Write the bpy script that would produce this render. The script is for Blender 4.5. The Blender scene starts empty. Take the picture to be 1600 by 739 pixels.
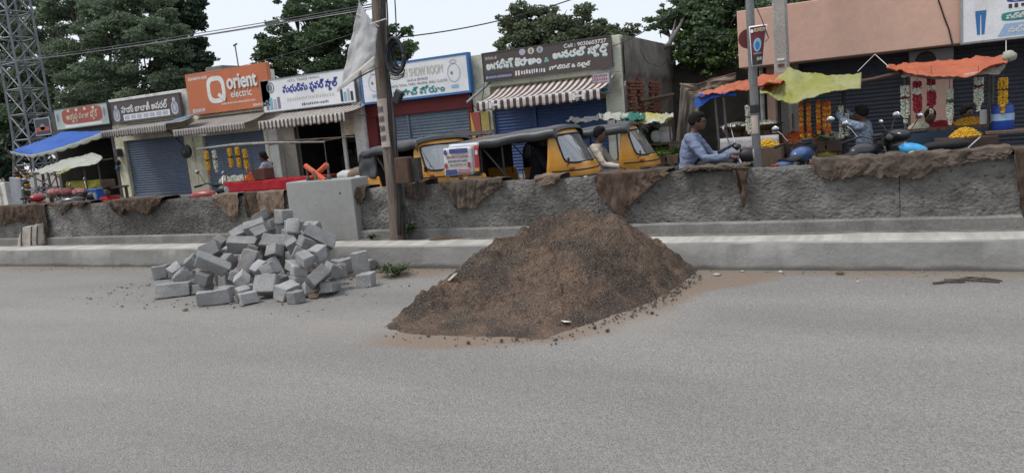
import bpy, bmesh, math, random
import numpy as np
from mathutils import Vector, Matrix, noise
random.seed(7)
RNG = np.random.default_rng(7)
R = math.radians
S = bpy.context.scene
COL = S.collection

# ------------------------------------------------------------------ camera
CAM_H = 1.6
YAW, PITCH, ROLL, FPX = R(27.0), R(8.4), R(5.2), 1164.0     # focal length in photo pixels (1600 wide)
_f = Vector((-math.sin(YAW) * math.cos(PITCH), math.cos(YAW) * math.cos(PITCH), -math.sin(PITCH)))
_r = _f.cross(Vector((0, 0, 1))).normalized()
_u = _r.cross(_f)
_r2 = _r * math.cos(ROLL) - _u * math.sin(ROLL)
_u2 = _u * math.cos(ROLL) + _r * math.sin(ROLL)
cam = bpy.data.cameras.new('camera')
cam_o = bpy.data.objects.new('camera', cam)
COL.objects.link(cam_o)
cam_o.matrix_world = Matrix(((_r2.x, _u2.x, -_f.x, 0), (_r2.y, _u2.y, -_f.y, 0), (_r2.z, _u2.z, -_f.z, CAM_H), (0, 0, 0, 1)))
cam.sensor_width = 36.0
cam.lens = 36.0 * FPX / 1600.0
cam.clip_end = 2000
cam.clip_start = 0.05
S.camera = cam_o

# ------------------------------------------------------------------ overcast sky and weak, wide sun
SUN_DIR = Vector((-0.55, -0.40, 1.2)).normalized()         # towards the sun
w = bpy.data.worlds.new('World'); S.world = w; w.use_nodes = True
nt = w.node_tree; nt.nodes.clear()
sky = nt.nodes.new('ShaderNodeTexSky'); sky.sky_type = 'NISHITA'; sky.sun_disc = False
sky.sun_elevation = math.asin(SUN_DIR.z); sky.sun_rotation = math.atan2(SUN_DIR.x, SUN_DIR.y)
sky.air_density = 1.0; sky.dust_density = 4.0; sky.ozone_density = 1.0
ovc = nt.nodes.new('ShaderNodeMix'); ovc.data_type = 'RGBA'
ovc.inputs['Factor'].default_value = 0.78
ovc.inputs['B'].default_value = (7.1, 7.5, 8.05, 1)          # even cloud layer
bg = nt.nodes.new('ShaderNodeBackground'); bg.inputs['Strength'].default_value = 0.1
wo = nt.nodes.new('ShaderNodeOutputWorld')
nt.links.new(sky.outputs[0], ovc.inputs['A']); nt.links.new(ovc.outputs['Result'], bg.inputs['Color'])
nt.links.new(bg.outputs[0], wo.inputs[0])
sun = bpy.data.lights.new('sun', 'SUN'); sun.energy = 1.5; sun.angle = R(14); sun.color = (1, 0.965, 0.91)
sun_o = bpy.data.objects.new('sun', sun); COL.objects.link(sun_o)
sun_o.rotation_euler = (-SUN_DIR).to_track_quat('-Z', 'Y').to_euler()
S.view_settings.view_transform = 'Standard'; S.view_settings.look = 'None'
S.view_settings.exposure = 0.5; S.view_settings.gamma = 1.0; S.view_settings.use_curve_mapping = False
S.render.engine = 'CYCLES'
S.cycles.max_bounces = 6; S.cycles.diffuse_bounces = 3; S.cycles.transparent_max_bounces = 8
S.cycles.use_denoising = True

# ------------------------------------------------------------------ where a spot of the photograph lies in the place
def ray(px, py):
    return _r2 * ((px - 800) / FPX) - _u2 * ((py - 369.5) / FPX) + _f
def at(px, py, Y):
    d = ray(px, py); t = Y / d.y
    return Vector((d.x * t, Y, CAM_H + d.z * t))
def gnd(px, py, z=0.0):
    d = ray(px, py); t = (z - CAM_H) / d.z
    return Vector((d.x * t, d.y * t, z))

# ------------------------------------------------------------------ materials
MATS = {}
def lin(c):
    if isinstance(c, str):
        c = c.lstrip('#'); c = [int(c[i:i + 2], 16) / 255 for i in (0, 2, 4)]
        return tuple(x / 12.92 if x <= 0.04045 else ((x + 0.055) / 1.055) ** 2.4 for x in c)
    return tuple(c)
def node(nt, t, **kw):
    n = nt.nodes.new(t)
    for k, v in kw.items():
        if k in n.inputs: n.inputs[k].default_value = v
        else: setattr(n, k, v)
    return n
def mixc(nt, fac, a, b, blend='MIX'):
    n = nt.nodes.new('ShaderNodeMix'); n.data_type = 'RGBA'; n.blend_type = blend
    for k, v in (('Factor', fac), ('A', a), ('B', b)):
        if hasattr(v, 'is_output'): nt.links.new(v, n.inputs[k])
        elif k == 'Factor': n.inputs[k].default_value = v
        else: n.inputs[k].default_value = (*v, 1)
    return n.outputs['Result']
def ramp(nt, src, lo, hi):
    n = nt.nodes.new('ShaderNodeMapRange'); n.inputs['From Min'].default_value = lo; n.inputs['From Max'].default_value = hi
    nt.links.new(src, n.inputs['Value']); return n.outputs['Result']
def mathn(nt, op, a, b=None):
    n = nt.nodes.new('ShaderNodeMath'); n.operation = op
    for i, v in enumerate((a, b)):
        if v is None: continue
        if hasattr(v, 'is_output'): nt.links.new(v, n.inputs[i])
        else: n.inputs[i].default_value = v
    return n.outputs[0]
def noisen(nt, vec, scale, detail=4, rough=0.55):
    n = node(nt, 'ShaderNodeTexNoise', Scale=scale, Detail=detail, Roughness=rough)
    nt.links.new(vec, n.inputs['Vector']); return n.outputs['Fac']
def base_mat(name):
    m = bpy.data.materials.new(name); m.use_nodes = True
    nt = m.node_tree; b = nt.nodes['Principled BSDF']
    g = nt.nodes.new('ShaderNodeNewGeometry')
    return m, nt, b, g
def bump(nt, b, src, strength, dist):
    n = nt.nodes.new('ShaderNodeBump'); n.inputs['Strength'].default_value = strength; n.inputs['Distance'].default_value = dist
    nt.links.new(src, n.inputs['Height']); nt.links.new(n.outputs[0], b.inputs['Normal'])
    return n
def mat(name, c, c2=None, scale=4.0, rough=0.8, metal=0.0, bmp=0.25, bscale=None, fine=0.12, stain=None, stain_amt=0.0, stain_scale=1.2, lo=0.35, hi=0.65, spec=0.5, coat=0.0, stretch=None):
    """general weathered surface: two tones, fine grain, an optional blotchy stain, bump"""
    if name in MATS: return MATS[name]
    c = lin(c); c2 = lin(c2) if c2 is not None else tuple(x * 0.75 for x in c)
    m, nt, b, g = base_mat(name)
    pos = g.outputs['Position']
    if stretch:
        mp = nt.nodes.new('ShaderNodeMapping'); mp.inputs['Scale'].default_value = stretch
        nt.links.new(pos, mp.inputs['Vector']); pos = mp.outputs[0]
    f = ramp(nt, noisen(nt, pos, scale, 5), lo, hi)
    col = mixc(nt, f, c2, c)
    if stain is not None:
        sf = mathn(nt, 'MULTIPLY', ramp(nt, noisen(nt, pos, stain_scale, 6, 0.65), 0.48, 0.68), stain_amt)
        col = mixc(nt, sf, col, lin(stain))
    fn = noisen(nt, pos, scale * 14, 3)
    if fine:
        k = nt.nodes.new('ShaderNodeMapRange'); k.inputs['To Min'].default_value = 1 - fine * 2; k.inputs['To Max'].default_value = 1 + fine * 2
        k.inputs['From Min'].default_value = 0.25; k.inputs['From Max'].default_value = 0.75
        nt.links.new(fn, k.inputs['Value'])
        cc = nt.nodes.new('ShaderNodeCombineColor')
        for i in range(3): nt.links.new(k.outputs[0], cc.inputs[i])
        col = mixc(nt, 1.0, col, cc.outputs[0], 'MULTIPLY')
    nt.links.new(col, b.inputs['Base Color'])
    b.inputs['Roughness'].default_value = rough; b.inputs['Metallic'].default_value = metal
    b.inputs['Specular IOR Level'].default_value = spec
    if coat: b.inputs['Coat Weight'].default_value = coat; b.inputs['Coat Roughness'].default_value = 0.15
    if bmp:
        bump(nt, b, noisen(nt, pos, bscale or scale * 6, 6, 0.6), bmp, 0.02)
    MATS[name] = m
    return m
def cloth(name, c, c2=None, rough=0.9, weave=0.2, thin=0.0, scale=6):
    if name in MATS: return MATS[name]
    m = mat(name, c, c2, scale=scale, rough=rough, bmp=weave, bscale=60, fine=0.06, spec=0.2)
    if thin:
        nt = m.node_tree; b = nt.nodes['Principled BSDF']; out = nt.nodes['Material Output']
        t = nt.nodes.new('ShaderNodeBsdfTranslucent'); mx = nt.nodes.new('ShaderNodeMixShader'); mx.inputs[0].default_value = thin
        src = b.inputs['Base Color'].links[0].from_socket
        nt.links.new(src, t.inputs['Color']); nt.links.new(b.outputs[0], mx.inputs[1]); nt.links.new(t.outputs[0], mx.inputs[2])
        nt.links.new(mx.outputs[0], out.inputs['Surface'])
    return m
def stripes(name, ca, cb, period, duty=0.5, rough=0.75, dirt='#5a5048'):
    """awning cloth: printed stripes across x"""
    m, nt, b, g = base_mat(name)
    sx = nt.nodes.new('ShaderNodeSeparateXYZ'); nt.links.new(g.outputs['Position'], sx.inputs[0])
    fr = mathn(nt, 'FRACT', mathn(nt, 'DIVIDE', sx.outputs[0], period))
    col = mixc(nt, mathn(nt, 'GREATER_THAN', fr, duty), lin(ca), lin(cb))
    d = mathn(nt, 'MULTIPLY', ramp(nt, noisen(nt, g.outputs['Position'], 3, 6, 0.65), 0.4, 0.75), 0.55)
    col = mixc(nt, d, col, lin(dirt))
    nt.links.new(col, b.inputs['Base Color']); b.inputs['Roughness'].default_value = rough
    bump(nt, b, noisen(nt, g.outputs['Position'], 14, 4), 0.25, 0.02)
    MATS[name] = m; return m
def glass_mat(name, tint=(0.75, 0.8, 0.82), opacity=0.3):
    m = bpy.data.materials.new(name); m.use_nodes = True; nt = m.node_tree; nt.nodes.remove(nt.nodes['Principled BSDF'])
    t = node(nt, 'ShaderNodeBsdfTransparent'); t.inputs[0].default_value = (*tint, 1)
    gl = node(nt, 'ShaderNodeBsdfGlossy', Roughness=0.06); gl.inputs[0].default_value = (0.9, 0.92, 0.95, 1)
    df = node(nt, 'ShaderNodeBsdfDiffuse'); df.inputs[0].default_value = (0.35, 0.36, 0.36, 1)
    fr = node(nt, 'ShaderNodeFresnel', IOR=1.5)
    k = mathn(nt, 'ADD', fr.outputs[0], opacity * 0.5)
    m1 = nt.nodes.new('ShaderNodeMixShader'); nt.links.new(k, m1.inputs[0]); nt.links.new(t.outputs[0], m1.inputs[1]); nt.links.new(gl.outputs[0], m1.inputs[2])
    m2 = nt.nodes.new('ShaderNodeMixShader'); m2.inputs[0].default_value = opacity * 0.5
    nt.links.new(m1.outputs[0], m2.inputs[1]); nt.links.new(df.outputs[0], m2.inputs[2])
    nt.links.new(m2.outputs[0], nt.nodes['Material Output'].inputs['Surface'])
    MATS[name] = m; return m
def leafmat(name, dark, light, trans=0.25, rough=0.55):
    m, nt, b, g = base_mat(name)
    n = ramp(nt, noisen(nt, g.outputs['Position'], 0.9, 3), 0.3, 0.7)
    f = mathn(nt, 'ADD', mathn(nt, 'MULTIPLY', g.outputs['Random Per Island'], 0.6), mathn(nt, 'MULTIPLY', n, 0.4))
    col = mixc(nt, f, lin(dark), lin(light))
    nt.links.new(col, b.inputs['Base Color']); b.inputs['Roughness'].default_value = rough; b.inputs['Specular IOR Level'].default_value = 0.3
    t = nt.nodes.new('ShaderNodeBsdfTranslucent'); nt.links.new(col, t.inputs['Color'])
    mx = nt.nodes.new('ShaderNodeMixShader'); mx.inputs[0].default_value = trans
    nt.links.new(b.outputs[0], mx.inputs[1]); nt.links.new(t.outputs[0], mx.inputs[2])
    nt.links.new(mx.outputs[0], nt.nodes['Material Output'].inputs['Surface'])
    MATS[name] = m; return m

# ------------------------------------------------------------------ mesh builder
def shell(bm, t):
    """give a sheet a real thickness: offset copy along the vertex normals, rim closed"""
    bm.normal_update(); vs = bm.verts[:]; fs = bm.faces[:]; es = [e for e in bm.edges if e.is_boundary]
    mp = {v: bm.verts.new(v.co - v.normal * t) for v in vs}
    rim = []
    for e in es:
        l = e.link_loops[0]; rim.append((l.vert, l.link_loop_next.vert))
    for f in fs:
        bm.faces.new([mp[v] for v in reversed(f.verts)])
    for a, b in rim:
        bm.faces.new((b, a, mp[a], mp[b]))
class MB:
    def __init__(s, off=None):
        s.v = []; s.f = []
        s.off = Vector(off.location) if isinstance(off, bpy.types.Object) else Vector(off or (0, 0, 0))
    def add(s, vs, fs):
        k = len(s.v); s.v += [tuple(p) for p in vs]; s.f += [tuple(i + k for i in f) for f in fs]; return s
    def box(s, a, b, rot=None, piv=None):
        x0, y0, z0 = a; x1, y1, z1 = b
        vs = [Vector(p) for p in ((x0, y0, z0), (x1, y0, z0), (x1, y1, z0), (x0, y1, z0), (x0, y0, z1), (x1, y0, z1), (x1, y1, z1), (x0, y1, z1))]
        if rot is not None:
            c = Vector(piv) if piv is not None else sum(vs, Vector()) / 8
            vs = [rot @ (p - c) + c for p in vs]
        return s.add(vs, [(0, 3, 2, 1), (4, 5, 6, 7), (0, 1, 5, 4), (1, 2, 6, 5), (2, 3, 7, 6), (3, 0, 4, 7)])
    def cbox(s, c, size, rot=None):
        c = Vector(c); h = Vector(size) / 2
        return s.box(c - h, c + h, rot)
    def tube(s, pts, r, n=8, cap=True, flat=1.0):
        pts = [Vector(p) for p in pts]; k = len(pts)
        rs = [r] * k if not hasattr(r, '__len__') else list(r)
        vs = []; prev = None
        for i, p in enumerate(pts):
            d = (pts[min(i + 1, k - 1)] - pts[max(i - 1, 0)]).normalized()
            if prev is None:
                a = Vector((0, 0, 1)) if abs(d.z) < 0.9 else Vector((1, 0, 0))
                e1 = d.cross(a).normalized()
            else:
                e1 = (prev - d * prev.dot(d)).normalized()
            prev = e1; e2 = d.cross(e1)
            for j in range(n):
                t = 2 * math.pi * j / n
                vs.append(p + e1 * (math.cos(t) * rs[i]) + e2 * (math.sin(t) * rs[i] * flat))
        fs = [(i * n + j, i * n + (j + 1) % n, (i + 1) * n + (j + 1) % n, (i + 1) * n + j) for i in range(k - 1) for j in range(n)]
        if cap: fs += [tuple(range(n))[::-1], tuple((k - 1) * n + j for j in range(n))]
        return s.add(vs, fs)
    def prism(s, poly, a, b, axis='y'):
        n = len(poly)
        def P(u, v, w): return (u, w, v) if axis == 'y' else ((w, u, v) if axis == 'x' else (u, v, w))
        vs = [P(u, v, a) for u, v in poly] + [P(u, v, b) for u, v in poly]
        return s.add(vs, [tuple(range(n)), tuple(range(2 * n - 1, n - 1, -1))] + [(i, i + n, (i + 1) % n + n, (i + 1) % n) for i in range(n)])
    def lathe(s, prof, n=16, c=(0, 0, 0), axis='z', cap=True):
        c = Vector(c); vs = []
        for r, z in prof:
            for j in range(n):
                t = 2 * math.pi * j / n; a, b = r * math.cos(t), r * math.sin(t)
                vs.append(c + Vector({'z': (a, b, z), 'y': (a, z, b), 'x': (z, a, b)}[axis]))
        k = len(prof)
        fs = [(i * n + j, i * n + (j + 1) % n, (i + 1) * n + (j + 1) % n, (i + 1) * n + j) for i in range(k - 1) for j in range(n)]
        if cap: fs += [tuple(range(n))[::-1], tuple((k - 1) * n + j for j in range(n))]
        return s.add(vs, fs)
    def ell(s, c, r, nu=10, nv=7, rot=None, jit=0.0):
        c = Vector(c); r = r if hasattr(r, '__len__') else (r, r, r)
        vs = []
        for i in range(nv + 1):
            ph = math.pi * i / nv
            for j in range(nu):
                t = 2 * math.pi * j / nu
                p = Vector((math.sin(ph) * math.cos(t) * r[0], math.sin(ph) * math.sin(t) * r[1], math.cos(ph) * r[2]))
                if jit: p *= 1 + random.uniform(-jit, jit)
                vs.append(c + (rot @ p if rot else p))
        fs = [(i * nu + j, (i + 1) * nu + j, (i + 1) * nu + (j + 1) % nu, i * nu + (j + 1) % nu) for i in range(nv) for j in range(nu)]
        return s.add(vs, fs)
    def grid(s, fn, nu, nv, wrap=False):
        vs = [fn(i / (nu - 1) if nu > 1 else 0, j / (nv - 1) if nv > 1 else 0) for i in range(nu) for j in range(nv)]
        fs = [(i * nv + j, (i + 1) * nv + j, (i + 1) * nv + j + 1, i * nv + j + 1) for i in range(nu - 1) for j in range(nv - 1)]
        if wrap: fs += [((nu - 1) * nv + j, j, j + 1, (nu - 1) * nv + j + 1) for j in range(nv - 1)]
        return s.add(vs, fs)
    def mesh(s, name, m=None, smooth=False, bevel=0.0, weld=False, seg=1, thick=0.0):
        me = bpy.data.meshes.new(name)
        o = s.off
        me.from_pydata([(p[0] - o.x, p[1] - o.y, p[2] - o.z) for p in s.v], [], s.f)
        if bevel or weld or thick:
            bm = bmesh.new(); bm.from_mesh(me)
            if weld: bmesh.ops.remove_doubles(bm, verts=bm.verts, dist=1e-4)
            if thick:
                bmesh.ops.recalc_face_normals(bm, faces=bm.faces)
                shell(bm, thick)
            if bevel:
                es = [e for e in bm.edges if len(e.link_faces) == 2 and e.calc_face_angle(0) > 0.6]
                bmesh.ops.bevel(bm, geom=es, offset=bevel, segments=seg, affect='EDGES', profile=0.6, clamp_overlap=True)
            bmesh.ops.recalc_face_normals(bm, faces=bm.faces)
            bm.to_mesh(me); bm.free()
        if smooth:
            me.polygons.foreach_set('use_smooth', [True] * len(me.polygons))
            if smooth != 'all':
                try: me.set_sharp_from_angle(angle=R(40))
                except Exception: pass
        me.update()
        if m is not None: me.materials.append(m)
        return me
    def build(s, name, m, parent=None, **kw):
        return link(name, s.mesh(name, m, **kw), parent)
def link(name, me, parent=None):
    o = bpy.data.objects.new(name, me); COL.objects.link(o)
    if parent is not None: o.parent = parent
    return o
def tag(o, label, cat, group=None, kind=None):
    if label: o['label'] = label
    if cat: o['category'] = cat
    if group: o['group'] = group
    if kind: o['kind'] = kind
    return o
def thing(name, label, cat, loc=(0, 0, 0), rz=0.0, group=None, kind=None):
    o = bpy.data.objects.new(name, None); COL.objects.link(o)
    o.location = loc; o.rotation_euler = (0, 0, rz); o.empty_display_size = 0.1
    return tag(o, label, cat, group, kind)
def solo(name, label, cat, m, material, base=None, group=None, kind=None, **kw):
    """a thing that is one mesh, its origin at its base"""
    if base is not None: m.off = Vector(base)
    o = m.build(name, material, None, **kw)
    if base is not None: o.location = base
    return tag(o, label, cat, group, kind)
def copy_tree(o, parent=None):
    c = o.copy(); COL.objects.link(c); c.parent = parent
    for ch in list(o.children): copy_tree(ch, c)
    return c
def fbm(x, y, z=0.0, oct=4, h=0.9):
    return noise.fractal(Vector((x, y, z)), h, 2.0, oct)
def sm(a, b, x):
    t = min(1, max(0, (x - a) / (b - a))); return t * t * (3 - 2 * t)
def apply_mod(o, **mods):
    """evaluate an object's modifiers into a plain mesh"""
    dg = bpy.context.evaluated_depsgraph_get(); dg.update()
    me = bpy.data.meshes.new_from_object(o.evaluated_get(dg)); return me
# lettering: flat print (or raised letters) on the plane y = Y, facing -y
def text_geo(body, res=4):
    if body.startswith('#'):                          # print too small or blurred to read: broken dashes
        rb_ = random.Random(len(body) * 7 + 1); x = 0.0; vs, fs = [], []
        for _ in range(int(body[1:]) * 3):
            w_ = rb_.uniform(.25, .75); z0, z1 = rb_.uniform(0, .15), rb_.uniform(.75, 1)
            k = len(vs); vs += [(x, z0), (x + w_ * .7, z0), (x + w_ * .7, z1), (x, z1)]; fs.append((k, k + 1, k + 2, k + 3)); x += w_ + rb_.uniform(.12, .3)
        return vs, fs
    c = bpy.data.curves.new('t', 'FONT'); c.body = body; c.size = 1.0; c.resolution_u = res
    o = bpy.data.objects.new('t', c); COL.objects.link(o)
    dg = bpy.context.evaluated_depsgraph_get(); dg.update()
    me = bpy.data.meshes.new_from_object(o.evaluated_get(dg))
    vs = [(v.co.x, v.co.y) for v in me.vertices]; fs = [tuple(p.vertices) for p in me.polygons]
    bpy.data.objects.remove(o); bpy.data.curves.remove(c); bpy.data.meshes.remove(me)
    return vs, fs
def text_geo_sub(body, subs):
    """subs: (prefix, letter) puts a small letter under the end of the prefix (conjunct consonants)"""
    vs, fs = text_geo(body)
    for pre, ch in subs:
        pv, _ = text_geo(pre); xe = max(p[0] for p in pv)
        sv, sf = text_geo(ch); x0 = min(p[0] for p in sv); x1 = max(p[0] for p in sv); y1 = max(p[1] for p in sv)
        k = len(vs); sc = 0.55
        vs = vs + [(xe - 0.12 - (x1 - x) * sc, (y - y1) * sc - 0.03) for x, y in sv]; fs = fs + [tuple(i + k for i in f) for f in sf]
    return vs, fs
def txt(parent, body, x0, x1, z0, z1, Y, material, name='lettering', bold=0.0, subs=(), shear=0.0, xf=None, depth=0.0):
    vs, fs = text_geo_sub(body, subs)
    ax0 = min(p[0] for p in vs); ax1 = max(p[0] for p in vs); ay0 = min(p[1] for p in vs); ay1 = max(p[1] for p in vs)
    m = MB(parent)
    dl = [(0, 0)] if not bold or body.startswith('#') else [(-bold, 0), (bold, 0), (0, bold), (0, -bold)]
    for k, (dx, dz) in enumerate(dl):
        out = []
        for x, y in vs:
            u = (x - ax0) / (ax1 - ax0); v = (y - ay0) / (ay1 - ay0)
            p = (x0 + (x1 - x0) * u + dx + shear * v, Y - 0.0006 * k, z0 + (z1 - z0) * v + dz)
            out.append(xf(p) if xf else p)
        m.add(out, fs)
    return m.build(name, material, parent, **({'thick': depth} if depth else {}))
# ================================================================== ground, road, kerb
def road_mat(name, c, c2, dirt_y=None, spill=False):
    m, nt, b, g = base_mat(name); pos = g.outputs['Position']
    mp = nt.nodes.new('ShaderNodeMapping'); mp.inputs['Scale'].default_value = (0.25, 1.0, 1.0); nt.links.new(pos, mp.inputs['Vector'])
    big = ramp(nt, noisen(nt, mp.outputs[0], 0.75, 5, 0.55), 0.36, 0.64)
    col = mixc(nt, big, lin(c2), lin(c))
    v = node(nt, 'ShaderNodeTexVoronoi', Scale=110.0); nt.links.new(pos, v.inputs['Vector'])      # aggregate
    agg = ramp(nt, v.outputs['Color'], 0.0, 1.0)
    k = nt.nodes.new('ShaderNodeMapRange'); k.inputs['To Min'].default_value = 0.64; k.inputs['To Max'].default_value = 1.38
    nt.links.new(v.outputs['Color'], k.inputs['Value'])
    cc = nt.nodes.new('ShaderNodeCombineColor')
    for i in range(3): nt.links.new(k.outputs[0], cc.inputs[i])
    col = mixc(nt, 1.0, col, cc.outputs[0], 'MULTIPLY')
    v2 = node(nt, 'ShaderNodeTexVoronoi', Scale=26.0); nt.links.new(pos, v2.inputs['Vector'])
    pit = ramp(nt, v2.outputs['Distance'], 0.0, 0.13)
    pit = mathn(nt, 'MAXIMUM', pit, ramp(nt, noisen(nt, pos, 1.7, 3), 0.75, 0.35))
    col = mixc(nt, pit, tuple(x * 0.38 for x in lin(c2)), col)
    fine = ramp(nt, noisen(nt, pos, 38, 4, 0.7), 0.3, 0.7)
    col = mixc(nt, mathn(nt, 'MULTIPLY', fine, 0.22), col, tuple(x * 1.5 for x in lin(c)))
    if dirt_y:
        sx = nt.nodes.new('ShaderNodeSeparateXYZ'); nt.links.new(pos, sx.inputs[0])
        edge = ramp(nt, sx.outputs[1], dirt_y[0], dirt_y[1])
        n1 = noisen(nt, mp.outputs[0], 2.6, 6, 0.62)
        df = ramp(nt, mathn(nt, 'ADD', edge, mathn(nt, 'MULTIPLY', mathn(nt, 'SUBTRACT', n1, 0.5), 1.5)), 0.42, 0.8)
        sand = mixc(nt, ramp(nt, noisen(nt, pos, 60, 3), 0.3, 0.7), (0.17, 0.135, 0.105), (0.27, 0.22, 0.175))
        col = mixc(nt, mathn(nt, 'MULTIPLY', df, 0.85), col, sand)
    if spill:                                                     # sand and dust washed out of the heap and blown along the road
        n3 = mathn(nt, 'MULTIPLY', mathn(nt, 'SUBTRACT', noisen(nt, pos, 3.2, 6, 0.65), 0.5), 0.9)
        for (px0, py0), (px1, py1), rad, amt, tone in (((618, 528), (800, 528), .34, .95, 0), ((800, 524), (930, 512), .3, .9, 0), ((930, 508), (1090, 440), .34, .85, 0), ((1060, 450), (1190, 432), .3, .9, 0), ((430, 515), (600, 520), .42, .35, 1), ((960, 520), (1060, 490), .4, .4, 1), ((560, 430), (690, 425), .35, .7, 0), ((200, 480), (420, 500), .5, .25, 1)):
            a_, b_2 = gnd(px0, py0), gnd(px1, py1); d_ = b_2 - a_; L_ = d_.length
            mp3 = nt.nodes.new('ShaderNodeMapping'); mp3.vector_type = 'TEXTURE'; mp3.inputs['Location'].default_value = (a_ + b_2) / 2; mp3.inputs['Rotation'].default_value = (0, 0, math.atan2(d_.y, d_.x)); mp3.inputs['Scale'].default_value = (L_ / 2 + rad, rad, 1)
            nt.links.new(pos, mp3.inputs['Vector']); ln = nt.nodes.new('ShaderNodeVectorMath'); ln.operation = 'LENGTH'; nt.links.new(mp3.outputs[0], ln.inputs[0])
            k_ = ramp(nt, mathn(nt, 'ADD', ln.outputs['Value'], n3), 1.05, .62 if tone == 0 else .2)
            sandc = mixc(nt, ramp(nt, noisen(nt, pos, 70, 3), 0.3, 0.7), (0.185, 0.14, 0.105), (0.26, 0.2, 0.152)) if tone == 0 else mixc(nt, 0.5, (0.3, 0.275, 0.25), (0.33, 0.3, 0.27))
            col = mixc(nt, mathn(nt, 'MULTIPLY', k_, amt), col, sandc)
    nt.links.new(col, b.inputs['Base Color']); b.inputs['Roughness'].default_value = 0.88; b.inputs['Specular IOR Level'].default_value = 0.35
    h = mathn(nt, 'ADD', mathn(nt, 'MULTIPLY', v.outputs['Distance'], -0.8), mathn(nt, 'MULTIPLY', noisen(nt, pos, 20, 5, 0.7), 0.8))
    bump(nt, b, h, 0.8, 0.014)
    MATS[name] = m; return m
M_ground = mat('dusty_earth', (0.2, 0.17, 0.135), (0.13, 0.115, 0.095), scale=0.8, rough=0.95, bmp=0.5, bscale=12)
M_road = road_mat('worn_asphalt', (0.252, 0.24, 0.226), (0.185, 0.178, 0.169), (6.75, 7.45), spill=True)
M_road2 = road_mat('service_road_asphalt', (0.13, 0.125, 0.118), (0.09, 0.087, 0.082))
def sheet(name, x0, x1, y0, y1, z, m, kind='structure'):
    o = MB().add([(x0, y0, z), (x1, y0, z), (x1, y1, z), (x0, y1, z)], [(0, 1, 2, 3)]).build(name, m); o['kind'] = kind; return o
sheet('ground', -700, 700, -500, 900, -0.16, M_ground)
# the near road: one sheet with the faint swell of a patched surface
def road_fn(u, v):
    x = -80 + 120 * u; y = -30 + 37.5 * v
    return (x, y, 0.006 * noise.noise(Vector((x * 0.5, y * 0.8, 0))) if y < 7.2 else 0.0)
o = MB().grid(road_fn, 121, 60).build('road', M_road, smooth='all'); o['kind'] = 'structure'
sheet('service_road', -80, 40, 8.1, 15.6, -0.1, M_road2)

def kerb_mat():
    m, nt, b, g = base_mat('cast_kerb'); pos = g.outputs['Position']
    f = ramp(nt, noisen(nt, pos, 1.3, 6, 0.65), 0.3, 0.7)
    side = mixc(nt, f, (0.21, 0.207, 0.195), (0.315, 0.31, 0.295))
    mp = nt.nodes.new('ShaderNodeMapping'); mp.inputs['Scale'].default_value = (4, 1, 0.5); nt.links.new(pos, mp.inputs['Vector'])
    streak = mathn(nt, 'MULTIPLY', ramp(nt, noisen(nt, mp.outputs[0], 1.4, 5, 0.7), 0.52, 0.75), 0.5)
    side = mixc(nt, streak, side, (0.12, 0.115, 0.105))
    sx = nt.nodes.new('ShaderNodeSeparateXYZ'); nt.links.new(pos, sx.inputs[0])
    low = ramp(nt, mathn(nt, 'ADD', sx.outputs[2], mathn(nt, 'MULTIPLY', mathn(nt, 'SUBTRACT', noisen(nt, pos, 2.2, 5), 0.5), 0.09)), 0.055, 0.015)
    side = mixc(nt, mathn(nt, 'MULTIPLY', low, 0.75), side, (0.07, 0.065, 0.06))      # splash dirt at the foot
    mp2 = nt.nodes.new('ShaderNodeMapping'); mp2.inputs['Rotation'].default_value = (0, 0, R(42)); mp2.inputs['Scale'].default_value = (1, 0.12, 1); nt.links.new(pos, mp2.inputs['Vector'])
    wear = ramp(nt, noisen(nt, mp2.outputs[0], 5.0, 4, 0.6), 0.42, 0.58)
    top = mixc(nt, wear, (0.33, 0.318, 0.295), (0.45, 0.432, 0.4))
    gn = nt.nodes.new('ShaderNodeSeparateXYZ'); nt.links.new(g.outputs['True Normal'], gn.inputs[0])
    col = mixc(nt, mathn(nt, 'GREATER_THAN', gn.outputs[2], 0.8), side, top)
    nt.links.new(col, b.inputs['Base Color']); b.inputs['Roughness'].default_value = 0.9; b.inputs['Specular IOR Level'].default_value = 0.25
    bump(nt, b, noisen(nt, pos, 11, 7, 0.65), 0.45, 0.03); return m
M_kerb = kerb_mat()
def kerb_prof(x):
    j = lambda a, k: a * fbm(x * 1.7, k * 7.3, 0.3)
    return [(7.40 + j(.012, 1), -0.02), (7.405 + j(.012, 1), 0.12), (7.412 + j(.012, 2), 0.262 + j(.008, 4)), (7.428 + j(.01, 2), 0.278 + j(.008, 4)), (7.60, 0.284 + j(.006, 5)), (7.76, 0.285 + j(.008, 5)), (7.765, 0.1)]
xs = [-60 + i * 0.12 for i in range(int(75 / 0.12))]
m = MB(); pr = [kerb_prof(x) for x in xs]
m.grid(lambda u, v: (xs[round(u * (len(xs) - 1))], *pr[round(u * (len(xs) - 1))][round(v * 6)]), len(xs), 7)
o = m.build('kerb', M_kerb, smooth=True); o['kind'] = 'structure'
M_fill = mat('rubble_soil', (0.2, 0.185, 0.165), (0.12, 0.11, 0.1), scale=9, rough=0.95, bmp=0.8, bscale=25)
m = MB().grid(lambda u, v: (-60 + 75 * u, 7.75 + 0.28 * v, 0.272 + 0.016 * fbm((-60 + 75 * u) * 5, v * 2)), 700, 4)
o = m.build('soil_strip', M_fill, smooth='all'); o['kind'] = 'structure'

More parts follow.
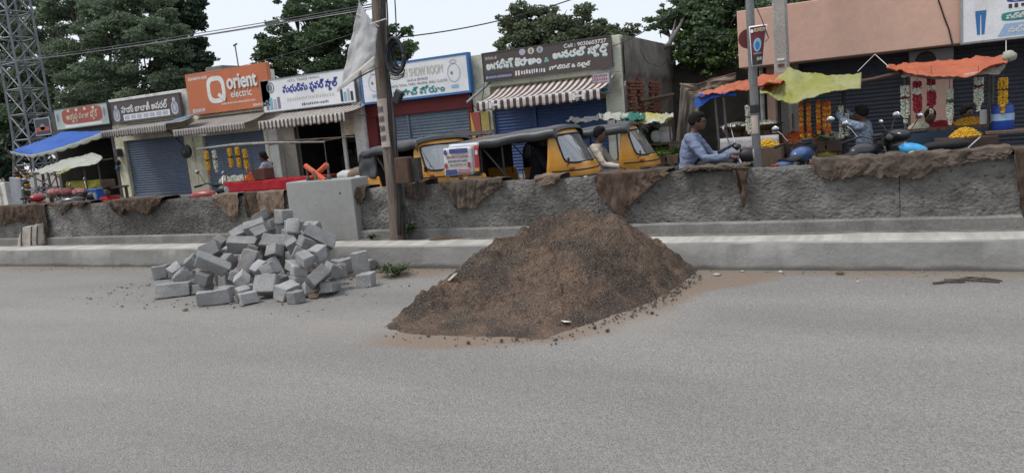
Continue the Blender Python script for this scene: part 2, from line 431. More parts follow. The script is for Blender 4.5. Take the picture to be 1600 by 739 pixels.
# ================================================================== long rough concrete wall
def wall_mat():
    m, nt, b, g = base_mat('rough_concrete'); pos = g.outputs['Position']
    mp = nt.nodes.new('ShaderNodeMapping'); mp.inputs['Scale'].default_value = (0.95, 1, 1.2); nt.links.new(pos, mp.inputs['Vector'])
    f = ramp(nt, noisen(nt, mp.outputs[0], 2.6, 7, 0.68), 0.32, 0.66)
    col = mixc(nt, f, (0.15, 0.142, 0.132), (0.33, 0.32, 0.3))
    damp = ramp(nt, noisen(nt, pos, 0.42, 5, 0.6), 0.47, 0.62)
    col = mixc(nt, mathn(nt, 'MULTIPLY', damp, 0.7), col, (0.072, 0.066, 0.06))
    v = node(nt, 'ShaderNodeTexVoronoi', Scale=24.0); nt.links.new(mp.outputs[0], v.inputs['Vector'])
    n2 = noisen(nt, mp.outputs[0], 15, 7, 0.72)
    pits = ramp(nt, n2, 0.44, 0.34)
    col = mixc(nt, mathn(nt, 'MULTIPLY', pits, 0.8), col, (0.04, 0.037, 0.033))
    hi = ramp(nt, n2, 0.55, 0.72)
    col = mixc(nt, mathn(nt, 'MULTIPLY', hi, 0.55), col, (0.4, 0.39, 0.365))
    nt.links.new(col, b.inputs['Base Color']); b.inputs['Roughness'].default_value = 0.95; b.inputs['Specular IOR Level'].default_value = 0.2
    h = mathn(nt, 'ADD', n2, mathn(nt, 'MULTIPLY', v.outputs['Distance'], 0.5))
    bump(nt, b, h, 1.0, 0.07); return m
M_wall = wall_mat()
M_dgrey0 = mat('joint_dirt', (0.05, 0.047, 0.043), scale=5, rough=.95)  # dark tone of the backing added behind the wall joints
M_foot = mat('wall_footing', (0.25, 0.245, 0.23), (0.16, 0.155, 0.145), scale=2.2, rough=0.92, bmp=0.35, bscale=14, stain=(0.08, 0.075, 0.065), stain_amt=0.5)
WALL_Y, WALL_TOP, WALL_T = 8.05, 0.945, 0.24
wall = thing('retaining_wall', 'long rough grey concrete wall behind the low kerb, cloths hanging over it', 'wall', (-7, WALL_Y, 0), kind='thing')
joints = [-40, -34, -28, -22.5, -18.2, -14.9, -11.6, -8.3, -5.0, -2.95, 0.12, 3.4, 7, 12]
for a, b_ in zip(joints[:-1], joints[1:]):
    st = 0.035 if a > -15.2 and a < 2 else 0.12
    n = max(4, int((b_ - a) / st)); xs = [a + 0.0025 + (b_ - a - 0.005) * i / n for i in range(n + 1)]
    prof = [(0, 0.12 + (WALL_TOP - 0.12) * j / 18) for j in range(19)]
    def wf(x, j):
        top = WALL_TOP + 0.012 * fbm(x * 2.6, 0.0) + 0.010 * fbm(x * 11, 3.0) + 0.02 * fbm(x * 0.5, 9.0)
        if j <= 18:
            z = 0.1 + (top - 0.1) * j / 18
            d = 0.02 * fbm(x * 3.2, z * 7.0, 2.0, 5) + 0.022 * abs(fbm(x * 13, z * 17, 7.0, 3))
            d += 0.02 * sm(0.9, 1.0, j / 18)
            return (x, WALL_Y + d, z)
        k = (j - 18) / 4
        y = WALL_Y + 0.02 + k * (WALL_T - 0.02)
        return (x, y, top + 0.012 * fbm(x * 9, y * 20) - 0.012 * k)
    m = MB(wall); ni = len(xs)
    m.grid(lambda u, v: wf(xs[round(u * (ni - 1))], round(v * 22)), ni, 23)
    y1 = WALL_Y + WALL_T
    m.add([(xs[0], y1, -0.12), (xs[-1], y1, -0.12), (xs[-1], y1, WALL_TOP - 0.02), (xs[0], y1, WALL_TOP - 0.02)], [(0, 3, 2, 1)])
    for x in (xs[0], xs[-1]): m.add([(x, WALL_Y + .01, 0.1), (x, y1, 0.1), (x, y1, WALL_TOP - .02), (x, WALL_Y + .02, WALL_TOP - .02)], [(0, 1, 2, 3)])
    m.build('wall_panel', M_wall, wall, smooth='all')
MB(wall).box((-39.9, WALL_Y + .05, 0), (11.9, WALL_Y + WALL_T - .03, WALL_TOP - .05)).build('core', M_dgrey0, wall)  # backing box added inside the wall to stop light coming through the joints
m = MB(wall); xs = [-40 + i * 0.15 for i in range(int(52 / 0.15))]
def ff(u, v):
    x = xs[round(u * (len(xs) - 1))]; j = round(v * 3); w_ = 0.006 * fbm(x * 2.1, 4.0)
    return (x, (7.985 + w_, 7.99 + w_, 8.005 + w_, 8.075)[j], (0.2, 0.372 + 1.4 * w_, 0.386 + 1.4 * w_, 0.392 + 1.4 * w_)[j])
m.grid(ff, len(xs), 4).build('footing', M_foot, wall, smooth=True)

# ================================================================== shops
M_cream = mat('cream_plaster', (0.8, 0.76, 0.56), (0.72, 0.68, 0.5), scale=1.5, rough=0.9, stain=(0.2, 0.18, 0.14), stain_amt=0.55, stain_scale=1.6)
M_white = mat('white_plaster', (0.72, 0.71, 0.67), (0.6, 0.59, 0.55), scale=1.5, rough=0.9, stain=(0.22, 0.2, 0.17), stain_amt=0.55, stain_scale=1.8)
M_oldwhite = mat('old_white_plaster', (0.55, 0.56, 0.45), (0.64, 0.65, 0.54), scale=2.5, rough=0.9, stain=(0.2, 0.19, 0.14), stain_amt=0.65, stain_scale=2.2)
M_dgrey = mat('sooty_plaster', (0.1, 0.095, 0.085), (0.06, 0.057, 0.05), scale=2, rough=0.95)  # plain dark tone for the low shop and the inner walls
M_maroon = mat('maroon_plaster', (0.17, 0.018, 0.02), (0.12, 0.014, 0.015), scale=2, rough=0.7, bmp=0.1)
M_plinth = mat('plinth_cement', (0.24, 0.23, 0.21), (0.16, 0.155, 0.14), scale=2, rough=0.9)
M_roofc = mat('roof_cement', (0.25, 0.24, 0.22), (0.15, 0.145, 0.135), scale=1.2, rough=0.95, stain=(0.06, 0.06, 0.05), stain_amt=0.7)
M_shut_grey = mat('shutter_grey_blue', (0.15, 0.195, 0.275), (0.12, 0.155, 0.22), scale=1.2, rough=0.5, metal=0.2, bmp=0.05, stain=(0.12, 0.1, 0.08), stain_amt=0.35)
M_shut_steel = mat('shutter_steel', (0.14, 0.19, 0.24), (0.11, 0.145, 0.19), scale=1.2, rough=0.5, metal=0.2, bmp=0.05, stain=(0.1, 0.09, 0.08), stain_amt=0.3)
M_shut_blue = mat('shutter_blue', (0.035, 0.08, 0.22), (0.028, 0.062, 0.17), scale=1.2, rough=0.5, metal=0.1, bmp=0.05, stain=(0.05, 0.05, 0.06), stain_amt=0.4)
M_shut_dark = mat('shutter_dark', (0.035, 0.042, 0.062), (0.028, 0.033, 0.048), scale=1.2, rough=0.5, metal=0.2, bmp=0.05, stain=(0.05, 0.045, 0.04), stain_amt=0.3)
M_steel = mat('galvanised_steel', (0.36, 0.37, 0.38), (0.24, 0.25, 0.26), scale=6, rough=0.5, metal=0.6, bmp=0.1)
M_black = mat('black_plastic', (0.018, 0.018, 0.02), (0.012, 0.012, 0.013), scale=8, rough=0.5, bmp=0.05)
M_dark = mat('dark_paint', (0.035, 0.033, 0.03), (0.022, 0.02, 0.02), scale=6, rough=0.8)
M_rust = mat('rusty_iron', (0.1, 0.05, 0.03), (0.06, 0.035, 0.025), scale=8, rough=0.85)
M_grime = mat('grey_iron', (0.12, 0.12, 0.115), (0.075, 0.075, 0.072), scale=8, rough=0.7, metal=0.3)
M_wood = mat('old_wood', (0.14, 0.095, 0.06), (0.085, 0.058, 0.038), scale=5, rough=0.9, stretch=(6, 6, 1))
SY = 16.0
def shutter(parent, x0, x1, z0, z1, m, y=SY + 0.1, posts=()):
    p = 0.075; n = int((z1 - z0) / p * 4)
    mb = MB(parent)
    def fn(u, v):
        z = z0 + (z1 - z0) * u
        return (x0 + (x1 - x0) * v, y + 0.011 * math.cos(2 * math.pi * (z - z0) / p), z)
    mb.grid(fn, n + 1, 2); o = mb.build('shutter', m, parent, smooth='all')
    for x in posts:
        MB(parent).box((x - .035, y - .045, z0), (x + .035, y - .012, z1)).build('shutter_rail', m, parent, bevel=.006)
    MB(parent).box((x0, y - .03, z0 - .02), (x1, y + .02, z0 + .045)).build('bottom_bar', m, parent, bevel=.005)
    return o
def shop(name, label, x0, x1, ztop, mwall, zop=2.2, pl=0.3, pr=0.3, zf=0.45, depth=4.0, mside=None, open_front=False, zroof=2.9, mpil=None):
    t = thing(name, label, 'shop', ((x0 + x1) / 2, SY, -0.1), kind='thing')
    MB(t).box((x0, SY, zop), (x1, SY + .2, ztop)).build('wall', mwall, t, bevel=.012)
    MB(t).box((x0, SY - .003, zf), (x0 + pl, SY + .25, zop - .001)).build('pillar', mpil or mwall, t, bevel=.012)
    MB(t).box((x1 - pr, SY - .003, zf), (x1, SY + .25, zop - .001)).build('pillar', mpil or mwall, t, bevel=.012)
    MB(t).box((x0 + .005, SY - .75, -.16), (x1 - .005, SY + depth, zf)).build('plinth', M_plinth, t, bevel=.015)
    MB(t).box((x0 + .01, SY + .2, zroof), (x1 - .01, SY + depth, zroof + .14)).build('roof', M_roofc, t)
    ms = mside or mwall
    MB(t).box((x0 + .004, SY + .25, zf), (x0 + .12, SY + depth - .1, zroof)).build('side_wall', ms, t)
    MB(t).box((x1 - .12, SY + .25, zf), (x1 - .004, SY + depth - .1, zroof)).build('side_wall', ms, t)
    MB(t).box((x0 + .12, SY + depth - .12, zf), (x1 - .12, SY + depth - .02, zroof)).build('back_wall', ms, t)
    return t
def awning(parent, x0, x1, yb, zb, yf, zf, val, m, arms=True, letters=None, scall=0.22):
    mb = MB(parent)
    def fn(u, v):
        x = x0 + (x1 - x0) * u; s = math.sin(v * math.pi) * 0.05
        return (x, yb + (yf - yb) * v, zb + (zf - zb) * v - s + 0.008 * fbm(x * 2, v * 3))
    mb.grid(fn, 40, 8); cv = mb.build('awning_cloth', m, parent, smooth='all', thick=.004)
    mv = MB(parent); n = int((x1 - x0) / 0.02)
    def fv(u, v):
        x = x0 + (x1 - x0) * u; ph = abs(math.sin(math.pi * (x - x0) / scall)); drop = val * (0.84 + 0.16 * ph)
        return (x, yf - 0.015 - 0.02 * v * fbm(x * 3, 1.0) - .006, zf - drop * v)
    mv.grid(fv, n, 5); mv.build('valance', m, parent, smooth='all', thick=.003)
    MB(parent).tube([(x0, yf, zf), (x1, yf, zf)], 0.02, 8).build('front_bar', M_steel, parent, smooth=True)
    if arms:
        for x in (x0 + .12, x1 - .12):
            MB(parent).tube([(x, yb, zb - .35), (x, (yf + yb) / 2, zf - .08), (x, yf + .02, zf)], 0.014, 6).build('awning_arm', M_steel, parent, smooth=True)
    return cv
def sign(name, label, x0, x1, z0, z1, mpanel, y=15.82, frame=None, depth=0.09, fr=0.03, tilt=0.0):
    t = thing(name, label, 'sign', ((x0 + x1) / 2, y, z0))
    MB(t).box((x0, y, z0), (x1, y + depth, z1)).build('panel', mpanel, t, bevel=.004)
    if frame:
        f = frame
        for a, b_ in (((x0 - fr, y - .012, z0 - fr), (x1 + fr, y + depth + .005, z0)), ((x0 - fr, y - .012, z1), (x1 + fr, y + depth + .005, z1 + fr)), ((x0 - fr, y - .012, z0 + .0005), (x0, y + depth + .005, z1 - .0005)), ((x1, y - .012, z0 + .0005), (x1 + fr, y + depth + .005, z1 - .0005))):
            MB(t).box(a, b_).build('frame', f, t)
    return t
def flat(parent, name, poly, Y, m):
    """printed shape on a sign: polygon in (x,z) just proud of the panel"""
    k = len(poly)
    return MB(parent).add([(x, Y, z) for x, z in poly], [tuple(range(k))]).build(name, m, parent)
def oval(xc, zc, a, b_, n=24, p=2.0):
    out = []
    for i in range(n):
        t = 2 * math.pi * i / n; c, s_ = math.cos(t), math.sin(t)
        out.append((xc + a * math.copysign(abs(c) ** (2 / p), c), zc + b_ * math.copysign(abs(s_) ** (2 / p), s_)))
    return out
def rect(x0, x1, z0, z1): return [(x0, z0), (x1, z0), (x1, z1), (x0, z1)]
def ring(parent, name, xc, zc, a, b_, w_, Y, m, p=2.0, n=28, depth=0.0):
    o_ = oval(xc, zc, a, b_, n, p); i_ = oval(xc, zc, a - w_, b_ - w_, n, p)
    return MB(parent).add([(x, Y, z) for x, z in o_ + i_], [(k, (k + 1) % n, n + (k + 1) % n, n + k) for k in range(n)]).build(name, m, parent, **({'thick': depth} if depth else {}))
def paint(name, c, var=0.88, rough=0.5): return mat(name, c, tuple(x * var for x in lin(c)), scale=1.6, rough=rough, bmp=0.06, fine=0.04, stain=tuple(x * .5 + .02 for x in lin(c)), stain_amt=.25)
P_white = paint('sign_white', (0.76, 0.77, 0.79)); P_brown = paint('sign_brown', (0.075, 0.055, 0.053)); P_orange = paint('sign_orange', (0.52, 0.145, 0.055))
P_blue = paint('sign_blue', (0.03, 0.15, 0.4)); P_text_blue = paint('lettering_blue', (0.03, 0.045, 0.3)); P_teal = paint('lettering_teal', (0.02, 0.24, 0.24))
P_lett = paint('lettering_white', (0.72, 0.72, 0.7)); P_dark = paint('lettering_dark', (0.03, 0.03, 0.035)); P_red = paint('sign_red', (0.36, 0.07, 0.05)); P_pale = paint('sign_pale_green', (0.4, 0.5, 0.44))
P_lilac = paint('print_lilac', (0.42, 0.43, 0.5)); P_cyan = paint('print_cyan', (0.18, 0.42, 0.55)); P_yell = paint('lettering_cream', (0.6, 0.56, 0.4)); P_ltblue = paint('print_light_blue', (0.32, 0.46, 0.66)); P_faint = paint('lettering_faded_gold', (0.55, 0.55, 0.47))
P_grey = paint('print_grey', (0.2, 0.21, 0.24)); P_teal_l = paint('lettering_pale_teal', (0.3, 0.6, 0.58))
A_old = stripes('awning_faded', (0.1, 0.085, 0.08), (0.36, 0.33, 0.3), 0.105, 0.5)
A_mid = stripes('awning_brown_cream', (0.06, 0.045, 0.042), (0.52, 0.48, 0.44), 0.135, 0.5)
A_new = stripes('awning_brown_pink', (0.055, 0.035, 0.034), (0.6, 0.53, 0.5), 0.155, 0.52)

# 1 -- puja store (under the blue tarp)
t1 = shop('puja_shop', 'low dark shop with open front behind the blue tarpaulin', -25.3, -22.13, 2.78, M_dgrey, zop=2.5, pl=.15, pr=.15, zroof=2.72)
MB(t1).box((-25.2, 16.02, 2.78), (-22.2, 16.18, 3.42)).build('parapet', M_dgrey, t1)
s1 = sign('puja_store_sign', 'red and pale green shop sign with cream letters above the blue tarpaulin', -24.65, -21.95, 2.82, 3.47, P_pale, frame=M_grime, fr=.02)
flat(s1, 'red_field', oval(-23.25, 3.2, 1.02, .25, 28, 5), 15.8165, P_red)
txt(s1, 'అయప పూజా సోర్', -24.05, -22.45, 2.99, 3.32, 15.812, P_yell, bold=.006, subs=(('అయ', 'య'), ('అయప', 'ప'), ('అయప పూజా సో', 'ట')))
for k in range(4): flat(s1, 'emblem', oval(-23.9 + .42 * k, 3.385, .07, .05, 12), 15.8125, P_yell)
for x in (-24.5, -22.12): flat(s1, 'picture', rect(x - .1, x + .1, 2.95, 3.38), 15.8165, P_lilac); flat(s1, 'picture_detail', oval(x, 3.2, .06, .14), 15.8135, P_grey)
flat(s1, 'strip', rect(-24.2, -22.3, 2.85, 2.93), 15.8165, P_white)
# 2 -- general store
t2 = shop('general_shop', 'cream shop with closed grey shutter beside the red and green sign', -22.12, -18.6, 2.75, M_cream, zop=2.22, pl=.42, pr=.36, mside=M_white)
MB(t2).box((-22.12, 16.01, 2.755), (-18.55, 16.19, 3.56)).build('parapet', M_white, t2, bevel=.01)
shutter(t2, -21.69, -18.97, 0.47, 2.24, M_shut_grey)
awning(t2, -21.3, -18.4, 15.98, 2.72, 15.0, 2.54, .22, A_old)
s2 = sign('balaji_sign', 'dark brown shop sign with white letters and a white strip', -21.8, -18.68, 2.8, 3.44, P_brown, frame=M_grime, fr=.018)
txt(s2, 'సాయి బాలాజీ జనరల్', -21.3, -19.2, 3.08, 3.32, 15.813, P_lett, bold=.008)
flat(s2, 'strip', rect(-21.25, -19.15, 2.84, 3.02), 15.8165, P_white)
for k in range(7): flat(s2, 'price_box', rect(-21.2 + .29 * k, -20.97 + .29 * k, 2.87, 2.99), 15.813, P_lilac)
for x in (-21.55, -18.92):
    flat(s2, 'figure', oval(x, 3.03, .15, .19, 20, 2.6), 15.8165, P_lilac); flat(s2, 'figure_head', oval(x, 3.27, .07, .08), 15.8165, P_lilac); ring(s2, 'figure_outline', x, 3.05, .1, .14, .03, 15.813, P_grey)
# 3 -- orange electric shop
t3 = shop('electric_shop', 'cream shop with closed grey shutter under the orange sign', -18.58, -15.62, 2.72, M_cream, zop=2.12, pl=.4, pr=.12)
MB(t3).box((-18.4, 16.01, 2.725), (-15.2, 16.19, 3.75)).build('parapet', M_white, t3)
shutter(t3, -18.2, -15.72, 0.45, 2.14, M_shut_grey)
awning(t3, -18.15, -15.36, 15.98, 2.66, 15.0, 2.33, .19, A_old)
s3 = sign('orange_sign', 'large orange sign with raised white round logo reading orient electric', -18.28, -15.1, 2.74, 3.92, P_orange, y=15.8, depth=.14)
ring(s3, 'logo_ring', -17.1, 3.38, .36, .38, .13, 15.795, P_lett, p=3.2, depth=.03)
flat(s3, 'logo_tail', [(-17.05, 3.2), (-16.78, 3.02), (-16.74, 3.14), (-16.98, 3.28)], 15.772, P_lett)
txt(s3, 'orient', -16.62, -15.5, 3.34, 3.72, 15.77, P_lett, bold=.016, depth=.02)
txt(s3, 'electric', -16.55, -15.75, 3.1, 3.3, 15.795, P_lett, bold=.004)
txt(s3, '#5', -18.15, -17.4, 3.72, 3.82, 15.795, P_lett)
txt(s3, '#11', -16.95, -15.65, 2.93, 2.99, 15.795, P_lett)
txt(s3, '#5', -15.75, -15.15, 2.78, 2.86, 15.795, P_lett)
txt(s3, '#3', -18.15, -17.65, 2.8, 2.92, 15.795, P_lett, bold=.004)
# 4 -- flower stall shop (open)
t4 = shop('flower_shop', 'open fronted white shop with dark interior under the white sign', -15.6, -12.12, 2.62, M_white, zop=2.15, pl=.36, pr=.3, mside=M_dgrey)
MB(t4).box((-15.45, 16.01, 2.625), (-12.2, 16.19, 3.3)).build('parapet', M_white, t4)
MB(t4).box((-15.24, 16.02, .45), (-14.62, 16.16, 2.149)).build('inner_wall', mat('beige_wall', (0.25, 0.23, 0.19), scale=2), t4)
MB(t4).box((-14.56, 16.05, .45), (-14.48, 16.2, 2.149)).build('door_post', M_black, t4)
MB(t4).box((-13.0, 16.03, .45), (-12.9, 16.1, 2.149)).build('frame_post', M_white, t4, bevel=.008)
MB(t4).box((-12.899, 16.04, 1.75), (-12.43, 16.1, 2.149)).build('fanlight', M_cream, t4)
MB(t4).box((-12.899, 16.04, .45), (-12.43, 16.1, .85)).build('low_panel', M_oldwhite, t4)
MB(t4).box((-14.3, 17.4, 1.55), (-13.6, 17.5, 1.95)).build('television', M_black, t4, bevel=.01)
MB(t4).box((-14.4, 17.6, .45), (-13.1, 18.2, 1.2)).build('counter', M_dark, t4, bevel=.01)
for k in range(5): MB(t4).box((-14.2 + .26 * k, 17.7, 1.2), (-14.05 + .26 * k, 17.9, 1.34 + .05 * (k % 3))).build('jar', (M_grime, M_rust, M_wood)[k % 3], t4, bevel=.02)
awning(t4, -14.75, -11.9, 15.98, 2.56, 14.9, 2.3, .23, A_mid, scall=.27)
s4 = sign('flower_stall_sign', 'white sign with blue letters over the striped awning of the open shop', -15.39, -12.2, 2.58, 3.42, P_white, y=15.8, frame=M_steel, fr=.02)
txt(s4, 'మధురిమ ఫవర్ సాల్', -14.62, -12.72, 2.95, 3.26, 15.795, P_text_blue, bold=.012, subs=(('మధురిమ ఫ', 'ల'), ('మధురిమ ఫవర్ సా', 'ట')))
txt(s4, 'M.F.S. TRADE MARKS', -14.4, -13.3, 3.3, 3.37, 15.795, P_grey)
txt(s4, '#7', -14.5, -12.9, 2.8, 2.89, 15.795, P_faint)
txt(s4, '#5', -14.0, -13.1, 2.64, 2.71, 15.795, P_dark)
ring(s4, 'emblem', -15.05, 3.22, .14, .15, .035, 15.795, P_grey); flat(s4, 'emblem_core', oval(-15.05, 3.22, .06, .1), 15.794, P_grey)
for k in range(4): flat(s4, 'bottle_print', rect(-15.28 + .14 * k, -15.18 + .14 * k, 2.63, 2.9 + .05 * (k % 2)), 15.795, (P_grey, P_cyan, P_lilac, P_grey)[k]); 
for k in range(4): flat(s4, 'product_print', rect(-12.68 + .11 * k, -12.6 + .11 * k, 2.62, 2.86 + .07 * ((k + 1) % 2)), 15.795, (P_dark, P_cyan, P_lilac, P_dark)[k])
# 5 -- watch showroom
t5 = shop('watch_shop', 'maroon fronted shop with steel shutter under the blue framed sign', -12.1, -8.92, 2.5, M_maroon, zop=2.12, pl=.3, pr=.12, mpil=M_maroon)
MB(t5).box((-12.1, 16.01, 2.505), (-8.92, 16.19, 3.28)).build('parapet', M_roofc, t5)
MB(t5).box((-12.42, 15.86, .45), (-12.11, 16.0, 2.56)).build('door_pier', M_white, t5, bevel=.01)
shutter(t5, -11.78, -9.05, 0.45, 2.14, M_shut_steel, posts=(-10.85,))
s5 = sign('watch_sign', 'white watch shop sign in a bright blue frame with teal letters', -11.92, -8.82, 2.52, 3.36, P_white, y=15.78, frame=P_blue, fr=.05, depth=.14)
txt(s5, 'WATCH SHOW ROOM', -11.1, -9.5, 3.02, 3.22, 15.775, P_faint, bold=.006)
txt(s5, 'SALES & SERVICES', -10.55, -9.95, 2.9, 2.96, 15.775, P_dark)
txt(s5, 'SONATA, TITAN, TIMEX, MAXIMA, WALL CLOCKS', -11.15, -9.4, 2.79, 2.86, 15.775, P_dark)
txt(s5, 'జీ వాచ్ షోరూం', -11.0, -9.5, 2.56, 2.76, 15.775, P_teal, bold=.011)
for x in (-11.55, -9.2):
    ring(s5, 'watch_print', x, 2.98, .18, .22, .018, 15.775, P_lilac); flat(s5, 'watch_centre', oval(x - .06, 2.98, .035, .04), 15.775, P_grey)
    ring(s5, 'watch_strap', x, 3.24, .1, .05, .02, 15.775, P_lilac); flat(s5, 'watch_caption', rect(x - .1, x + .1, 2.62, 2.7), 15.775, P_ltblue)
# 6 -- kirana and general stores
t6 = shop('kirana_shop', 'cream shop with dark blue shutter under the brown sign, brick side wall', -8.88, -5.1, 3.34, M_oldwhite, zop=2.55, pl=.5, pr=.42, mside=M_roofc, zroof=3.18, depth=4.6)
MB(t6).box((-8.38, 16.03, 2.02), (-5.52, 16.15, 2.549)).build('lintel', mat('ochre_plaster', (0.3, 0.25, 0.13), (0.22, 0.18, 0.1), scale=2), t6)
shutter(t6, -8.37, -5.53, 0.45, 2.04, M_shut_blue, posts=(-7.3,))
awning(t6, -8.2, -5.27, 15.98, 2.52, 14.95, 2.19, .22, A_new, scall=.31)
for x in (-7.75, -5.75): txt(t6, 'H', x - .12, x + .14, 2.03, 2.16, 14.915, P_lett, name='valance_letter', bold=.012)
s6 = sign('kirana_sign', 'wide brown sign with large pale teal letters and a phone number', -8.42, -5.28, 2.69, 3.32, P_brown, y=15.84, frame=M_grime, fr=.018)
txt(s6, 'జగదీష్ కిరాణం', -8.33, -6.93, 2.93, 3.14, 15.835, P_lett, bold=.011)
txt(s6, 'జనరల్ సోర్', -6.63, -5.33, 2.93, 3.17, 15.835, P_lett, bold=.011, subs=(('జనరల్ సో', 'ట'), ('జనరల్ సోర్', 'స')))
txt(s6, 'జగదీష్ కిరాణం', -8.325, -6.925, 2.912, 3.122, 15.8375, P_teal_l, name='letter_shade', bold=.011)
txt(s6, 'జనరల్ సోర్', -6.625, -5.325, 2.912, 3.152, 15.8375, P_teal_l, name='letter_shade', bold=.011, subs=(('జనరల్ సో', 'ట'), ('జనరల్ సోర్', 'స')))
txt(s6, '&', -6.85, -6.73, 2.95, 3.05, 15.835, P_teal_l)
txt(s6, 'Cell : 9030603727', -6.35, -5.36, 3.2, 3.28, 15.835, P_lett, bold=.003)
txt(s6, 'హోల్‌సేల్ & రిటైల్', -6.75, -5.75, 2.73, 2.85, 15.835, P_lett, bold=.006)
txt(s6, '#4', -7.6, -6.85, 2.73, 2.84, 15.835, P_lett, bold=.005)
flat(s6, 'blue_strip', rect(-8.4, -7.68, 2.705, 2.84), 15.8355, paint('print_navy', (0.035, 0.035, 0.08)))
txt(s6, '#8', -8.37, -7.7, 2.73, 2.8, 15.834, P_lilac)
txt(s6, 'రామదూత', -8.35, -8.05, 3.17, 3.24, 15.835, P_lett)
for k, x in enumerate((-7.38, -7.16, -6.94)): flat(s6, 'emblem', oval(x, 3.24, .08, .075), 15.835, P_lilac if k != 1 else P_yell); flat(s6, 'emblem_core', oval(x, 3.235, .035, .05), 15.8335, P_grey if k else P_lilac)
sb = sign('box_sign', 'small pale box sign with red writing on the shop corner', -5.62, -5.26, 2.12, 2.56, P_lilac, y=15.55, depth=.12, frame=M_steel, fr=.015)
for k in range(4): txt(sb, ('#3', '#2', '#3', '#2')[k], -5.59, -5.3, 2.46 - .075 * k, 2.52 - .075 * k, 15.545, P_red)
flat(sb, 'green_box', rect(-5.45, -5.3, 2.15, 2.22), 15.546, P_teal)
MB(t6).tube([(-8.35, 15.98, 2.66), (-8.6, 15.2, 2.22)], .03, 8).build('drain_pipe', M_steel, t6, smooth=True)
# the bare side of the kirana shop: plaster gone, bricks showing
M_brick = mat('old_brick', (0.24, 0.095, 0.06), (0.16, 0.06, 0.04), scale=7, rough=0.95, stain=(0.07, 0.05, 0.04), stain_amt=0.6, stain_scale=4)
M_render = mat('weathered_render', (0.2, 0.19, 0.175), (0.13, 0.122, 0.11), scale=1.8, rough=0.95, stain=(0.045, 0.04, 0.035), stain_amt=0.7)
mb = MB(t6)
def sidewall(u, v):
    y = 16.02 + 4.55 * u; z = 0.45 + 2.88 * v
    edge = 2.45 + .12 * fbm(y * 2.5, 1.0)
    off = .06 * sm(edge - .04, edge + .04, z) + .015 * fbm(y * 3, z * 3)
    return (-5.094 + off, y, z)
mb.grid(sidewall, 60, 44).build('side_render', M_render, t6, smooth='all')
bm0 = MB().box((-.015, -.105, -.03), (.045, .105, .03)).mesh('brick', M_brick, bevel=.006)
nb = 0
for r_ in range(15):
    for c_ in range(13):
        y = 16.32 + .225 * c_ + (.11 if r_ % 2 else 0); z = 1.45 + .073 * r_
        if y > 18.9 or (17.35 < y < 18.0 and fbm(y * 2, z * 2) > -.55): continue
        if z > 2.38 + .15 * fbm(y * 2.5, 1.0) or fbm(y * 1.7, z * 2.3, 5.0) > .28: continue
        b_ = link('brick', bm0, t6); b_.location = Vector((-5.07 + random.uniform(-.012, .012), y, z)) - t6.location
        b_.rotation_euler = (random.uniform(-.02, .02), 0, random.uniform(-.03, .03)); nb += 1
# compound wall behind the gap
m = MB((-4, 20.3, 0)); m.grid(lambda u, v: (-5.2 + 3.4 * u, 20.3 + .03 * fbm(u * 9, v * 6), -.15 + 2.95 * v + .03 * fbm(u * 14, 2) * (v > .9)), 50, 30)
m.box((-5.2, 20.34, -.15), (-1.8, 20.5, 2.74))
solo('compound_wall', 'dark mossy compound wall closing the gap beside the pink building', 'wall', m, mat('mossy_wall', (0.06, 0.057, 0.047), (0.03, 0.03, 0.025), scale=2, rough=0.95, bmp=.6), base=(-4, 20.3, -.15), kind='thing')
# 7 -- pink building
M_pink = mat('pink_plaster', (0.6, 0.39, 0.305), (0.57, 0.365, 0.285), scale=.9, rough=0.85, bmp=.06, fine=.03, stain=(0.42, 0.28, 0.22), stain_amt=0.3, stain_scale=2.4)
t7 = thing('pink_building', 'pink plastered building overhanging dark rolling shutters', 'building', (2, 16, -.1), kind='thing')
MB(t7).box((-2.5, 15.2, 2.3), (9, 20, 3.37)).build('upper_wall', M_pink, t7, bevel=.012)
MB(t7).box((-2.46, 16.0, .45), (-2.3, 16.3, 2.299)).build('pillar', M_pink, t7, bevel=.01)
MB(t7).tube([(-2.2, 15.95, .45), (-2.2, 15.95, 2.3)], .045, 10).build('drain_pipe', M_steel, t7, smooth=True)
MB(t7).box((-2.12, 16.05, .45), (-1.78, 16.3, 2.299)).build('wall', M_pink, t7)
MB(t7).box((-1.76, 15.9, .45), (-1.5, 16.28, 2.299)).build('grey_pillar', M_plinth, t7, bevel=.01)
MB(t7).box((.42, 15.95, .45), (1.12, 16.28, 2.299)).build('pillar', M_pink, t7, bevel=.01)
MB(t7).box((3.6, 15.95, .45), (4.1, 16.28, 2.299)).build('pillar', M_pink, t7, bevel=.01)
shutter(t7, -1.5, .42, .45, 2.3, M_shut_dark); shutter(t7, 1.12, 3.6, .45, 2.3, M_shut_dark); shutter(t7, 4.1, 8.5, .45, 2.3, M_shut_dark)
MB(t7).box((-2.46, 15.25, -.15), (9, 19.9, .449)).build('plinth', M_plinth, t7, bevel=.015)
MB(t7).box((-2.46, 16.35, .45), (9, 16.5, 2.299)).build('back_wall', M_dgrey, t7)
MB(t7).tube([at(1466, 0, 15.18), at(1476, 30, 15.18), at(1482, 45, 15.185), at(1488, 70, 15.18)], .012, 5).build('cable', M_black, t7)
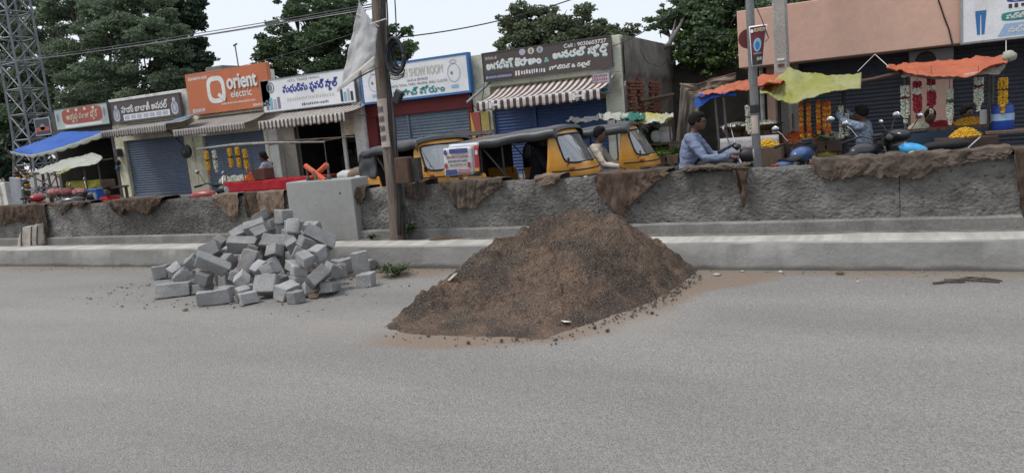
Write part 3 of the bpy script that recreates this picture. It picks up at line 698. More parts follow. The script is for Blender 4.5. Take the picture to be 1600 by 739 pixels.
# cooler/exhaust box under the overhang
ex = thing('exhaust_fan', 'grey boxed exhaust fan high on the pink pillar', 'fan', (.75, 15.9, 1.98))
MB(ex).box((.42, 15.76, 1.9), (1.12, 15.94, 2.28)).build('housing', mat('fan_grey', (0.26, 0.27, 0.29), scale=3), ex, bevel=.01)
MB(ex).lathe([(.0, -.02), (.15, -.02), (.165, 0), (.165, .02)], 20, (.68, 15.75, 2.09), 'y').build('fan_grille', M_dark, ex, smooth=True)
s7 = sign('jeans_sign', 'pale sign with blue jeans picture and teal and blue letter bands', 1.2, 4.6, 2.3, 3.75, P_white, y=15.05, depth=.1, frame=M_steel, fr=.03)
jx = 1.46
for dx in (-.042, .042): flat(s7, 'jeans_leg', [(jx + dx - .036, 2.74), (jx + dx + .036, 2.74), (jx + dx * .75 + .02, 2.4), (jx + dx * .75 - .02, 2.4)], 15.0465 - .001 * (dx > 0), P_blue)
flat(s7, 'jeans_waist', rect(jx - .077, jx + .077, 2.72, 2.79), 15.044, P_blue)
flat(s7, 'figure_head', oval(jx + .03, 3.01, .035, .045), 15.045, P_dark); flat(s7, 'figure_shirt', [(jx - .075, 2.79), (jx + .08, 2.79), (jx + .09, 2.93), (jx - .07, 2.93)], 15.0455, P_lett)
ring(s7, 'badge', 1.66, 3.05, .09, .06, .015, 15.045, P_dark)
flat(s7, 'blue_band', oval(2.42, 2.93, .6, .075, 28, 5), 15.046, P_text_blue); txt(s7, 'లేడీస్ జెంట్స్', 1.9, 2.95, 2.885, 2.975, 15.043, P_lett, bold=.006)
txt(s7, '#5', 1.85, 2.9, 2.77, 2.84, 15.043, P_dark)
flat(s7, 'teal_band', oval(2.6, 2.64, .85, .075, 28, 6), 15.046, P_teal); txt(s7, 'షర్ట్స్: అన్ని రకముల బట్టలు', 1.82, 3.4, 2.595, 2.685, 15.043, P_lett, bold=.005)
flat(s7, 'pale_band', [(1.7, 2.33), (4.5, 2.33), (4.5, 2.53), (1.8, 2.53)], 15.046, P_ltblue); txt(s7, 'నల్గొండ : టి-షర్ట్స్', 1.85, 3.0, 2.37, 2.48, 15.043, P_lett, bold=.004)
# granite blocks of the pile: x, y, z, tilt x, tilt y, turn, length, width, height
STONES=[(-6.995,6.728,0.081,0.0,0.0,1.762,0.292,0.179,0.16),
 (-6.592,6.8,0.082,0.0,0.0,0.179,0.216,0.161,0.161),
 (-5.984,7.102,0.089,0.0,0.0,1.41,0.2,0.168,0.176),
 (-8.691,6.649,0.095,0.02,-0.062,0.37,0.225,0.143,0.171),
 (-8.489,6.733,0.07,-0.062,0.006,0.014,0.14,0.179,0.126),
 (-7.395,5.782,0.084,-0.075,0.011,0.588,0.376,0.16,0.15),
 (-6.453,5.525,0.083,0.015,-0.031,0.613,0.38,0.16,0.15),
 (-6.266,5.765,0.071,0.101,-0.041,1.177,0.14,0.146,0.12),
 (-6.026,5.598,0.067,-0.044,-0.034,1.064,0.177,0.159,0.12),
 (-5.875,6.905,0.074,0.01,-0.039,0.688,0.148,0.174,0.139),
 (-5.695,7.084,0.136,-0.008,-0.031,1.319,0.16,0.16,0.264),
 (-5.75,7.296,0.066,-0.052,0.013,0.094,0.14,0.176,0.12),
 (-5.148,6.468,0.074,0.023,-0.01,0.304,0.177,0.162,0.141),
 (-5.448,5.685,0.065,0.025,0.025,-0.212,0.14,0.142,0.12),
 (-5.662,5.803,0.098,0.251,-0.021,1.38,0.211,0.173,0.151),
 (-6.03,5.87,0.133,-0.554,-0.0,0.382,0.233,0.178,0.2),
 (-6.381,5.955,0.056,0.067,0.001,1.493,0.213,0.143,0.1),
 (-6.381,5.858,0.198,0.398,-0.594,0.386,0.14,0.155,0.12),
 (-7.12,5.958,0.063,-0.101,-0.043,0.182,0.181,0.175,0.1),
 (-7.033,5.915,0.194,0.049,0.366,0.46,0.15,0.174,0.12),
 (-6.654,5.916,0.06,-0.03,0.054,0.933,0.241,0.151,0.1),
 (-6.596,6.011,0.186,-0.161,0.517,0.595,0.156,0.168,0.122),
 (-5.516,6.001,0.087,-0.352,0.01,0.975,0.179,0.14,0.13),
 (-7.428,6.059,0.073,-0.035,-0.095,0.33,0.225,0.153,0.117),
 (-7.429,5.944,0.205,0.417,-0.525,0.239,0.14,0.161,0.12),
 (-5.321,6.07,0.078,0.059,0.179,2.0,0.255,0.156,0.101),
 (-5.377,5.97,0.219,-0.554,-0.47,1.21,0.251,0.176,0.129),
 (-6.989,6.02,0.339,0.474,0.555,0.706,0.38,0.16,0.15),
 (-6.11,6.131,0.094,0.073,0.054,1.686,0.211,0.148,0.164),
 (-6.167,6.076,0.257,-0.19,-0.365,0.331,0.154,0.152,0.121),
 (-7.621,6.18,0.109,-0.132,-0.192,2.022,0.195,0.161,0.148),
 (-7.615,6.029,0.241,0.548,0.448,-0.148,0.14,0.148,0.154),
 (-5.8,6.155,0.094,0.054,0.051,1.115,0.218,0.171,0.166),
 (-5.807,6.157,0.244,0.067,0.111,1.047,0.151,0.162,0.12),
 (-5.708,6.171,0.367,0.158,0.394,-0.053,0.142,0.155,0.12),
 (-6.723,6.217,0.066,-0.137,0.051,0.635,0.203,0.151,0.1),
 (-6.659,6.242,0.297,-0.147,0.468,0.528,0.16,0.16,0.32),
 (-6.381,6.227,0.088,0.008,-0.009,2.895,0.19,0.179,0.17),
 (-6.36,6.139,0.261,0.582,0.128,-0.237,0.148,0.175,0.123),
 (-5.492,6.265,0.065,0.014,0.037,0.502,0.15,0.155,0.12),
 (-5.423,6.26,0.217,0.242,0.483,1.305,0.149,0.156,0.138),
 (-7.074,6.284,0.096,0.127,0.012,2.773,0.243,0.148,0.17),
 (-7.049,6.316,0.296,0.591,0.04,0.015,0.146,0.152,0.177),
 (-7.61,6.263,0.303,0.277,-0.522,0.446,0.15,0.172,0.132),
 (-5.732,6.401,0.098,-0.095,-0.053,1.657,0.183,0.155,0.17),
 (-5.77,6.408,0.244,-0.117,-0.111,1.73,0.225,0.164,0.106),
 (-5.726,6.39,0.387,0.089,-0.253,1.721,0.205,0.146,0.136),
 (-6.091,6.397,0.103,0.158,-0.056,1.866,0.224,0.154,0.17),
 (-6.056,6.37,0.249,0.097,-0.055,2.651,0.251,0.169,0.1),
 (-5.996,6.452,0.361,-0.07,0.519,0.694,0.227,0.174,0.123),
 (-6.492,6.486,0.168,-0.472,-0.27,0.988,0.16,0.16,0.257),
 (-7.406,6.4,0.092,0.029,-0.036,2.971,0.195,0.15,0.17),
 (-7.408,6.46,0.234,0.002,0.071,2.118,0.249,0.141,0.1),
 (-7.468,6.445,0.404,-0.581,-0.346,0.927,0.207,0.163,0.174),
 (-6.806,6.477,0.101,0.188,-0.002,2.708,0.184,0.173,0.17),
 (-6.857,6.428,0.28,0.141,0.233,1.293,0.164,0.174,0.129),
 (-6.496,6.53,0.395,-0.188,0.404,1.482,0.14,0.162,0.135),
 (-5.977,6.507,0.483,0.286,0.529,1.291,0.15,0.172,0.12),
 (-6.846,6.516,0.399,-0.049,0.326,0.675,0.14,0.155,0.13),
 (-7.22,6.615,0.109,-0.163,-0.099,2.549,0.241,0.162,0.17),
 (-7.17,6.64,0.281,-0.077,-0.159,2.19,0.23,0.156,0.149),
 (-7.114,6.651,0.452,0.451,0.086,0.309,0.38,0.16,0.15),
 (-6.261,6.672,0.098,-0.084,-0.052,1.983,0.26,0.142,0.17),
 (-6.283,6.671,0.28,-0.027,0.005,0.161,0.228,0.175,0.17),
 (-6.26,6.591,0.445,0.295,-0.409,0.773,0.154,0.147,0.12),
 (-5.986,6.742,0.096,0.021,-0.094,2.555,0.195,0.145,0.17),
 (-6.0,6.735,0.288,0.092,0.25,0.266,0.2,0.175,0.17),
 (-5.943,6.736,0.519,-0.319,0.598,0.705,0.38,0.16,0.15),
 (-6.626,6.766,0.275,0.248,-0.207,1.48,0.199,0.178,0.17),
 (-6.601,6.714,0.468,-0.518,0.142,0.502,0.38,0.16,0.15),
 (-6.85,6.694,0.593,-0.535,-0.371,0.768,0.168,0.145,0.12),
 (-7.598,6.734,0.097,-0.076,-0.056,2.744,0.23,0.141,0.17),
 (-7.554,6.77,0.278,-0.089,0.161,0.508,0.255,0.148,0.17),
 (-7.603,6.714,0.471,0.225,0.55,0.318,0.156,0.154,0.12),
 (-6.469,6.855,0.617,-0.512,0.14,0.724,0.148,0.142,0.188),
 (-7.392,6.967,0.1,-0.068,0.091,2.08,0.205,0.165,0.17),
 (-7.413,6.959,0.406,-0.187,-0.177,2.307,0.245,0.18,0.17),
 (-7.374,6.839,0.552,0.546,-0.251,1.111,0.196,0.144,0.12),
 (-7.108,6.973,0.096,0.033,-0.074,1.851,0.209,0.162,0.17),
 (-7.11,6.953,0.287,0.139,-0.187,2.809,0.236,0.144,0.17),
 (-7.109,6.963,0.451,0.115,0.081,1.535,0.233,0.176,0.132),
 (-7.084,6.865,0.627,0.396,-0.238,0.725,0.271,0.173,0.171),
 (-6.366,7.045,0.096,-0.058,-0.052,2.243,0.232,0.158,0.17),
 (-6.292,7.008,0.281,-0.124,-0.037,0.808,0.246,0.175,0.17),
 (-6.358,7.056,0.448,0.016,-0.022,2.678,0.202,0.156,0.15),
 (-6.284,6.988,0.597,0.237,0.049,0.162,0.188,0.149,0.124),
 (-6.687,7.029,0.097,-0.158,0.011,0.055,0.238,0.141,0.17),
 (-6.733,7.041,0.284,-0.183,0.241,0.801,0.259,0.157,0.17),
 (-6.676,7.017,0.472,0.164,-0.103,2.675,0.234,0.17,0.17),
 (-6.63,7.029,0.62,0.105,0.103,1.395,0.172,0.167,0.126),
 (-7.27,7.256,0.093,-0.062,0.019,1.227,0.216,0.16,0.17),
 (-7.2,7.244,0.273,-0.024,-0.015,1.266,0.26,0.167,0.17),
 (-7.268,7.247,0.447,-0.165,-0.041,1.209,0.218,0.15,0.17),
 (-7.267,7.224,0.608,0.031,-0.236,0.288,0.212,0.152,0.119),
 (-7.308,7.173,0.732,0.138,-0.404,0.245,0.15,0.167,0.12),
 (-6.977,7.273,0.37,-0.073,0.029,2.152,0.197,0.15,0.17),
 (-7.034,7.308,0.536,0.008,0.059,1.813,0.222,0.151,0.149),
 (-7.002,7.276,0.704,0.028,0.069,1.496,0.208,0.159,0.175)]
def granite(name, warm=0.0):
    m, nt, b, g = base_mat(name); pos = g.outputs['Position']
    oi = nt.nodes.new('ShaderNodeObjectInfo')
    f = ramp(nt, noisen(nt, pos, 6, 5, 0.6), 0.3, 0.7)
    col = mixc(nt, f, (0.24, 0.239, 0.237), (0.36, 0.357, 0.352))
    sp = noisen(nt, pos, 130, 2, 0.6)
    col = mixc(nt, ramp(nt, sp, 0.55, 0.7), col, (0.38, 0.38, 0.38))
    col = mixc(nt, ramp(nt, sp, 0.45, 0.32), col, (0.14, 0.14, 0.145))
    if warm: col = mixc(nt, mathn(nt, 'MULTIPLY', ramp(nt, noisen(nt, pos, 5, 4), 0.47, 0.62), warm), col, (0.26, 0.165, 0.11))
    k = nt.nodes.new('ShaderNodeMapRange'); k.inputs['To Min'].default_value = 0.62; k.inputs['To Max'].default_value = 1.2
    nt.links.new(oi.outputs['Random'], k.inputs['Value']); cc = nt.nodes.new('ShaderNodeCombineColor')
    for i in range(3): nt.links.new(k.outputs[0], cc.inputs[i])
    col = mixc(nt, 1.0, col, cc.outputs[0], 'MULTIPLY')
    nt.links.new(col, b.inputs['Base Color']); b.inputs['Roughness'].default_value = 0.85; b.inputs['Specular IOR Level'].default_value = 0.3
    bump(nt, b, noisen(nt, pos, 38, 6, 0.7), 0.6, 0.02); return m
M_gran, M_gran_w = granite('granite'), granite('granite_rust_stained', 0.6)
def stone_mesh(dims, seed):
    rnd = random.Random(seed); bm = bmesh.new(); bmesh.ops.create_cube(bm, size=1.0)
    for v in bm.verts:
        v.co = Vector((v.co.x * dims[0], v.co.y * dims[1], v.co.z * dims[2])) + Vector((rnd.uniform(-.09, .07) * dims[0] * math.copysign(1, v.co.x), rnd.uniform(-.1, .08) * dims[1] * math.copysign(1, v.co.y), rnd.uniform(-.06, .06) * dims[2] * math.copysign(1, v.co.z)))
    bmesh.ops.bevel(bm, geom=bm.edges[:], offset=0.007, segments=1, affect='EDGES')
    bmesh.ops.subdivide_edges(bm, edges=[e for e in bm.edges if e.calc_length() > .06], cuts=3, use_grid_fill=True)
    bm.normal_update()
    for v in bm.verts:
        v.co += v.normal * (0.014 * noise.fractal(v.co * 9 + Vector((seed * 3.1, 0, 0)), 0.9, 2.0, 3))
    me = bpy.data.meshes.new('granite_block'); bm.to_mesh(me); bm.free()
    me.polygons.foreach_set('use_smooth', [True] * len(me.polygons))
    try: me.set_sharp_from_angle(angle=R(28))
    except Exception: pass
    return me
GRP = 'granite blocks tipped in a pile by the kerb'
def hgt(d): return max(d)
for i, (x, y, z, rx, ry, rz, a, b_, c_) in enumerate(STONES):
    me = stone_mesh((a, b_, c_), i + 1); warm = i in (0, 21, 36, 45, 60); me.materials.append(M_gran_w if warm else M_gran)
    o = link('granite_block', me); o.location = (x, y, z); o.rotation_euler = (rx, ry, rz)
    vol = a * b_ * c_
    kind = 'long' if max(a, b_) > .31 else ('upright' if c_ > .23 else ('small' if vol < .0045 else ('bulky' if vol > .0075 else 'squarish')))
    tl = 'tilted ' if max(abs(rx), abs(ry)) > .2 else ('level ' if max(abs(rx), abs(ry)) < .06 else '')
    hz = 'at the foot of' if z < .13 else ('near the top of' if z > .48 else 'halfway up')
    side = ', towards sand heap' if x > -6.35 else (', away from sand' if x < -7.3 else '')
    kb = ', against the kerb' if y > 7.1 and z < .4 else (', facing the road' if y < 6.05 else '')
    if warm: tl = ''
    tag(o, f"{tl}{kind} {'rusty ' if warm else 'grey '}granite block {hz} the pile{'' if kb and tl else side}{kb}", 'stone block', GRP)

# ================================================================== sand heap
SPINE = [(-2.34, 6.82, .685), (-2.7, 6.88, .70), (-3.12, 6.82, .65), (-3.42, 6.35, .5), (-3.66, 5.8, .28), (-3.82, 5.35, .1)]
BASE = [gnd(*p).xy for p in ((594, 512), (640, 523), (760, 525), (850, 529), (905, 512), (1000, 480), (1048, 456), (1084, 428))] + [Vector(p) for p in ((-1.70, 7.42), (-1.95, 7.7), (-2.6, 7.95), (-3.3, 7.8), (-3.75, 7.3))] + [gnd(*p).xy for p in ((705, 436), (650, 472))]
def seg_d(p, a, b_):
    ab = b_ - a; t = max(0, min(1, (p - a).dot(ab) / ab.length_squared)); return (p - a - ab * t).length, t
def inside(p, poly):
    c = False; n = len(poly)
    for i in range(n):
        a, b_ = poly[i], poly[(i + 1) % n]
        if (a.y > p.y) != (b_.y > p.y) and p.x < (b_.x - a.x) * (p.y - a.y) / (b_.y - a.y) + a.x: c = not c
    return c
SP2 = [(Vector(s[:2]), s[2]) for s in SPINE]
def heap_h(x, y):
    p = Vector((x + .06 * fbm(x * 2.2, y * 2.2, 1) + .022 * fbm(x * 15, y * 15, 3), y + .06 * fbm(x * 2.2, y * 2.2, 5) + .022 * fbm(x * 15, y * 15, 7)))
    db = min(seg_d(p, BASE[i], BASE[(i + 1) % len(BASE)])[0] for i in range(len(BASE)))
    if not inside(p, BASE): return -0.25 * db - .002
    best = (9, 0)
    for (a, ha), (b_, hb) in zip(SP2[:-1], SP2[1:]):
        d, t = seg_d(p, a, b_)
        if d < best[0]: best = (d, ha + (hb - ha) * t)
    t = db / (db + best[0] + 1e-6); h = best[1] * (t ** .92)
    k = min(1, h / .12)
    h += k * (.055 * fbm(x * 2.1, y * 2.1, 2.0, 3) + .03 * (.35 - abs(fbm(x * 2.6 - y * 1.4, y * 2.0, 21.0, 2))) - .045 * abs(fbm(x * 3.3 + y, y * 2.2, 8.0, 3)) + .03 * fbm(x * 6, y * 6, 3.0, 3) + .024 * max(0, fbm(x * 11, y * 11, 6.0, 2)) - .02 * max(0, fbm(x * 9, y * 9, 16.0, 2)) + .022 * fbm(x * 20, y * 20, 0, 3) + .010 * fbm(x * 75, y * 75, 0, 2))
    # scooped hollow under the ridge
    h -= .085 * math.exp(-(((x + 3.0) / .3) ** 2 + ((y - 6.5) / .12) ** 2)) * k
    h -= .06 * math.exp(-((((x + 2.5) + .5 * (y - 6.1)) / .42) ** 2 + (((y - 6.1) - .35 * (x + 2.5)) / .07) ** 2)) * k
    return h
def heap_mat():
    m, nt, b, g = base_mat('damp_gravelly_sand'); pos = g.outputs['Position']
    f = ramp(nt, noisen(nt, pos, 2.3, 4, 0.55), 0.42, 0.6)
    col = mixc(nt, f, (0.074, 0.056, 0.047), (0.2, 0.134, 0.096))
    grey = ramp(nt, noisen(nt, pos, 1.5, 7, 0.75), 0.5, 0.64)
    col = mixc(nt, mathn(nt, 'MULTIPLY', grey, 0.7), col, (0.1, 0.088, 0.078))
    sp = noisen(nt, pos, 95, 3, 0.7)
    col = mixc(nt, ramp(nt, sp, 0.55, 0.7), col, (0.36, 0.29, 0.22))
    col = mixc(nt, ramp(nt, sp, 0.46, 0.36), col, (0.024, 0.019, 0.016))
    nt.links.new(col, b.inputs['Base Color']); b.inputs['Roughness'].default_value = 0.95; b.inputs['Specular IOR Level'].default_value = 0.2
    v = node(nt, 'ShaderNodeTexVoronoi', Scale=55.0); nt.links.new(pos, v.inputs['Vector'])
    bump(nt, b, mathn(nt, 'SUBTRACT', noisen(nt, pos, 45, 6, 0.75), mathn(nt, 'MULTIPLY', v.outputs['Distance'], 0.5)), 1.0, 0.03); return m
M_heap = heap_mat()
st = 0.0135; nx, ny = int(2.75 / st), int(3.2 / st)
H = [[(-4.2 + i * st, 4.85 + j * st) for j in range(ny)] for i in range(nx)]
vs, idx, fs = [], {}, []
hv = {}
for i in range(nx):
    for j in range(ny):
        x, y = H[i][j]; hv[i, j] = heap_h(x, y)
for i in range(nx):
    for j in range(ny):
        if any(hv.get((i + a, j + c), -1) > -.004 for a in (-1, 0, 1) for c in (-1, 0, 1)):
            idx[i, j] = len(vs); x, y = H[i][j]; vs.append((x, y, max(hv[i, j], -.01)))
for i in range(nx - 1):
    for j in range(ny - 1):
        q = [(i, j), (i + 1, j), (i + 1, j + 1), (i, j + 1)]
        if all(k in idx for k in q): fs.append(tuple(idx[k] for k in q))
m = MB(); m.v = vs; m.f = fs
solo('sand_heap', 'large heap of damp brown gravelly sand spilling onto the road', 'sand heap', m, M_heap, base=(-2.8, 6.3, 0), kind='thing', smooth='all')
# loose gravel round the heap
m = MB(); rnd = random.Random(4)
def pebble(m, x, y, z, r):
    q = Matrix.Rotation(rnd.uniform(0, 3), 3, 'Z') @ Matrix.Rotation(rnd.uniform(0, 3), 3, 'X')
    m.ell((x, y, z + r * .45), (r, r * rnd.uniform(.6, .9), r * rnd.uniform(.5, .8)), 6, 4, q, .12)
edge = [gnd(*p) for p in ((594, 514), (640, 526), (760, 530), (850, 531), (905, 515), (1000, 483), (1048, 460), (1088, 430))]
for k in range(300):
    e = rnd.random() ** .7 * (len(edge) - 1.001) if k % 2 else 4.2 + rnd.random() * 2.79
    i = int(e); p = edge[i].lerp(edge[i + 1], e - i); s_ = abs(rnd.gauss(0, .11)); d = Vector((.55, -.75, 0)).normalized()
    pebble(m, p.x + d.x * s_ + rnd.uniform(-.02, .02), p.y + d.y * s_ + rnd.uniform(-.02, .02), .006, rnd.uniform(.003, .011) if k % 9 else rnd.uniform(.01, .02))
for k in range(260):                                                                   # lumps lying on the slope
    x, y = rnd.uniform(-3.9, -1.8), rnd.uniform(5.0, 7.3); h = heap_h(x, y)
    if h > .01: pebble(m, x, y, h - .003, rnd.uniform(.004, .013))
o = m.build('loose_gravel', mat('dark_gravel', (0.13, 0.115, 0.1), (0.06, 0.052, 0.045), scale=12, rough=.95)); tag(o, 'loose dark gravel scattered along the foot of the sand heap', None, kind='stuff')
m = MB()
for k in range(380):                                                                  # crumbs on the road along the kerb and about the stones
    if k % 3: x, y = rnd.uniform(-13, 2.5), 7.38 - abs(rnd.gauss(0, .16))
    else: x, y = rnd.uniform(-9, -4.5), rnd.uniform(5.2, 7.2)
    pebble(m, x, y, .002, rnd.uniform(.004, .012))
for k in range(130):
    a_ = rnd.uniform(0, 6.283); q_ = rnd.uniform(.7, 1.25); pebble(m, -7.0 + 1.75 * q_ * math.cos(a_), 6.15 + .75 * q_ * math.sin(a_), .003, rnd.uniform(.006, .03) * rnd.random() + .004)
o = m.build('road_grit', M_plinth); tag(o, 'grit and stone crumbs along the kerb', None, kind='stuff')
M_pale = mat('pale_stone', (0.5, 0.47, 0.42), (0.36, 0.33, 0.29), scale=14, rough=.9)
for k, (px, py, r, lb) in enumerate(((1120, 431, .045, 'flat pale stone chip on the sandy edge of the road next to the heap'), (1160, 425, .028, 'small pale pebble against the kerb past the heap'), (1220, 426, .036, 'white rounded pebble touching the kerb'), (1312, 429, .05, 'brownish clod with leaves by the kerb'), (1341, 441, .026, 'pale pebble out on the asphalt beyond the sandy strip'))):
    p = gnd(px, py); m = MB(); r *= .75; m.ell((p.x, p.y, r * .35), (r, r * .75, r * .45), 9, 6, Matrix.Rotation(k, 3, 'Z'), .14)
    solo('pebble', lb, 'stone', m, M_pale if k != 3 else M_wood, base=(p.x, p.y, 0), smooth='all')
def scrap(name, label, pts, m_, z=0.012, lift=.02):
    c = sum(pts, Vector()) / len(pts); mb = MB()
    vs = [Vector((p.x, p.y, p.z + z + rnd.uniform(0, lift))) for p in pts] + [c + Vector((0, 0, z + lift))]
    k = len(pts); mb.add(vs, [(i, (i + 1) % k, k) for i in range(k)])
    return solo(name, label, 'litter', mb, m_, base=(c.x, c.y, c.z), thick=.002)
M_paper = mat('scrap_paper', (0.7, 0.69, 0.66), (0.55, 0.54, 0.5), scale=9)
def heap_pt(px, py):
    d = ray(px, py); t = 4.0
    while t < 14:
        q = Vector((0, 0, CAM_H)) + d * t
        if q.z < max(0, heap_h(q.x, q.y)): return q
        t += .01
    return gnd(px, py)
c = heap_pt(885, 507); scrap('paper_scrap', 'small white scrap of paper at the foot of the sand heap', [c + Vector((a, b_, 0)) for a, b_ in ((-.05, .01), (.0, -.035), (.05, -.01), (.01, .03))], M_paper)
c = heap_pt(706, 440); scrap('wrapper', 'pale crumpled wrapper lying on the slope of the sand heap', [c + Vector((a, b_, e)) for a, b_, e in ((-.06, .0, -.02), (.0, -.03, -.01), (.06, .03, .05), (.0, .05, .04))], mat('dull_wrapper', (0.34, 0.32, 0.28)))
c = gnd(490, 466); scrap('dry_leaf', 'curled dry brown leaf on the road in front of the stones', [c + Vector((a, b_, 0)) for a, b_ in ((-.07, .0), (-.02, -.05), (.07, -.03), (.05, .05), (-.03, .05))], mat('dry_leaf', (0.16, 0.1, 0.055), (0.1, 0.065, 0.04), scale=20), lift=.035)
M_twig = mat('twig_bark', (0.1, 0.075, 0.055), (0.06, 0.045, 0.035), scale=20)
for k, (a, b_, lb) in enumerate((((1458, 445), (1508, 443), 'short dark stick lying on the sandy road edge'), ((1475, 440), (1562, 443), 'longest dark stick lying by the kerb'), ((1520, 438), (1566, 441), 'thin dark stick next to the longest one'), ((1500, 439), (1530, 436), 'short thin twig behind the longest stick'))):
    p, q = gnd(*a), gnd(*b_); m = MB(); m.tube([p + Vector((0, 0, .012)), p.lerp(q, .4) + Vector((0, .02, .02)), q + Vector((0, 0, .012))], [.012, .011, .006], 6)
    solo('stick', lb, 'stick', m, M_twig, base=(p.x, p.y, 0), smooth='all')

# ================================================================== plants on the ground
M_weed = leafmat('weed_leaf', (0.025, 0.05, 0.018), (0.08, 0.13, 0.045))
def leaf_geo(m, base, tip, w_, droop=0.0, up=Vector((0, 0, 1))):
    d = tip - base; side = d.cross(up); side = side.normalized() * w_ if side.length > 1e-6 else Vector((w_, 0, 0))
    mid = base.lerp(tip, .5) + Vector((0, 0, droop))
    m.add([base, mid + side, tip, mid - side, mid + Vector((0, 0, -w_ * .4))], [(0, 1, 4), (1, 2, 4), (2, 3, 4), (3, 0, 4)])
def weed(label, c, n, rad, h, w_):
    t = thing('weed', label, 'plant', c); ms, ml = MB(t), MB(t)
    for k in range(n):
        a = rnd.uniform(0, 6.28); L = rnd.uniform(.4, 1) * rad; tip = Vector((c.x + math.cos(a) * L, c.y + math.sin(a) * L, c.z + rnd.uniform(.25, 1) * h))
        ms.tube([c + Vector((0, 0, .005)), c.lerp(tip, .5) + Vector((0, 0, h * .25)), tip], .003, 4)
        for q in range(9):
            s_ = rnd.uniform(.25, 1.0); b0 = c.lerp(tip, s_) + Vector((0, 0, h * .25 * (1 - abs(2 * s_ - 1)))); a2 = rnd.uniform(0, 6.28)
            leaf_geo(ml, b0, b0 + Vector((math.cos(a2), math.sin(a2), rnd.uniform(-.3, .7))) * rnd.uniform(.04, .08), w_, .01)
    ms.build('stem', M_twig, t); ml.build('foliage', M_weed, t)
weed('uprooted green weed lying on the road between the stones and the sand heap', gnd(622, 430), 34, .26, .13, .012)
weed('small green weed sprouting behind the kerb near the wooden pole', at(643, 366, 7.86) * 1.0, 16, .11, .13, .012)
weed('little pale weed in rubble behind the kerb beside the grey block', Vector((-6.08, 7.86, .28)), 8, .08, .06, .01)

# ================================================================== jute cloths over the wall
M_jute = [cloth('jute_brown', (0.1, 0.07, 0.05), (0.042, 0.029, 0.022), scale=7), cloth('jute_tan', (0.22, 0.16, 0.118), (0.11, 0.08, 0.06), scale=7), cloth('jute_grey', (0.125, 0.097, 0.078), (0.055, 0.042, 0.034), scale=7)]
def drape(label, prof, m_, seed, back=.10, fold=.030, freq=7.0, topb=.02, Y=8.0):
    """cloth hung over the wall top; prof = its lower hem as photo spots"""
    mp_y = sum(p[1] for p in prof) / len(prof); pts = [at(px, py, Y) for px, py in prof]; xs_ = [at(px, mp_y, Y).x for px, py in prof]; zs = [p.z for p in pts]
    n = max(16, int((xs_[-1] - xs_[0]) / .009)); nv = 30
    mb = MB()
    def fn(u, v):
        x = xs_[0] + (xs_[-1] - xs_[0]) * u; zb = float(np.interp(x, xs_, zs)) + .012 * fbm(x * 14, seed)
        wob = fbm(x * 2.0, seed * 3.7)
        top = WALL_TOP + .034 + topb * abs(fbm(x * 3.1, seed, v * 1.2))
        cut = .30
        if v < cut:
            k = v / cut
            if k < .25: return (x, WALL_Y + WALL_T + .03 + .01 * wob, top - back * (1 - k / .25))
            k = (k - .25) / .75
            return (x, WALL_Y + WALL_T + .02 - (WALL_T + .05) * k, top + .35 * topb * fbm(x * 4.5, k * 2.5, seed))
        k = (v - cut) / (1 - cut); z = top + (min(zb, top - .02) - top) * k
        f = fold * min(1, k * 2.2 + .25) * (.7 * math.sin(freq * 2.6 * (x + .22 * k * wob) + seed * 2 + 2.4 * fbm(x * 1.3, seed)) + 1.0 * fbm(x * freq * .9, k * 1.3, seed))
        fine = (.012 + .012 * k) * abs(fbm(x * 26 + 2.2 * k * wob, k * 2.4, seed + 3, 3)) + .006 * fbm(x * 60, k * 9, seed)
        return (x + .06 * k * fbm(x * 3, k * 2, seed), WALL_Y - .030 - abs(f) - fine - .012 * k, z + .02 * k * fbm(x * 30, seed))
    mb.grid(fn, n, nv)
    c = (sum(xs_) / len(xs_), WALL_Y, min(zs))
    return solo('jute_cloth', label, 'cloth', mb, m_, base=c, smooth='all', thick=.004, group='jute cloths hung over the wall')
drape('wide brown jute cloth hanging over the wall behind the woven bag', [(-60, 356), (-20, 350), (5, 352), (22, 346), (40, 347), (57, 350), (66, 366), (74, 364)], M_jute[0], 1.3, fold=.04)
drape('small brown rag on the wall top next to the wide jute cloth', [(76, 320), (84, 325), (90, 328), (97, 337), (104, 330), (112, 320)], M_jute[2], 2.1)
drape('tiny dark rag on the wall beside the blue box', [(114, 320), (121, 328), (128, 322), (133, 316)], M_jute[0], 2.7)
drape('brown jute cloth bunched on the wall in front of the cream shop', [(174, 318), (180, 336), (190, 337), (197, 326), (207, 330), (218, 333), (233, 335), (245, 326), (258, 311)], M_jute[0], 3.4, fold=.035)
drape('narrow tan jute cloth hanging below the red flower cart', [(333, 312), (342, 322), (352, 333), (366, 341), (371, 336), (374, 318)], M_jute[1], 4.2)
drape('long brown jute cloth hanging behind the stone pile', [(384, 312), (386, 338), (398, 344), (409, 330)], M_jute[0], 5.5, fold=.02)
drape('knotted tan jute cloth hanging against the concrete block', [(406, 322), (414, 344), (420, 336), (428, 332), (438, 338), (447, 322)], M_jute[1], 6.1, fold=.03)
drape('frayed bundle of brown jute stuck between the concrete block and the wall', [(554, 312), (560, 319), (568, 316), (574, 306)], M_jute[0], 6.9, fold=.05)
drape('brown jute rag heaped on the wall beside the wooden pole', [(622, 303), (635, 308), (650, 313), (662, 313), (666, 300)], M_jute[2], 7.3, topb=.07)
drape('brown jute cloth with deep folds hanging below the poster rickshaw', [(688, 294), (704, 310), (716, 327), (728, 326), (740, 326), (752, 314), (766, 302), (786, 288)], M_jute[2], 8.8, fold=.045, freq=9)
drape('pointed red-brown jute cloth hanging by the sand heap', [(933, 283), (938, 300), (948, 318), (957, 331), (967, 342), (977, 326), (990, 312), (1005, 302), (1022, 290), (1046, 271)], cloth('jute_red_brown', (0.115, 0.08, 0.06), (0.055, 0.038, 0.029)), 9.6, fold=.035)
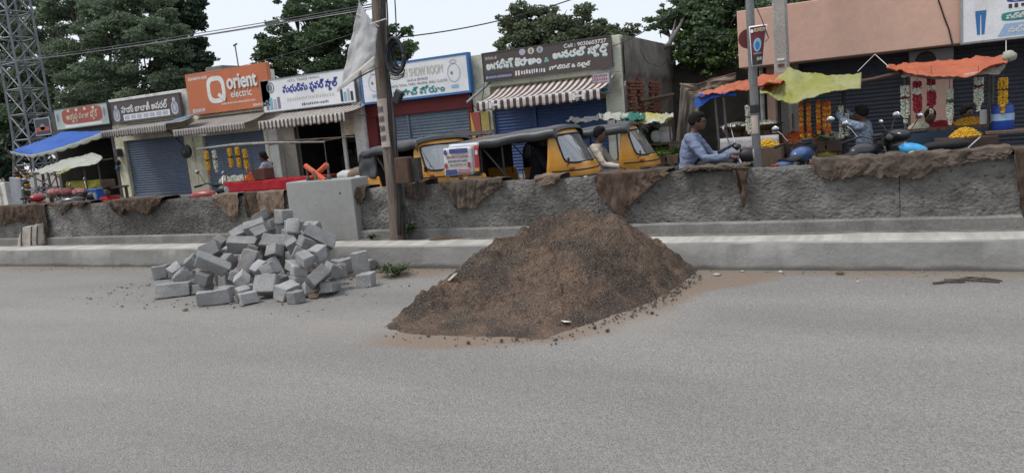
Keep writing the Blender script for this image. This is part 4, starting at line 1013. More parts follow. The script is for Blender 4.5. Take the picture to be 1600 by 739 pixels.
drape('brown jute rag heaped along the wall top in front of the motorcyclist', [(1062, 270), (1090, 266), (1120, 264), (1150, 264), (1170, 262)], M_jute[2], 10.2, topb=.05)
drape('thin frayed strand of brown jute hanging down the wall', [(1147, 268), (1151, 296), (1157, 326), (1163, 320), (1168, 270)], M_jute[0], 11.7, fold=.05)
drape('very long grey-brown jute cloth laid along the wall below the orange tarp stall', [(1268, 266), (1280, 277), (1300, 283), (1325, 277), (1350, 274), (1375, 278), (1400, 275), (1428, 281), (1440, 280), (1452, 266), (1490, 258), (1540, 248), (1582, 246)], M_jute[2], 12.4, topb=.05, fold=.03)
drape('dark jute cloth hanging nearly to the footing past the longest cloth', [(1584, 246), (1590, 330), (1600, 350), (1625, 340), (1660, 300)], M_jute[0], 13.1, fold=.04)
drape('small roll of brown jute on the wall under the poster rickshaw cab', [(836, 288), (850, 289), (866, 286), (876, 282)], M_jute[1], 14.3, topb=.05)
# rag lying on the kerb
c = gnd(690, 374, .287); m = MB()
def rag(u, v):
    a = u * 6.283; r = (.02 + .98 * v); x = .2 * r * math.cos(a) * (1.3 if math.cos(a) > 0 else .8); y = .08 * r * math.sin(a)
    return (c.x + x + y * .3, c.y + y + x * .1, .289 + (.05 * (1 - r) + .035 * abs(fbm(x * 12, y * 14, 3))) * (1 - .6 * r))
m.grid(rag, 34, 10, wrap=True); solo('fallen_rag', 'crumpled brown jute rag lying on the kerb near the wooden pole', 'cloth', m, M_jute[0], base=(c.x, c.y, .285), smooth='all')
# woven bag on the kerb
c = gnd(45, 384, .285); wb = thing('woven_bag', 'white woven plastic bag with brown bands slumped on the kerb', 'bag', (c.x, c.y + .06, .285), R(20)); wb.scale = (1.25, 1.15, 1.1)
mb = MB()
def bagf(u, v):
    a = u * 6.283; k = 1 - .25 * v * v; X = .2 * k * math.copysign(abs(math.cos(a)) ** .6, math.cos(a)); Yb = .095 * (1 - .35 * v) * math.copysign(abs(math.sin(a)) ** .7, math.sin(a))
    z = .30 * v + .06 * v * sm(0, .2, X) - .03 * v * fbm(X * 9, 2) ; r_ = 1 + .05 * fbm(a, v * 3, 1)
    return (X * r_ + .05 * v, Yb * r_ + .02 * v, z)
mb.grid(bagf, 40, 14, wrap=True); mb.ell((.05, .02, .285), (.155, .06, .03), 12, 6)
mb.build('sack', cloth('woven_sack', (0.44, 0.4, 0.36), (0.3, 0.27, 0.24), scale=9), wb, smooth='all')
for x in (-.09, .06, .15):
    mm = MB(); mm.grid(lambda u, v: (x + .022 * (v - .5) + .04 * u, -.101 + .03 * u * u + .005 * fbm(u * 5, x), .01 + .3 * u), 12, 2); mm.build('band', M_jute[0], wb, thick=.003)

# ================================================================== concrete block and orange cross on it
M_block = mat('cast_concrete', (0.3, 0.3, 0.29), (0.27, 0.27, 0.262), scale=1.1, rough=.9, bmp=.06, bscale=18, fine=.03, stain=(0.14, 0.135, 0.125), stain_amt=.3, stain_scale=1.6)
blk = thing('concrete_block', 'upright grey concrete block standing in the wall behind the stone pile', 'concrete block', (-6.98, 8.05, .27))
x0, x1 = at(448, 300, 7.93).x, at(551, 300, 7.93).x
mb = MB(blk); mb.box((x0, 7.93, .262), (x1, 8.30, 1.10)); mb.build('body', M_block, blk, bevel=.014, seg=2)
for px, py, r in ((531, 302, .014), (504, 300, .006), (493, 321, .006), (462, 335, .006)):
    p = at(px, py, 7.9285); MB(blk).lathe([(0, 0), (r, 0), (r, .01)], 10, (p.x, 7.9275, p.z), 'y').build('form_hole', M_black, blk)
M_cone = mat('orange_plastic', (0.62, 0.1, 0.035), (0.5, 0.08, 0.03), scale=5, rough=.55, bmp=.05)
ct = at(495, 269, 8.08); oc = thing('crossed_marker', 'two crossed orange tubes marking the grey concrete block', 'marker', (ct.x, 8.08, 1.10))
a, b_ = at(477, 259, 8.05), at(508, 282, 8.05); MB(oc).tube([a, b_], .036, 12).build('tube', M_cone, oc, smooth=True)
a, b_ = at(511, 257, 8.13), at(484, 282, 8.13); MB(oc).tube([a, b_], .036, 12).build('tube', M_cone, oc, smooth=True)
MB(oc).tube([(ct.x + .02, 8.03, 1.10), (ct.x + .02, 7.99, 1.24)], .014, 8).build('peg', M_plinth, oc)
for px, lb in ((481, 'left-bent'), (514, 'plain')):
    p = at(px, 275, 8.06); mb = MB(); mb.lathe([(.028, 0), (.028, .05), (.016, .06), (.015, .15), (.024, .155), (.02, .19)], 10, (p.x, 8.06, 1.10))
    solo('lifting_peg', 'short grey metal peg on the concrete block beside the orange cross', 'peg', mb, M_grime, base=(p.x, 8.06, 1.10), group='lifting pegs on the concrete block', smooth=True)

# ================================================================== wooden pole with flag, cables, boxes
M_pole = mat('weathered_timber', (0.2, 0.16, 0.13), (0.1, 0.078, 0.064), scale=4, rough=.95, bmp=.7, bscale=9, stretch=(7, 7, .7), fine=.15)
pc = thing('wooden_pole', 'weathered wooden utility pole carrying cable coils, standing behind the kerb', 'utility pole', (-5.68, 7.86, .26))
def pole_pt(z): return Vector((-5.685 + .045 * (z - .3) + .02 * math.sin(z * 2), 7.86, z))
ring_ = []
mb = MB(pc)
def polef(u, v):
    z = .2 + 4.6 * v; p = pole_pt(z); a = u * 6.283; r = .104 - .004 * z; r *= 1 + .09 * noise.noise(Vector((math.cos(a) * 2.2, math.sin(a) * 2.2, z * .7))) + .04 * noise.noise(Vector((math.cos(a) * 6, math.sin(a) * 6, z * .9)))
    return (p.x + r * math.cos(a), p.y + r * .8 * math.sin(a), z)
mb.grid(polef, 28, 60, wrap=True).build('post', M_pole, pc, smooth='all')
for dx, dy, r in ((.11, -.06, .012), (.125, -.02, .009), (.10, -.09, .007)):
    mb = MB(pc); mb.tube([pole_pt(z) + Vector((dx + .015 * math.sin(z * 5 + dx * 90), dy, 0)) for z in np.arange(.35, 4.4, .15)], r, 6); mb.build('cable', M_black, pc, smooth='all')
cc = at(626, 88, 7.75)
for k in range(16):
    mb = MB(pc); R0 = .125 + .006 * k; n = 40; ph = rnd.uniform(0, 6)
    mb.tube([Vector((cc.x - .02 + (R0 * .62 + .012 * math.sin(3 * t + ph)) * math.cos(t), 7.74 - .02 * math.sin(t + k) - .006 * k, cc.z + (R0 * 1.05) * math.sin(t))) for t in np.linspace(0, 6.283, n)], .0105, 5)
    mb.build('cable_coil', (M_black, mat('navy_cable', (0.02, 0.025, 0.05)), M_black)[k % 3], pc, smooth='all')
for k in range(3):
    mb = MB(pc); c2 = at(622, 112 + 3 * k, 7.74)
    mb.tube([Vector((c2.x + .11 * math.cos(t), 7.72 - .01 * k, c2.z + .05 * math.sin(t))) for t in np.linspace(2.6, 6.6, 16)], .007, 5); mb.build('cable_coil', M_steel if k == 1 else M_black, pc, smooth='all')
p = at(622, 152, 7.72); MB(pc).box((p.x - .05, 7.68, p.z - .08), (p.x + .05, 7.76, p.z + .08), Matrix.Rotation(.5, 3, 'Y')).build('junction_box', M_black, pc, bevel=.01)
pz = at(603, 192, 7.73)
ps = thing('pole_poster', 'torn pale paper poster pasted on the wooden pole', 'poster', (pz.x, 7.73, pz.z))
P_paper = mat('aged_paper', (0.5, 0.42, 0.36), (0.4, 0.33, 0.28), scale=8, bmp=.1)
def pst(u, v):
    z = pz.z - .30 + .6 * v; p = pole_pt(z); a = math.radians(235 + 80 * u); return (p.x + .112 * math.cos(a), p.y + .096 * math.sin(a), z + .01 * fbm(u * 9, v * 2))
MB(ps).grid(pst, 10, 24).build('sheet', P_paper, ps, smooth='all')
for k, w_ in enumerate(('#2', '#3', '#2', '#3')):
    z0 = pz.z + .17 - .12 * k; p = pole_pt(z0); txt(ps, w_, p.x - .05, p.x + .03, z0 - .045, z0 + .045, 7.86 - .1, P_dark, bold=.004)
mb0 = at(628, 268, 7.7); bx_ = thing('meter_box', 'rusty brown meter box with open side fixed to the wooden pole', 'meter box', (mb0.x, 7.75, mb0.z - .19))
a, b_ = at(616, 247, 7.68), at(641, 286, 7.68)
MB(bx_).box((a.x, 7.66, b_.z), (b_.x, 7.80, a.z)).build('case', M_rust, bx_, bevel=.008)
for k in range(5):
    mb = MB(bx_); s0 = Vector((b_.x + .01, 7.74, a.z - .06 - .04 * k)); mb.tube([s0, s0 + Vector((.06 + .02 * k, .02, -.03)), s0 + Vector((.05, .03, -.14)), s0 + Vector((.0, .02, -.25 - .02 * k))], .007, 5); mb.build('cable', M_black, bx_)
MB(bx_).box((b_.x + .001, 7.72, b_.z + .02), (b_.x + .12, 7.80, a.z - .02)).build('open_side', M_dark, bx_)  # solid box, the shade of the open side put into its dark colour
q = at(629, 330, 7.88); mb = MB(); mb.tube([(q.x, 7.92, .26), (q.x, 7.92, 1.05)], .035, 8)
solo('stub_post', 'short dark stub post standing next to the wooden pole', 'post', mb, M_grime, base=(q.x, 7.92, .26), smooth=True)
q = at(636, 345, 7.9); mb = MB(); mb.tube([Vector((q.x + .07 * math.sin(t), 7.86, q.z + .02 + .17 * math.cos(t))) for t in np.linspace(-.6, 3.7, 18)], .011, 6)
solo('cable_loop', 'loop of black cable hanging at the foot of the wooden pole', 'cable', mb, M_black, base=(q.x, 7.86, .28), smooth='all')
# limp white flag
fl = thing('white_flag', 'limp dirty white banner tied to the wooden pole', 'flag', at(575, 90, 7.55))
A, B, C, D = at(561, 4, 7.62), at(590, 46, 7.66), at(585, 104, 7.62), at(529, 138, 7.5)
def flagf(u, v):
    p = A.lerp(D, v).lerp(B.lerp(C, v), u); return p + Vector((0, .035 * math.sin(5 * u + 2 * v) * v + .02 * fbm(u * 3, v * 4), 0))
mb = MB(fl); mb.grid(flagf, 22, 30); mb.build('banner', cloth('dirty_white_cloth', (0.62, 0.62, 0.62), (0.5, 0.5, 0.5), thin=.25), fl, smooth='all', thick=.003)
E1, E2 = at(586, 88, 7.58), at(586, 103, 7.58)
def hemf(u, v):
    p = (D + Vector((0, -.02, 0))).lerp(E1.lerp(E2, v), u); return p + Vector((0, -.015, -.05 * v * (1 - u)))
mb = MB(fl); mb.grid(hemf, 16, 5); mb.build('hem', cloth('cream_hem', (0.62, 0.6, 0.55)), fl, smooth='all', thick=.003)
MB(fl).tube([D, E2 + Vector((.05, 0, -.02))], .01, 6).build('stick', M_wood, fl)
tp = at(561, 120, 7.54); txt(fl, '#3', tp.x - .06, tp.x + .06, tp.z - .03, tp.z + .05, 7.5, P_dark, bold=.004, xf=lambda p: (p[0], p[1] + .02, p[2] + .45 * (p[0] - tp.x)))
for a, b_ in (((557, 22), (592, 42)), ((578, 38), (603, 30)), ((560, 0), (566, 12))): MB(fl).tube([at(*a, 7.6), at(*b_, 7.72)], .007, 5).build('rope', M_paper, fl)
# ================================================================== people: one continuous remeshed body, clothes and hair over it
def remesh(mb, name, m_, parent, vox, fold=0.0, seed=0.0, smooth_it=4):
    me = mb.mesh('tmp'); o = bpy.data.objects.new('tmp', me); COL.objects.link(o)
    r = o.modifiers.new('r', 'REMESH'); r.mode = 'VOXEL'; r.voxel_size = vox
    s_ = o.modifiers.new('s', 'SMOOTH'); s_.iterations = smooth_it; s_.factor = .5
    res = apply_mod(o); bpy.data.objects.remove(o); bpy.data.meshes.remove(me)
    res.name = name
    if fold:
        n_ = len(res.vertices); co = np.empty(n_ * 3, np.float32); nr = np.empty(n_ * 3, np.float32)
        res.vertices.foreach_get('co', co); res.vertices.foreach_get('normal', nr); co = co.reshape(-1, 3); nr = nr.reshape(-1, 3)
        k_ = np.array([noise.fractal(Vector((p[0] * 9, p[1] * 9, p[2] * 16 + seed)), .9, 2.0, 3) for p in co.tolist()], np.float32)
        res.vertices.foreach_set('co', (co + nr * (fold * k_)[:, None]).ravel())
    res.polygons.foreach_set('use_smooth', [True] * len(res.polygons)); res.update(); res.materials.clear(); res.materials.append(m_)
    return link(name, res, parent)
def limb(m, pts, rs, n=12):
    P = [Vector(p) for p in pts]
    m.tube(P, rs, n)
    for p, r in zip(P, rs): m.ell(p, r, 10, 6)
def hand(m, wrist, d, side, curl=.6):
    d = Vector(d).normalized(); a = Vector((0, 0, 1)) if abs(d.z) < .8 else Vector((1, 0, 0)); lat = d.cross(a).normalized(); nrm = lat.cross(d)
    w_ = Vector(wrist); palm = w_ + d * .045
    m.ell(palm, (.032, .036, .03), 10, 7); limb(m, [w_, palm], [.024, .026], 8)
    for k, (off, L) in enumerate(((-.027, .062), (-.009, .072), (.010, .068), (.028, .054))):
        b0 = w_ + d * .075 + lat * off; d1 = (d * (1 - .4 * curl) - nrm * curl * .8).normalized(); d2 = (d * (1 - curl) - nrm * curl * 1.3).normalized()
        p1 = b0 + d1 * L * .55; limb(m, [b0, p1, p1 + d2 * L * .5], [.0095, .009, .0075], 6)
    b0 = w_ + d * .03 + lat * (-.03 * side); p1 = b0 + (d * .6 - lat * .7 * side - nrm * .3).normalized() * .035
    limb(m, [b0, p1, p1 + (d * .9 - nrm * .4).normalized() * .03], [.012, .0105, .009], 6)
def rot_to(p, c, yaw): return c + Matrix.Rotation(yaw, 3, 'Z') @ (p - c)
SKIN = mat('brown_skin', (0.12, 0.06, 0.037), (0.095, 0.047, 0.029), scale=9, rough=.6, bmp=.05, fine=.03)
HAIR = mat('black_hair', (0.009, 0.008, 0.008), (0.014, 0.012, 0.012), scale=60, rough=.8, bmp=.4, bscale=120, spec=.15)
def person(label, loc, rz, J, shirt, trousers, vox=.019, sleeve='long', hair=True, glasses=False, head_yaw=0.0, group=None, feet=True, hair_long=False):
    t = thing('person', label, 'person', loc, rz, group)
    J = {k: Vector(v) for k, v in J.items()}
    pel, ch, nk, hd = J['pelvis'], J['chest'], J['neck'], J['head']
    b = MB()
    b.tube([pel - Vector((0, 0, .06)), pel, pel.lerp(ch, .5), ch, ch.lerp(nk, .6), nk], [.13, .145, .135, .155, .13, .055], 16, flat=.66)
    limb(b, [nk - (hd - nk) * .3, nk.lerp(hd, .7)], [.052, .05])
    hy = Matrix.Rotation(head_yaw, 3, 'Z')
    def hp(x, y, z): return hd + hy @ Vector((x, y, z))
    b.ell(hd, (.096, .076, .118), 18, 14, hy); b.ell(hp(.035, 0, -.07), (.055, .052, .045), 12, 8, hy)      # skull, jaw
    b.ell(hp(.098, 0, -.012), (.018, .012, .026), 8, 6, hy); b.ell(hp(.085, 0, -.055), (.016, .026, .012), 8, 6, hy); b.ell(hp(.08, 0, .03), (.02, .055, .014), 10, 6, hy)   # nose, mouth, brow
    for s_ in (-1, 1): b.ell(hp(-.005, s_ * .078, -.005), (.02, .01, .032), 8, 6, hy)
    for s_, k in ((1, 'l'), (-1, 'r')):
        sh, el, wr = J['sh_' + k], J['el_' + k], J['wr_' + k]
        limb(b, [ch.lerp(nk, .55), sh], [.06, .058]); limb(b, [sh, sh.lerp(el, .5), el, el.lerp(wr, .35), wr], [.055, .046, .038, .039, .025])
        hand(b, wr, J.get('hd_' + k, wr - el), s_, J.get('curl', Vector((.7,))).x if False else .7)
        hp_, kn, an = J['hip_' + k], J['kn_' + k], J['an_' + k]
        limb(b, [pel, hp_, hp_.lerp(kn, .5), kn, kn.lerp(an, .35), an], [.09, .085, .072, .054, .052, .036])
        if feet:
            toe = J.get('toe_' + k, an + Vector((.17, 0, -.06))); limb(b, [an + Vector((-.03, 0, -.04)), an.lerp(toe, .6), toe], [.036, .036, .026], 8)
    body = remesh(b, 'body', SKIN, t, vox)
    for s_ in (-1, 1):
        MB().ell(hp(.0865, s_ * .031, .008), (.008, .012, .007), 8, 6).build('eye', HAIR, t, smooth='all')
    if shirt:
        c = MB(); c.tube([pel - Vector((0, 0, .1)), pel - Vector((0, 0, .02)), pel.lerp(ch, .4), ch, ch.lerp(nk, .55), ch.lerp(nk, .9)], [.168, .168, .16, .178, .15, .075], 18, flat=.74)
        for k in 'lr':
            sh, el, wr = J['sh_' + k], J['el_' + k], J['wr_' + k]
            limb(c, [ch.lerp(nk, .5), sh], [.085, .076])
            if sleeve == 'long': limb(c, [sh, sh.lerp(el, .5), el, el.lerp(wr, .5), el.lerp(wr, .9)], [.076, .065, .055, .05, .042])
            else: limb(c, [sh, sh.lerp(el, .75)], [.076, .068])
        remesh(c, 'shirt', shirt, t, vox, .012, loc[0], 3)
        MB().lathe([(.062, -.012), (.07, .02), (.06, .022)], 14, nk.lerp(ch, .12), cap=False).build('collar', shirt, t, smooth='all')
    if trousers:
        c = MB(); c.tube([pel - Vector((0, 0, .09)), pel, pel.lerp(ch, .3)], [.15, .16, .15], 16, flat=.72)
        for k in 'lr':
            hp_, kn, an = J['hip_' + k], J['kn_' + k], J['an_' + k]; limb(c, [pel, hp_, hp_.lerp(kn, .5), kn, kn.lerp(an, .9)], [.1, .1, .086, .072, .06])
        remesh(c, 'trousers', trousers, t, vox, .01, loc[1], 3)
    if hair:
        c = MB(); c.ell(hp(-.022, 0, .036), (.102, .092, .108), 18, 12, hy); c.ell(hp(.02, 0, .085), (.075, .075, .05), 14, 8, hy)
        if hair_long: c.ell(hp(-.07, 0, -.04), (.055, .07, .08), 12, 8, hy); c.ell(hp(-.11, 0, -.03), (.05, .05, .05), 10, 8, hy)
        remesh(c, 'hair', HAIR, t, .012, .006, 1.0, 2)
    if glasses:
        g = MB()
        for s_ in (-1, 1):
            g.tube([hp(.105 - .006 * abs(math.cos(a)), s_ * .033 + .022 * math.cos(a), .008 + .017 * math.sin(a)) for a in np.linspace(0, 6.283, 14)], .0025, 4); g.tube([hp(.1, s_ * .055, .012), hp(.0, s_ * .08, .012)], .0025, 4)
        g.tube([hp(.108, -.011, .01), hp(.108, .011, .01)], .0025, 4); g.build('glasses', M_black, t)
    return t
def sit_pose(z, lean=.1, reach=(.5, .2), reach_z=.2, knee=.42):
    """z = seat height; hands reach forward"""
    p = dict(pelvis=(0, 0, z + .08), chest=(lean, 0, z + .42), neck=(lean + .05, 0, z + .59), head=(lean + .1, 0, z + .73))
    for k, s_ in (('l', 1), ('r', -1)):
        p['sh_' + k] = (lean + .02, s_ * .185, z + .53); p['el_' + k] = (lean + reach[0] * .45, s_ * (reach[1] + .04), z + .27); p['wr_' + k] = (lean + reach[0], s_ * reach[1], z + reach_z)
        p['hip_' + k] = (.02, s_ * .095, z + .05); p['kn_' + k] = (knee, s_ * .16, z + .02); p['an_' + k] = (knee - .06, s_ * .15, max(.08, z - .42)); p['toe_' + k] = (knee + .1, s_ * .16, max(.04, z - .46))
    return p
def stand_pose(h=1.65):
    s = h / 1.7
    p = dict(pelvis=(0, 0, .93 * s), chest=(.02, 0, 1.24 * s), neck=(.03, 0, 1.43 * s), head=(.06, 0, 1.57 * s))
    for k, q in (('l', 1), ('r', -1)):
        p['sh_' + k] = (.02, q * .185, 1.36 * s); p['el_' + k] = (-.02, q * .24, 1.08 * s); p['wr_' + k] = (.1, q * .24, .86 * s)
        p['hip_' + k] = (0, q * .095, .9 * s); p['kn_' + k] = (.03, q * .1, .5 * s); p['an_' + k] = (0, q * .1, .09); p['toe_' + k] = (.16, q * .12, .03)
    return p

# ================================================================== vehicles
Y_paint = mat('taxi_yellow', (0.64, 0.3, 0.04), (0.54, 0.25, 0.035), scale=2.5, rough=.4, bmp=.04, fine=.04, stain=(0.2, 0.13, 0.06), stain_amt=.35, stain_scale=3, coat=.25)
V_black = mat('black_vinyl', (0.045, 0.047, 0.053), (0.028, 0.03, 0.033), scale=3, rough=.42, bmp=.3, bscale=7, fine=.05)
V_side = mat('grey_black_canvas', (0.05, 0.052, 0.058), (0.032, 0.033, 0.038), scale=3, rough=.6, bmp=.3, bscale=9)
M_rubber = mat('rubber', (0.02, 0.02, 0.02), scale=8, rough=.85)
M_chrome = mat('chrome', (0.6, 0.6, 0.62), (0.5, 0.5, 0.52), scale=4, rough=.2, metal=1.0, bmp=.02)
M_amber = mat('amber_lens', (0.5, 0.13, 0.03), scale=5, rough=.3); M_redlens = mat('red_lens', (0.25, 0.02, 0.02), scale=5, rough=.3)
M_lamp = mat('lamp_glass', (0.5, 0.52, 0.54), scale=5, rough=.15)
G_wind = glass_mat('windscreen', (0.62, 0.66, 0.68), .55)
def wheel(parent, x, y, r, w_, name='wheel'):
    o = bpy.data.objects.new(name, None); COL.objects.link(o); o.parent = parent; o.location = (x, y, r)
    n = [(r * .66, -w_ * .42), (r * .86, -w_ * .5), (r * .97, -w_ * .36), (r, 0), (r * .97, w_ * .36), (r * .86, w_ * .5), (r * .66, w_ * .42)]
    MB().lathe(n, 28, axis='y', cap=False).build('tyre', M_rubber, o, smooth='all')
    m = MB().lathe([(r * .67, -w_ * .4), (r * .6, -w_ * .3), (r * .6, w_ * .3), (r * .67, w_ * .4)], 24, axis='y', cap=False); m.lathe([(.0, -w_ * .5), (r * .2, -w_ * .45), (r * .2, w_ * .45), (.0, w_ * .5)], 14, axis='y')
    for k in range(8):
        a = k * math.pi / 4; m.tube([(r * .15 * math.cos(a), 0, r * .15 * math.sin(a)), (r * .62 * math.cos(a), 0, r * .62 * math.sin(a))], .008, 5)
    m.build('rim', M_grime, o, smooth=True); return o
RK = [(.28, .30, 1.00, .60), (.5, .43, 1.15, .58), (.75, .53, 1.25, .58), (.95, .565, 1.235, .6), (1.06, .58, 1.18, .62), (1.2, .585, 1.10, .645), (1.35, .585, 1.0, .66), (1.5, .575, .9, .67), (1.6, .56, .82, .66), (1.655, .52, .70, .56)]
def cowl_pt(a, z, grow=0.0):
    zs = [k[0] for k in RK]; w_, f, b = (float(np.interp(z, zs, [k[i] for k in RK])) for i in (1, 2, 3))
    c, s_ = math.cos(a), math.sin(a); p = 2.7
    return Vector((b + (f + grow - b) * abs(c) ** (2 / p), (w_ + grow) * math.copysign(abs(s_) ** (2 / p), s_), z))
def in_glass(a, z): return (abs(a) / 1.14) ** 7 + (abs(z - 1.325) / .215) ** 7 < 1
def rickshaw(label, loc, rz, poster=False, side_curtain=True, scale=1.0, rear=.8):
    t = thing('auto_rickshaw', label, 'auto rickshaw', loc, rz, 'auto rickshaws parked along the service road'); t.scale = (scale,) * 3
    m = MB(); na, nz = 72, 70; P = {}
    for i in range(na + 1):
        for j in range(nz + 1):
            a = -math.pi / 2 + math.pi * i / na; z = .28 + 1.375 * j / nz; P[i, j] = (a, z); m.v.append(tuple(cowl_pt(a, z)))
    for i in range(na):
        for j in range(nz):
            am = sum(P[i + d, j][0] for d in (0, 1)) / 2; zm = (P[i, j][1] + P[i, j + 1][1]) / 2
            if not in_glass(am, zm): m.f.append((i * (nz + 1) + j, (i + 1) * (nz + 1) + j, (i + 1) * (nz + 1) + j + 1, i * (nz + 1) + j + 1))
    m.build('cowl', Y_paint, t, smooth='all', thick=.012)
    g = MB(); g.grid(lambda u, v: cowl_pt(-1.17 + 2.34 * u, 1.1 + .45 * v, -.008), 26, 10); g.build('windscreen', G_wind, t, smooth='all')
    ed = []
    for k in range(60):
        th = 2 * math.pi * k / 60; c, s_ = math.cos(th), math.sin(th); q = 2 / 7
        ed.append(cowl_pt(1.14 * math.copysign(abs(c) ** q, c), 1.325 + .215 * math.copysign(abs(s_) ** q, s_), .004))
    MB().tube(ed + [ed[0]], .014, 6).build('screen_seal', M_rubber, t, smooth='all')
    MB().tube([cowl_pt(a, 1.0, .006) for a in np.linspace(-1.5, 1.5, 30)], .01, 6).build('trim_line', M_rubber, t, smooth='all')
    m = MB(); m.grid(lambda u, v: cowl_pt(-1.1 + 2.2 * u, .74 + .17 * v, .012), 30, 4); m.build('lamp_panel', M_black, t, smooth='all', thick=.01)
    for s_ in (-1, 1):
        c = cowl_pt(s_ * .62, .83, .03); hl = MB().lathe([(0, .035), (.05, .03), (.068, .0), (.07, -.05)], 18, axis='x').build('headlight', M_lamp, t, smooth=True); hl.location = c
        MB().lathe([(.068, -.01), (.08, -.01), (.08, .012), (.068, .012)], 18, axis='x', cap=False).build('bezel', M_chrome, hl, smooth=True)
        c = cowl_pt(s_ * .98, 1.035, .008); MB().cbox(c, (.06, .09, .04), Matrix.Rotation(-s_ * .9, 3, 'Z')).build('indicator', M_amber, t, bevel=.006)
        p0 = cowl_pt(s_ * 1.1, 1.07, 0); p1 = p0 + Vector((.06, s_ * .06, .05)); mr = MB().tube([p0, p1], .006, 5).build('mirror_arm', M_black, t)
        MB().cbox(p1 + Vector((0, s_ * .03, .03)), (.02, .07, .1)).build('mirror', M_black, mr, bevel=.012)
    w0 = cowl_pt(-.1, 1.12, .014); MB().tube([w0, cowl_pt(.1, 1.42, .014)], .005, 4).build('wiper', M_black, t)
    # canopy
    xs_ = [(-1.31, .98), (-1.315, 1.18), (-1.3, 1.34), (-1.24, 1.47), (-1.1, 1.55), (-.8, 1.585), (-.4, 1.6), (0, 1.625), (.4, 1.65), (.68, 1.672), (.8, 1.66), (.84, 1.6)]
    cr = [(-.635, -.17), (-.64, -.09), (-.615, -.035), (-.52, -.006), (-.3, .012), (0, .02), (.3, .012), (.52, -.006), (.615, -.035), (.64, -.09), (.635, -.17)]
    def roof(u, v):
        i = u * (len(xs_) - 1); k = min(int(i), len(xs_) - 2); f = i - k; x = xs_[k][0] * (1 - f) + xs_[k + 1][0] * f; z = xs_[k][1] * (1 - f) + xs_[k + 1][1] * f
        y, dz = cr[round(v * 10)]; rear = sm(-1.0, -1.3, x); sag = .005 * math.sin(x * 9) + .006 * fbm(x * 4, y * 4, loc[0])
        return (x + rear * .0, y * (1 - .04 * rear), z + dz * (1 - rear) + sag * (1 - rear) * (1 if abs(y) < .6 else 1.8))
    MB().grid(roof, 56, 11).build('canopy', V_black, t, smooth='all', thick=.012)
    # rear tub, floor, seats
    m = MB(); m.prism([(-1.29, .36), (-1.31, 1.05), (-.5, 1.05), (-.4, .78), (-.34, .36)], -.62, -.585); m.build('tub_side', Y_paint, t, bevel=.008)
    m = MB(); m.prism([(-1.29, .36), (-1.31, 1.05), (-.5, 1.05), (-.4, .78), (-.34, .36)], .585, .62); m.build('tub_side', Y_paint, t, bevel=.008)
    MB().box((-1.3, -.584, .36), (-1.26, .584, 1.04)).build('tail_panel', Y_paint, t, bevel=.008)
    for s_ in (-1, 1): MB().box((-1.325, s_ * .5 - .04, .75), (-1.301, s_ * .5 + .04, .9)).build('tail_light', M_redlens, t, bevel=.008)
    MB().box((-1.26, -.58, .28), (.9, .58, .33)).build('floor', M_dark, t)
    MB().box((-1.2, -.55, .5), (-.6, .55, .74)).build('rear_seat', mat('brown_rexine', (0.13, 0.06, 0.035), (0.09, 0.042, 0.026), scale=5, rough=.5), t, bevel=.05, seg=2)
    MB().box((-1.24, -.55, .74), (-1.1, .55, 1.2)).build('rear_backrest', V_side, t, bevel=.04, seg=2)
    MB().box((-.02, -.3, .5), (.3, .3, .74)).build('driver_seat', V_side, t, bevel=.04, seg=2)
    MB().box((-.1, -.56, .33), (-.05, .56, .86)).build('partition', MATS['brown_rexine'], t, bevel=.01)
    MB().tube([(-.06, -.1, .86), (-.08, -.1, 1.02), (-.08, .1, 1.02), (-.06, .1, .86)], .014, 6).build('grab_rail', M_steel, t, smooth=True)
    for s_ in (-1, 1):
        MB().tube([(.1, s_ * .6, .36), (-.08, s_ * .6, 1.0), (-.1, s_ * .6, 1.52)], .016, 6).build('post', M_dark, t, smooth=True)
        MB().tube([(-.56, s_ * .6, .95), (-.56, s_ * .6, 1.5)], .022, 6).build('post', M_dark, t, smooth=True)
        MB().tube([(-.5, s_ * .59, 1.42), (-.02, s_ * .6, .95)], .03, 6, flat=.3).build('side_strap', M_dark, t)
        if side_curtain:
            m = MB(); m.grid(lambda u, v: (-1.28 + .7 * u, s_ * (.622 + .012 * math.sin(u * 9 + v * 5) + .008 * math.sin(u * 3 - v * 11)), 1.02 + .5 * v - .1 * (1 - u) ** 6 * v), 20, 14); m.build('side_curtain', V_side, t, smooth='all', thick=.006)
    MB().tube([(.62, -.3, 1.02), (.55, 0, .98), (.62, .3, 1.02)], .014, 6).build('handlebar', M_black, t, smooth=True)
    MB().tube([(.55, 0, .98), (.8, 0, .5)], .022, 6).build('steering_column', M_dark, t)
    wheel(t, .92, 0, .2, .1); wheel(t, -.85, .5, .2, .1); wheel(t, -.85, -.5, .2, .1)
    MB().grid(lambda u, v: (.92 + .24 * math.cos(.3 + 2.5 * u), -.08 + .16 * v, .2 + .24 * math.sin(.3 + 2.5 * u)), 12, 3).build('front_fender', Y_paint, t, smooth='all', thick=.006)
    if poster:
        def sheetf(x0, x1, z0, z1, sl, y): return lambda u, v: (x0 + (x1 - x0) * u + sl * v, y - .004 * math.sin(u * 5 + v * 3) - .005 * u * v, z0 + (z1 - z0) * v)
        MB().grid(sheetf(-1.32, -.66, 1.06, 1.53, .12, -.646), 12, 10).build('white_board', mat('white_flex', (0.58, 0.62, 0.7), scale=2, rough=.4, bmp=.03, fine=.02), t, smooth='all', thick=.003)
        pw = mat('poster_white', (0.62, 0.62, 0.62), scale=4, rough=.5, bmp=.05); pb = mat('poster_blue', (0.07, 0.09, 0.25), scale=6); pr = mat('poster_red', (0.42, 0.05, 0.05), scale=6); py = mat('poster_yellow', (0.6, 0.42, 0.06), scale=6)
        ps = MB().grid(sheetf(-1.35, -.72, 1.04, 1.48, .02, -.655), 12, 10).build('poster', pw, t, smooth='all', thick=.003)
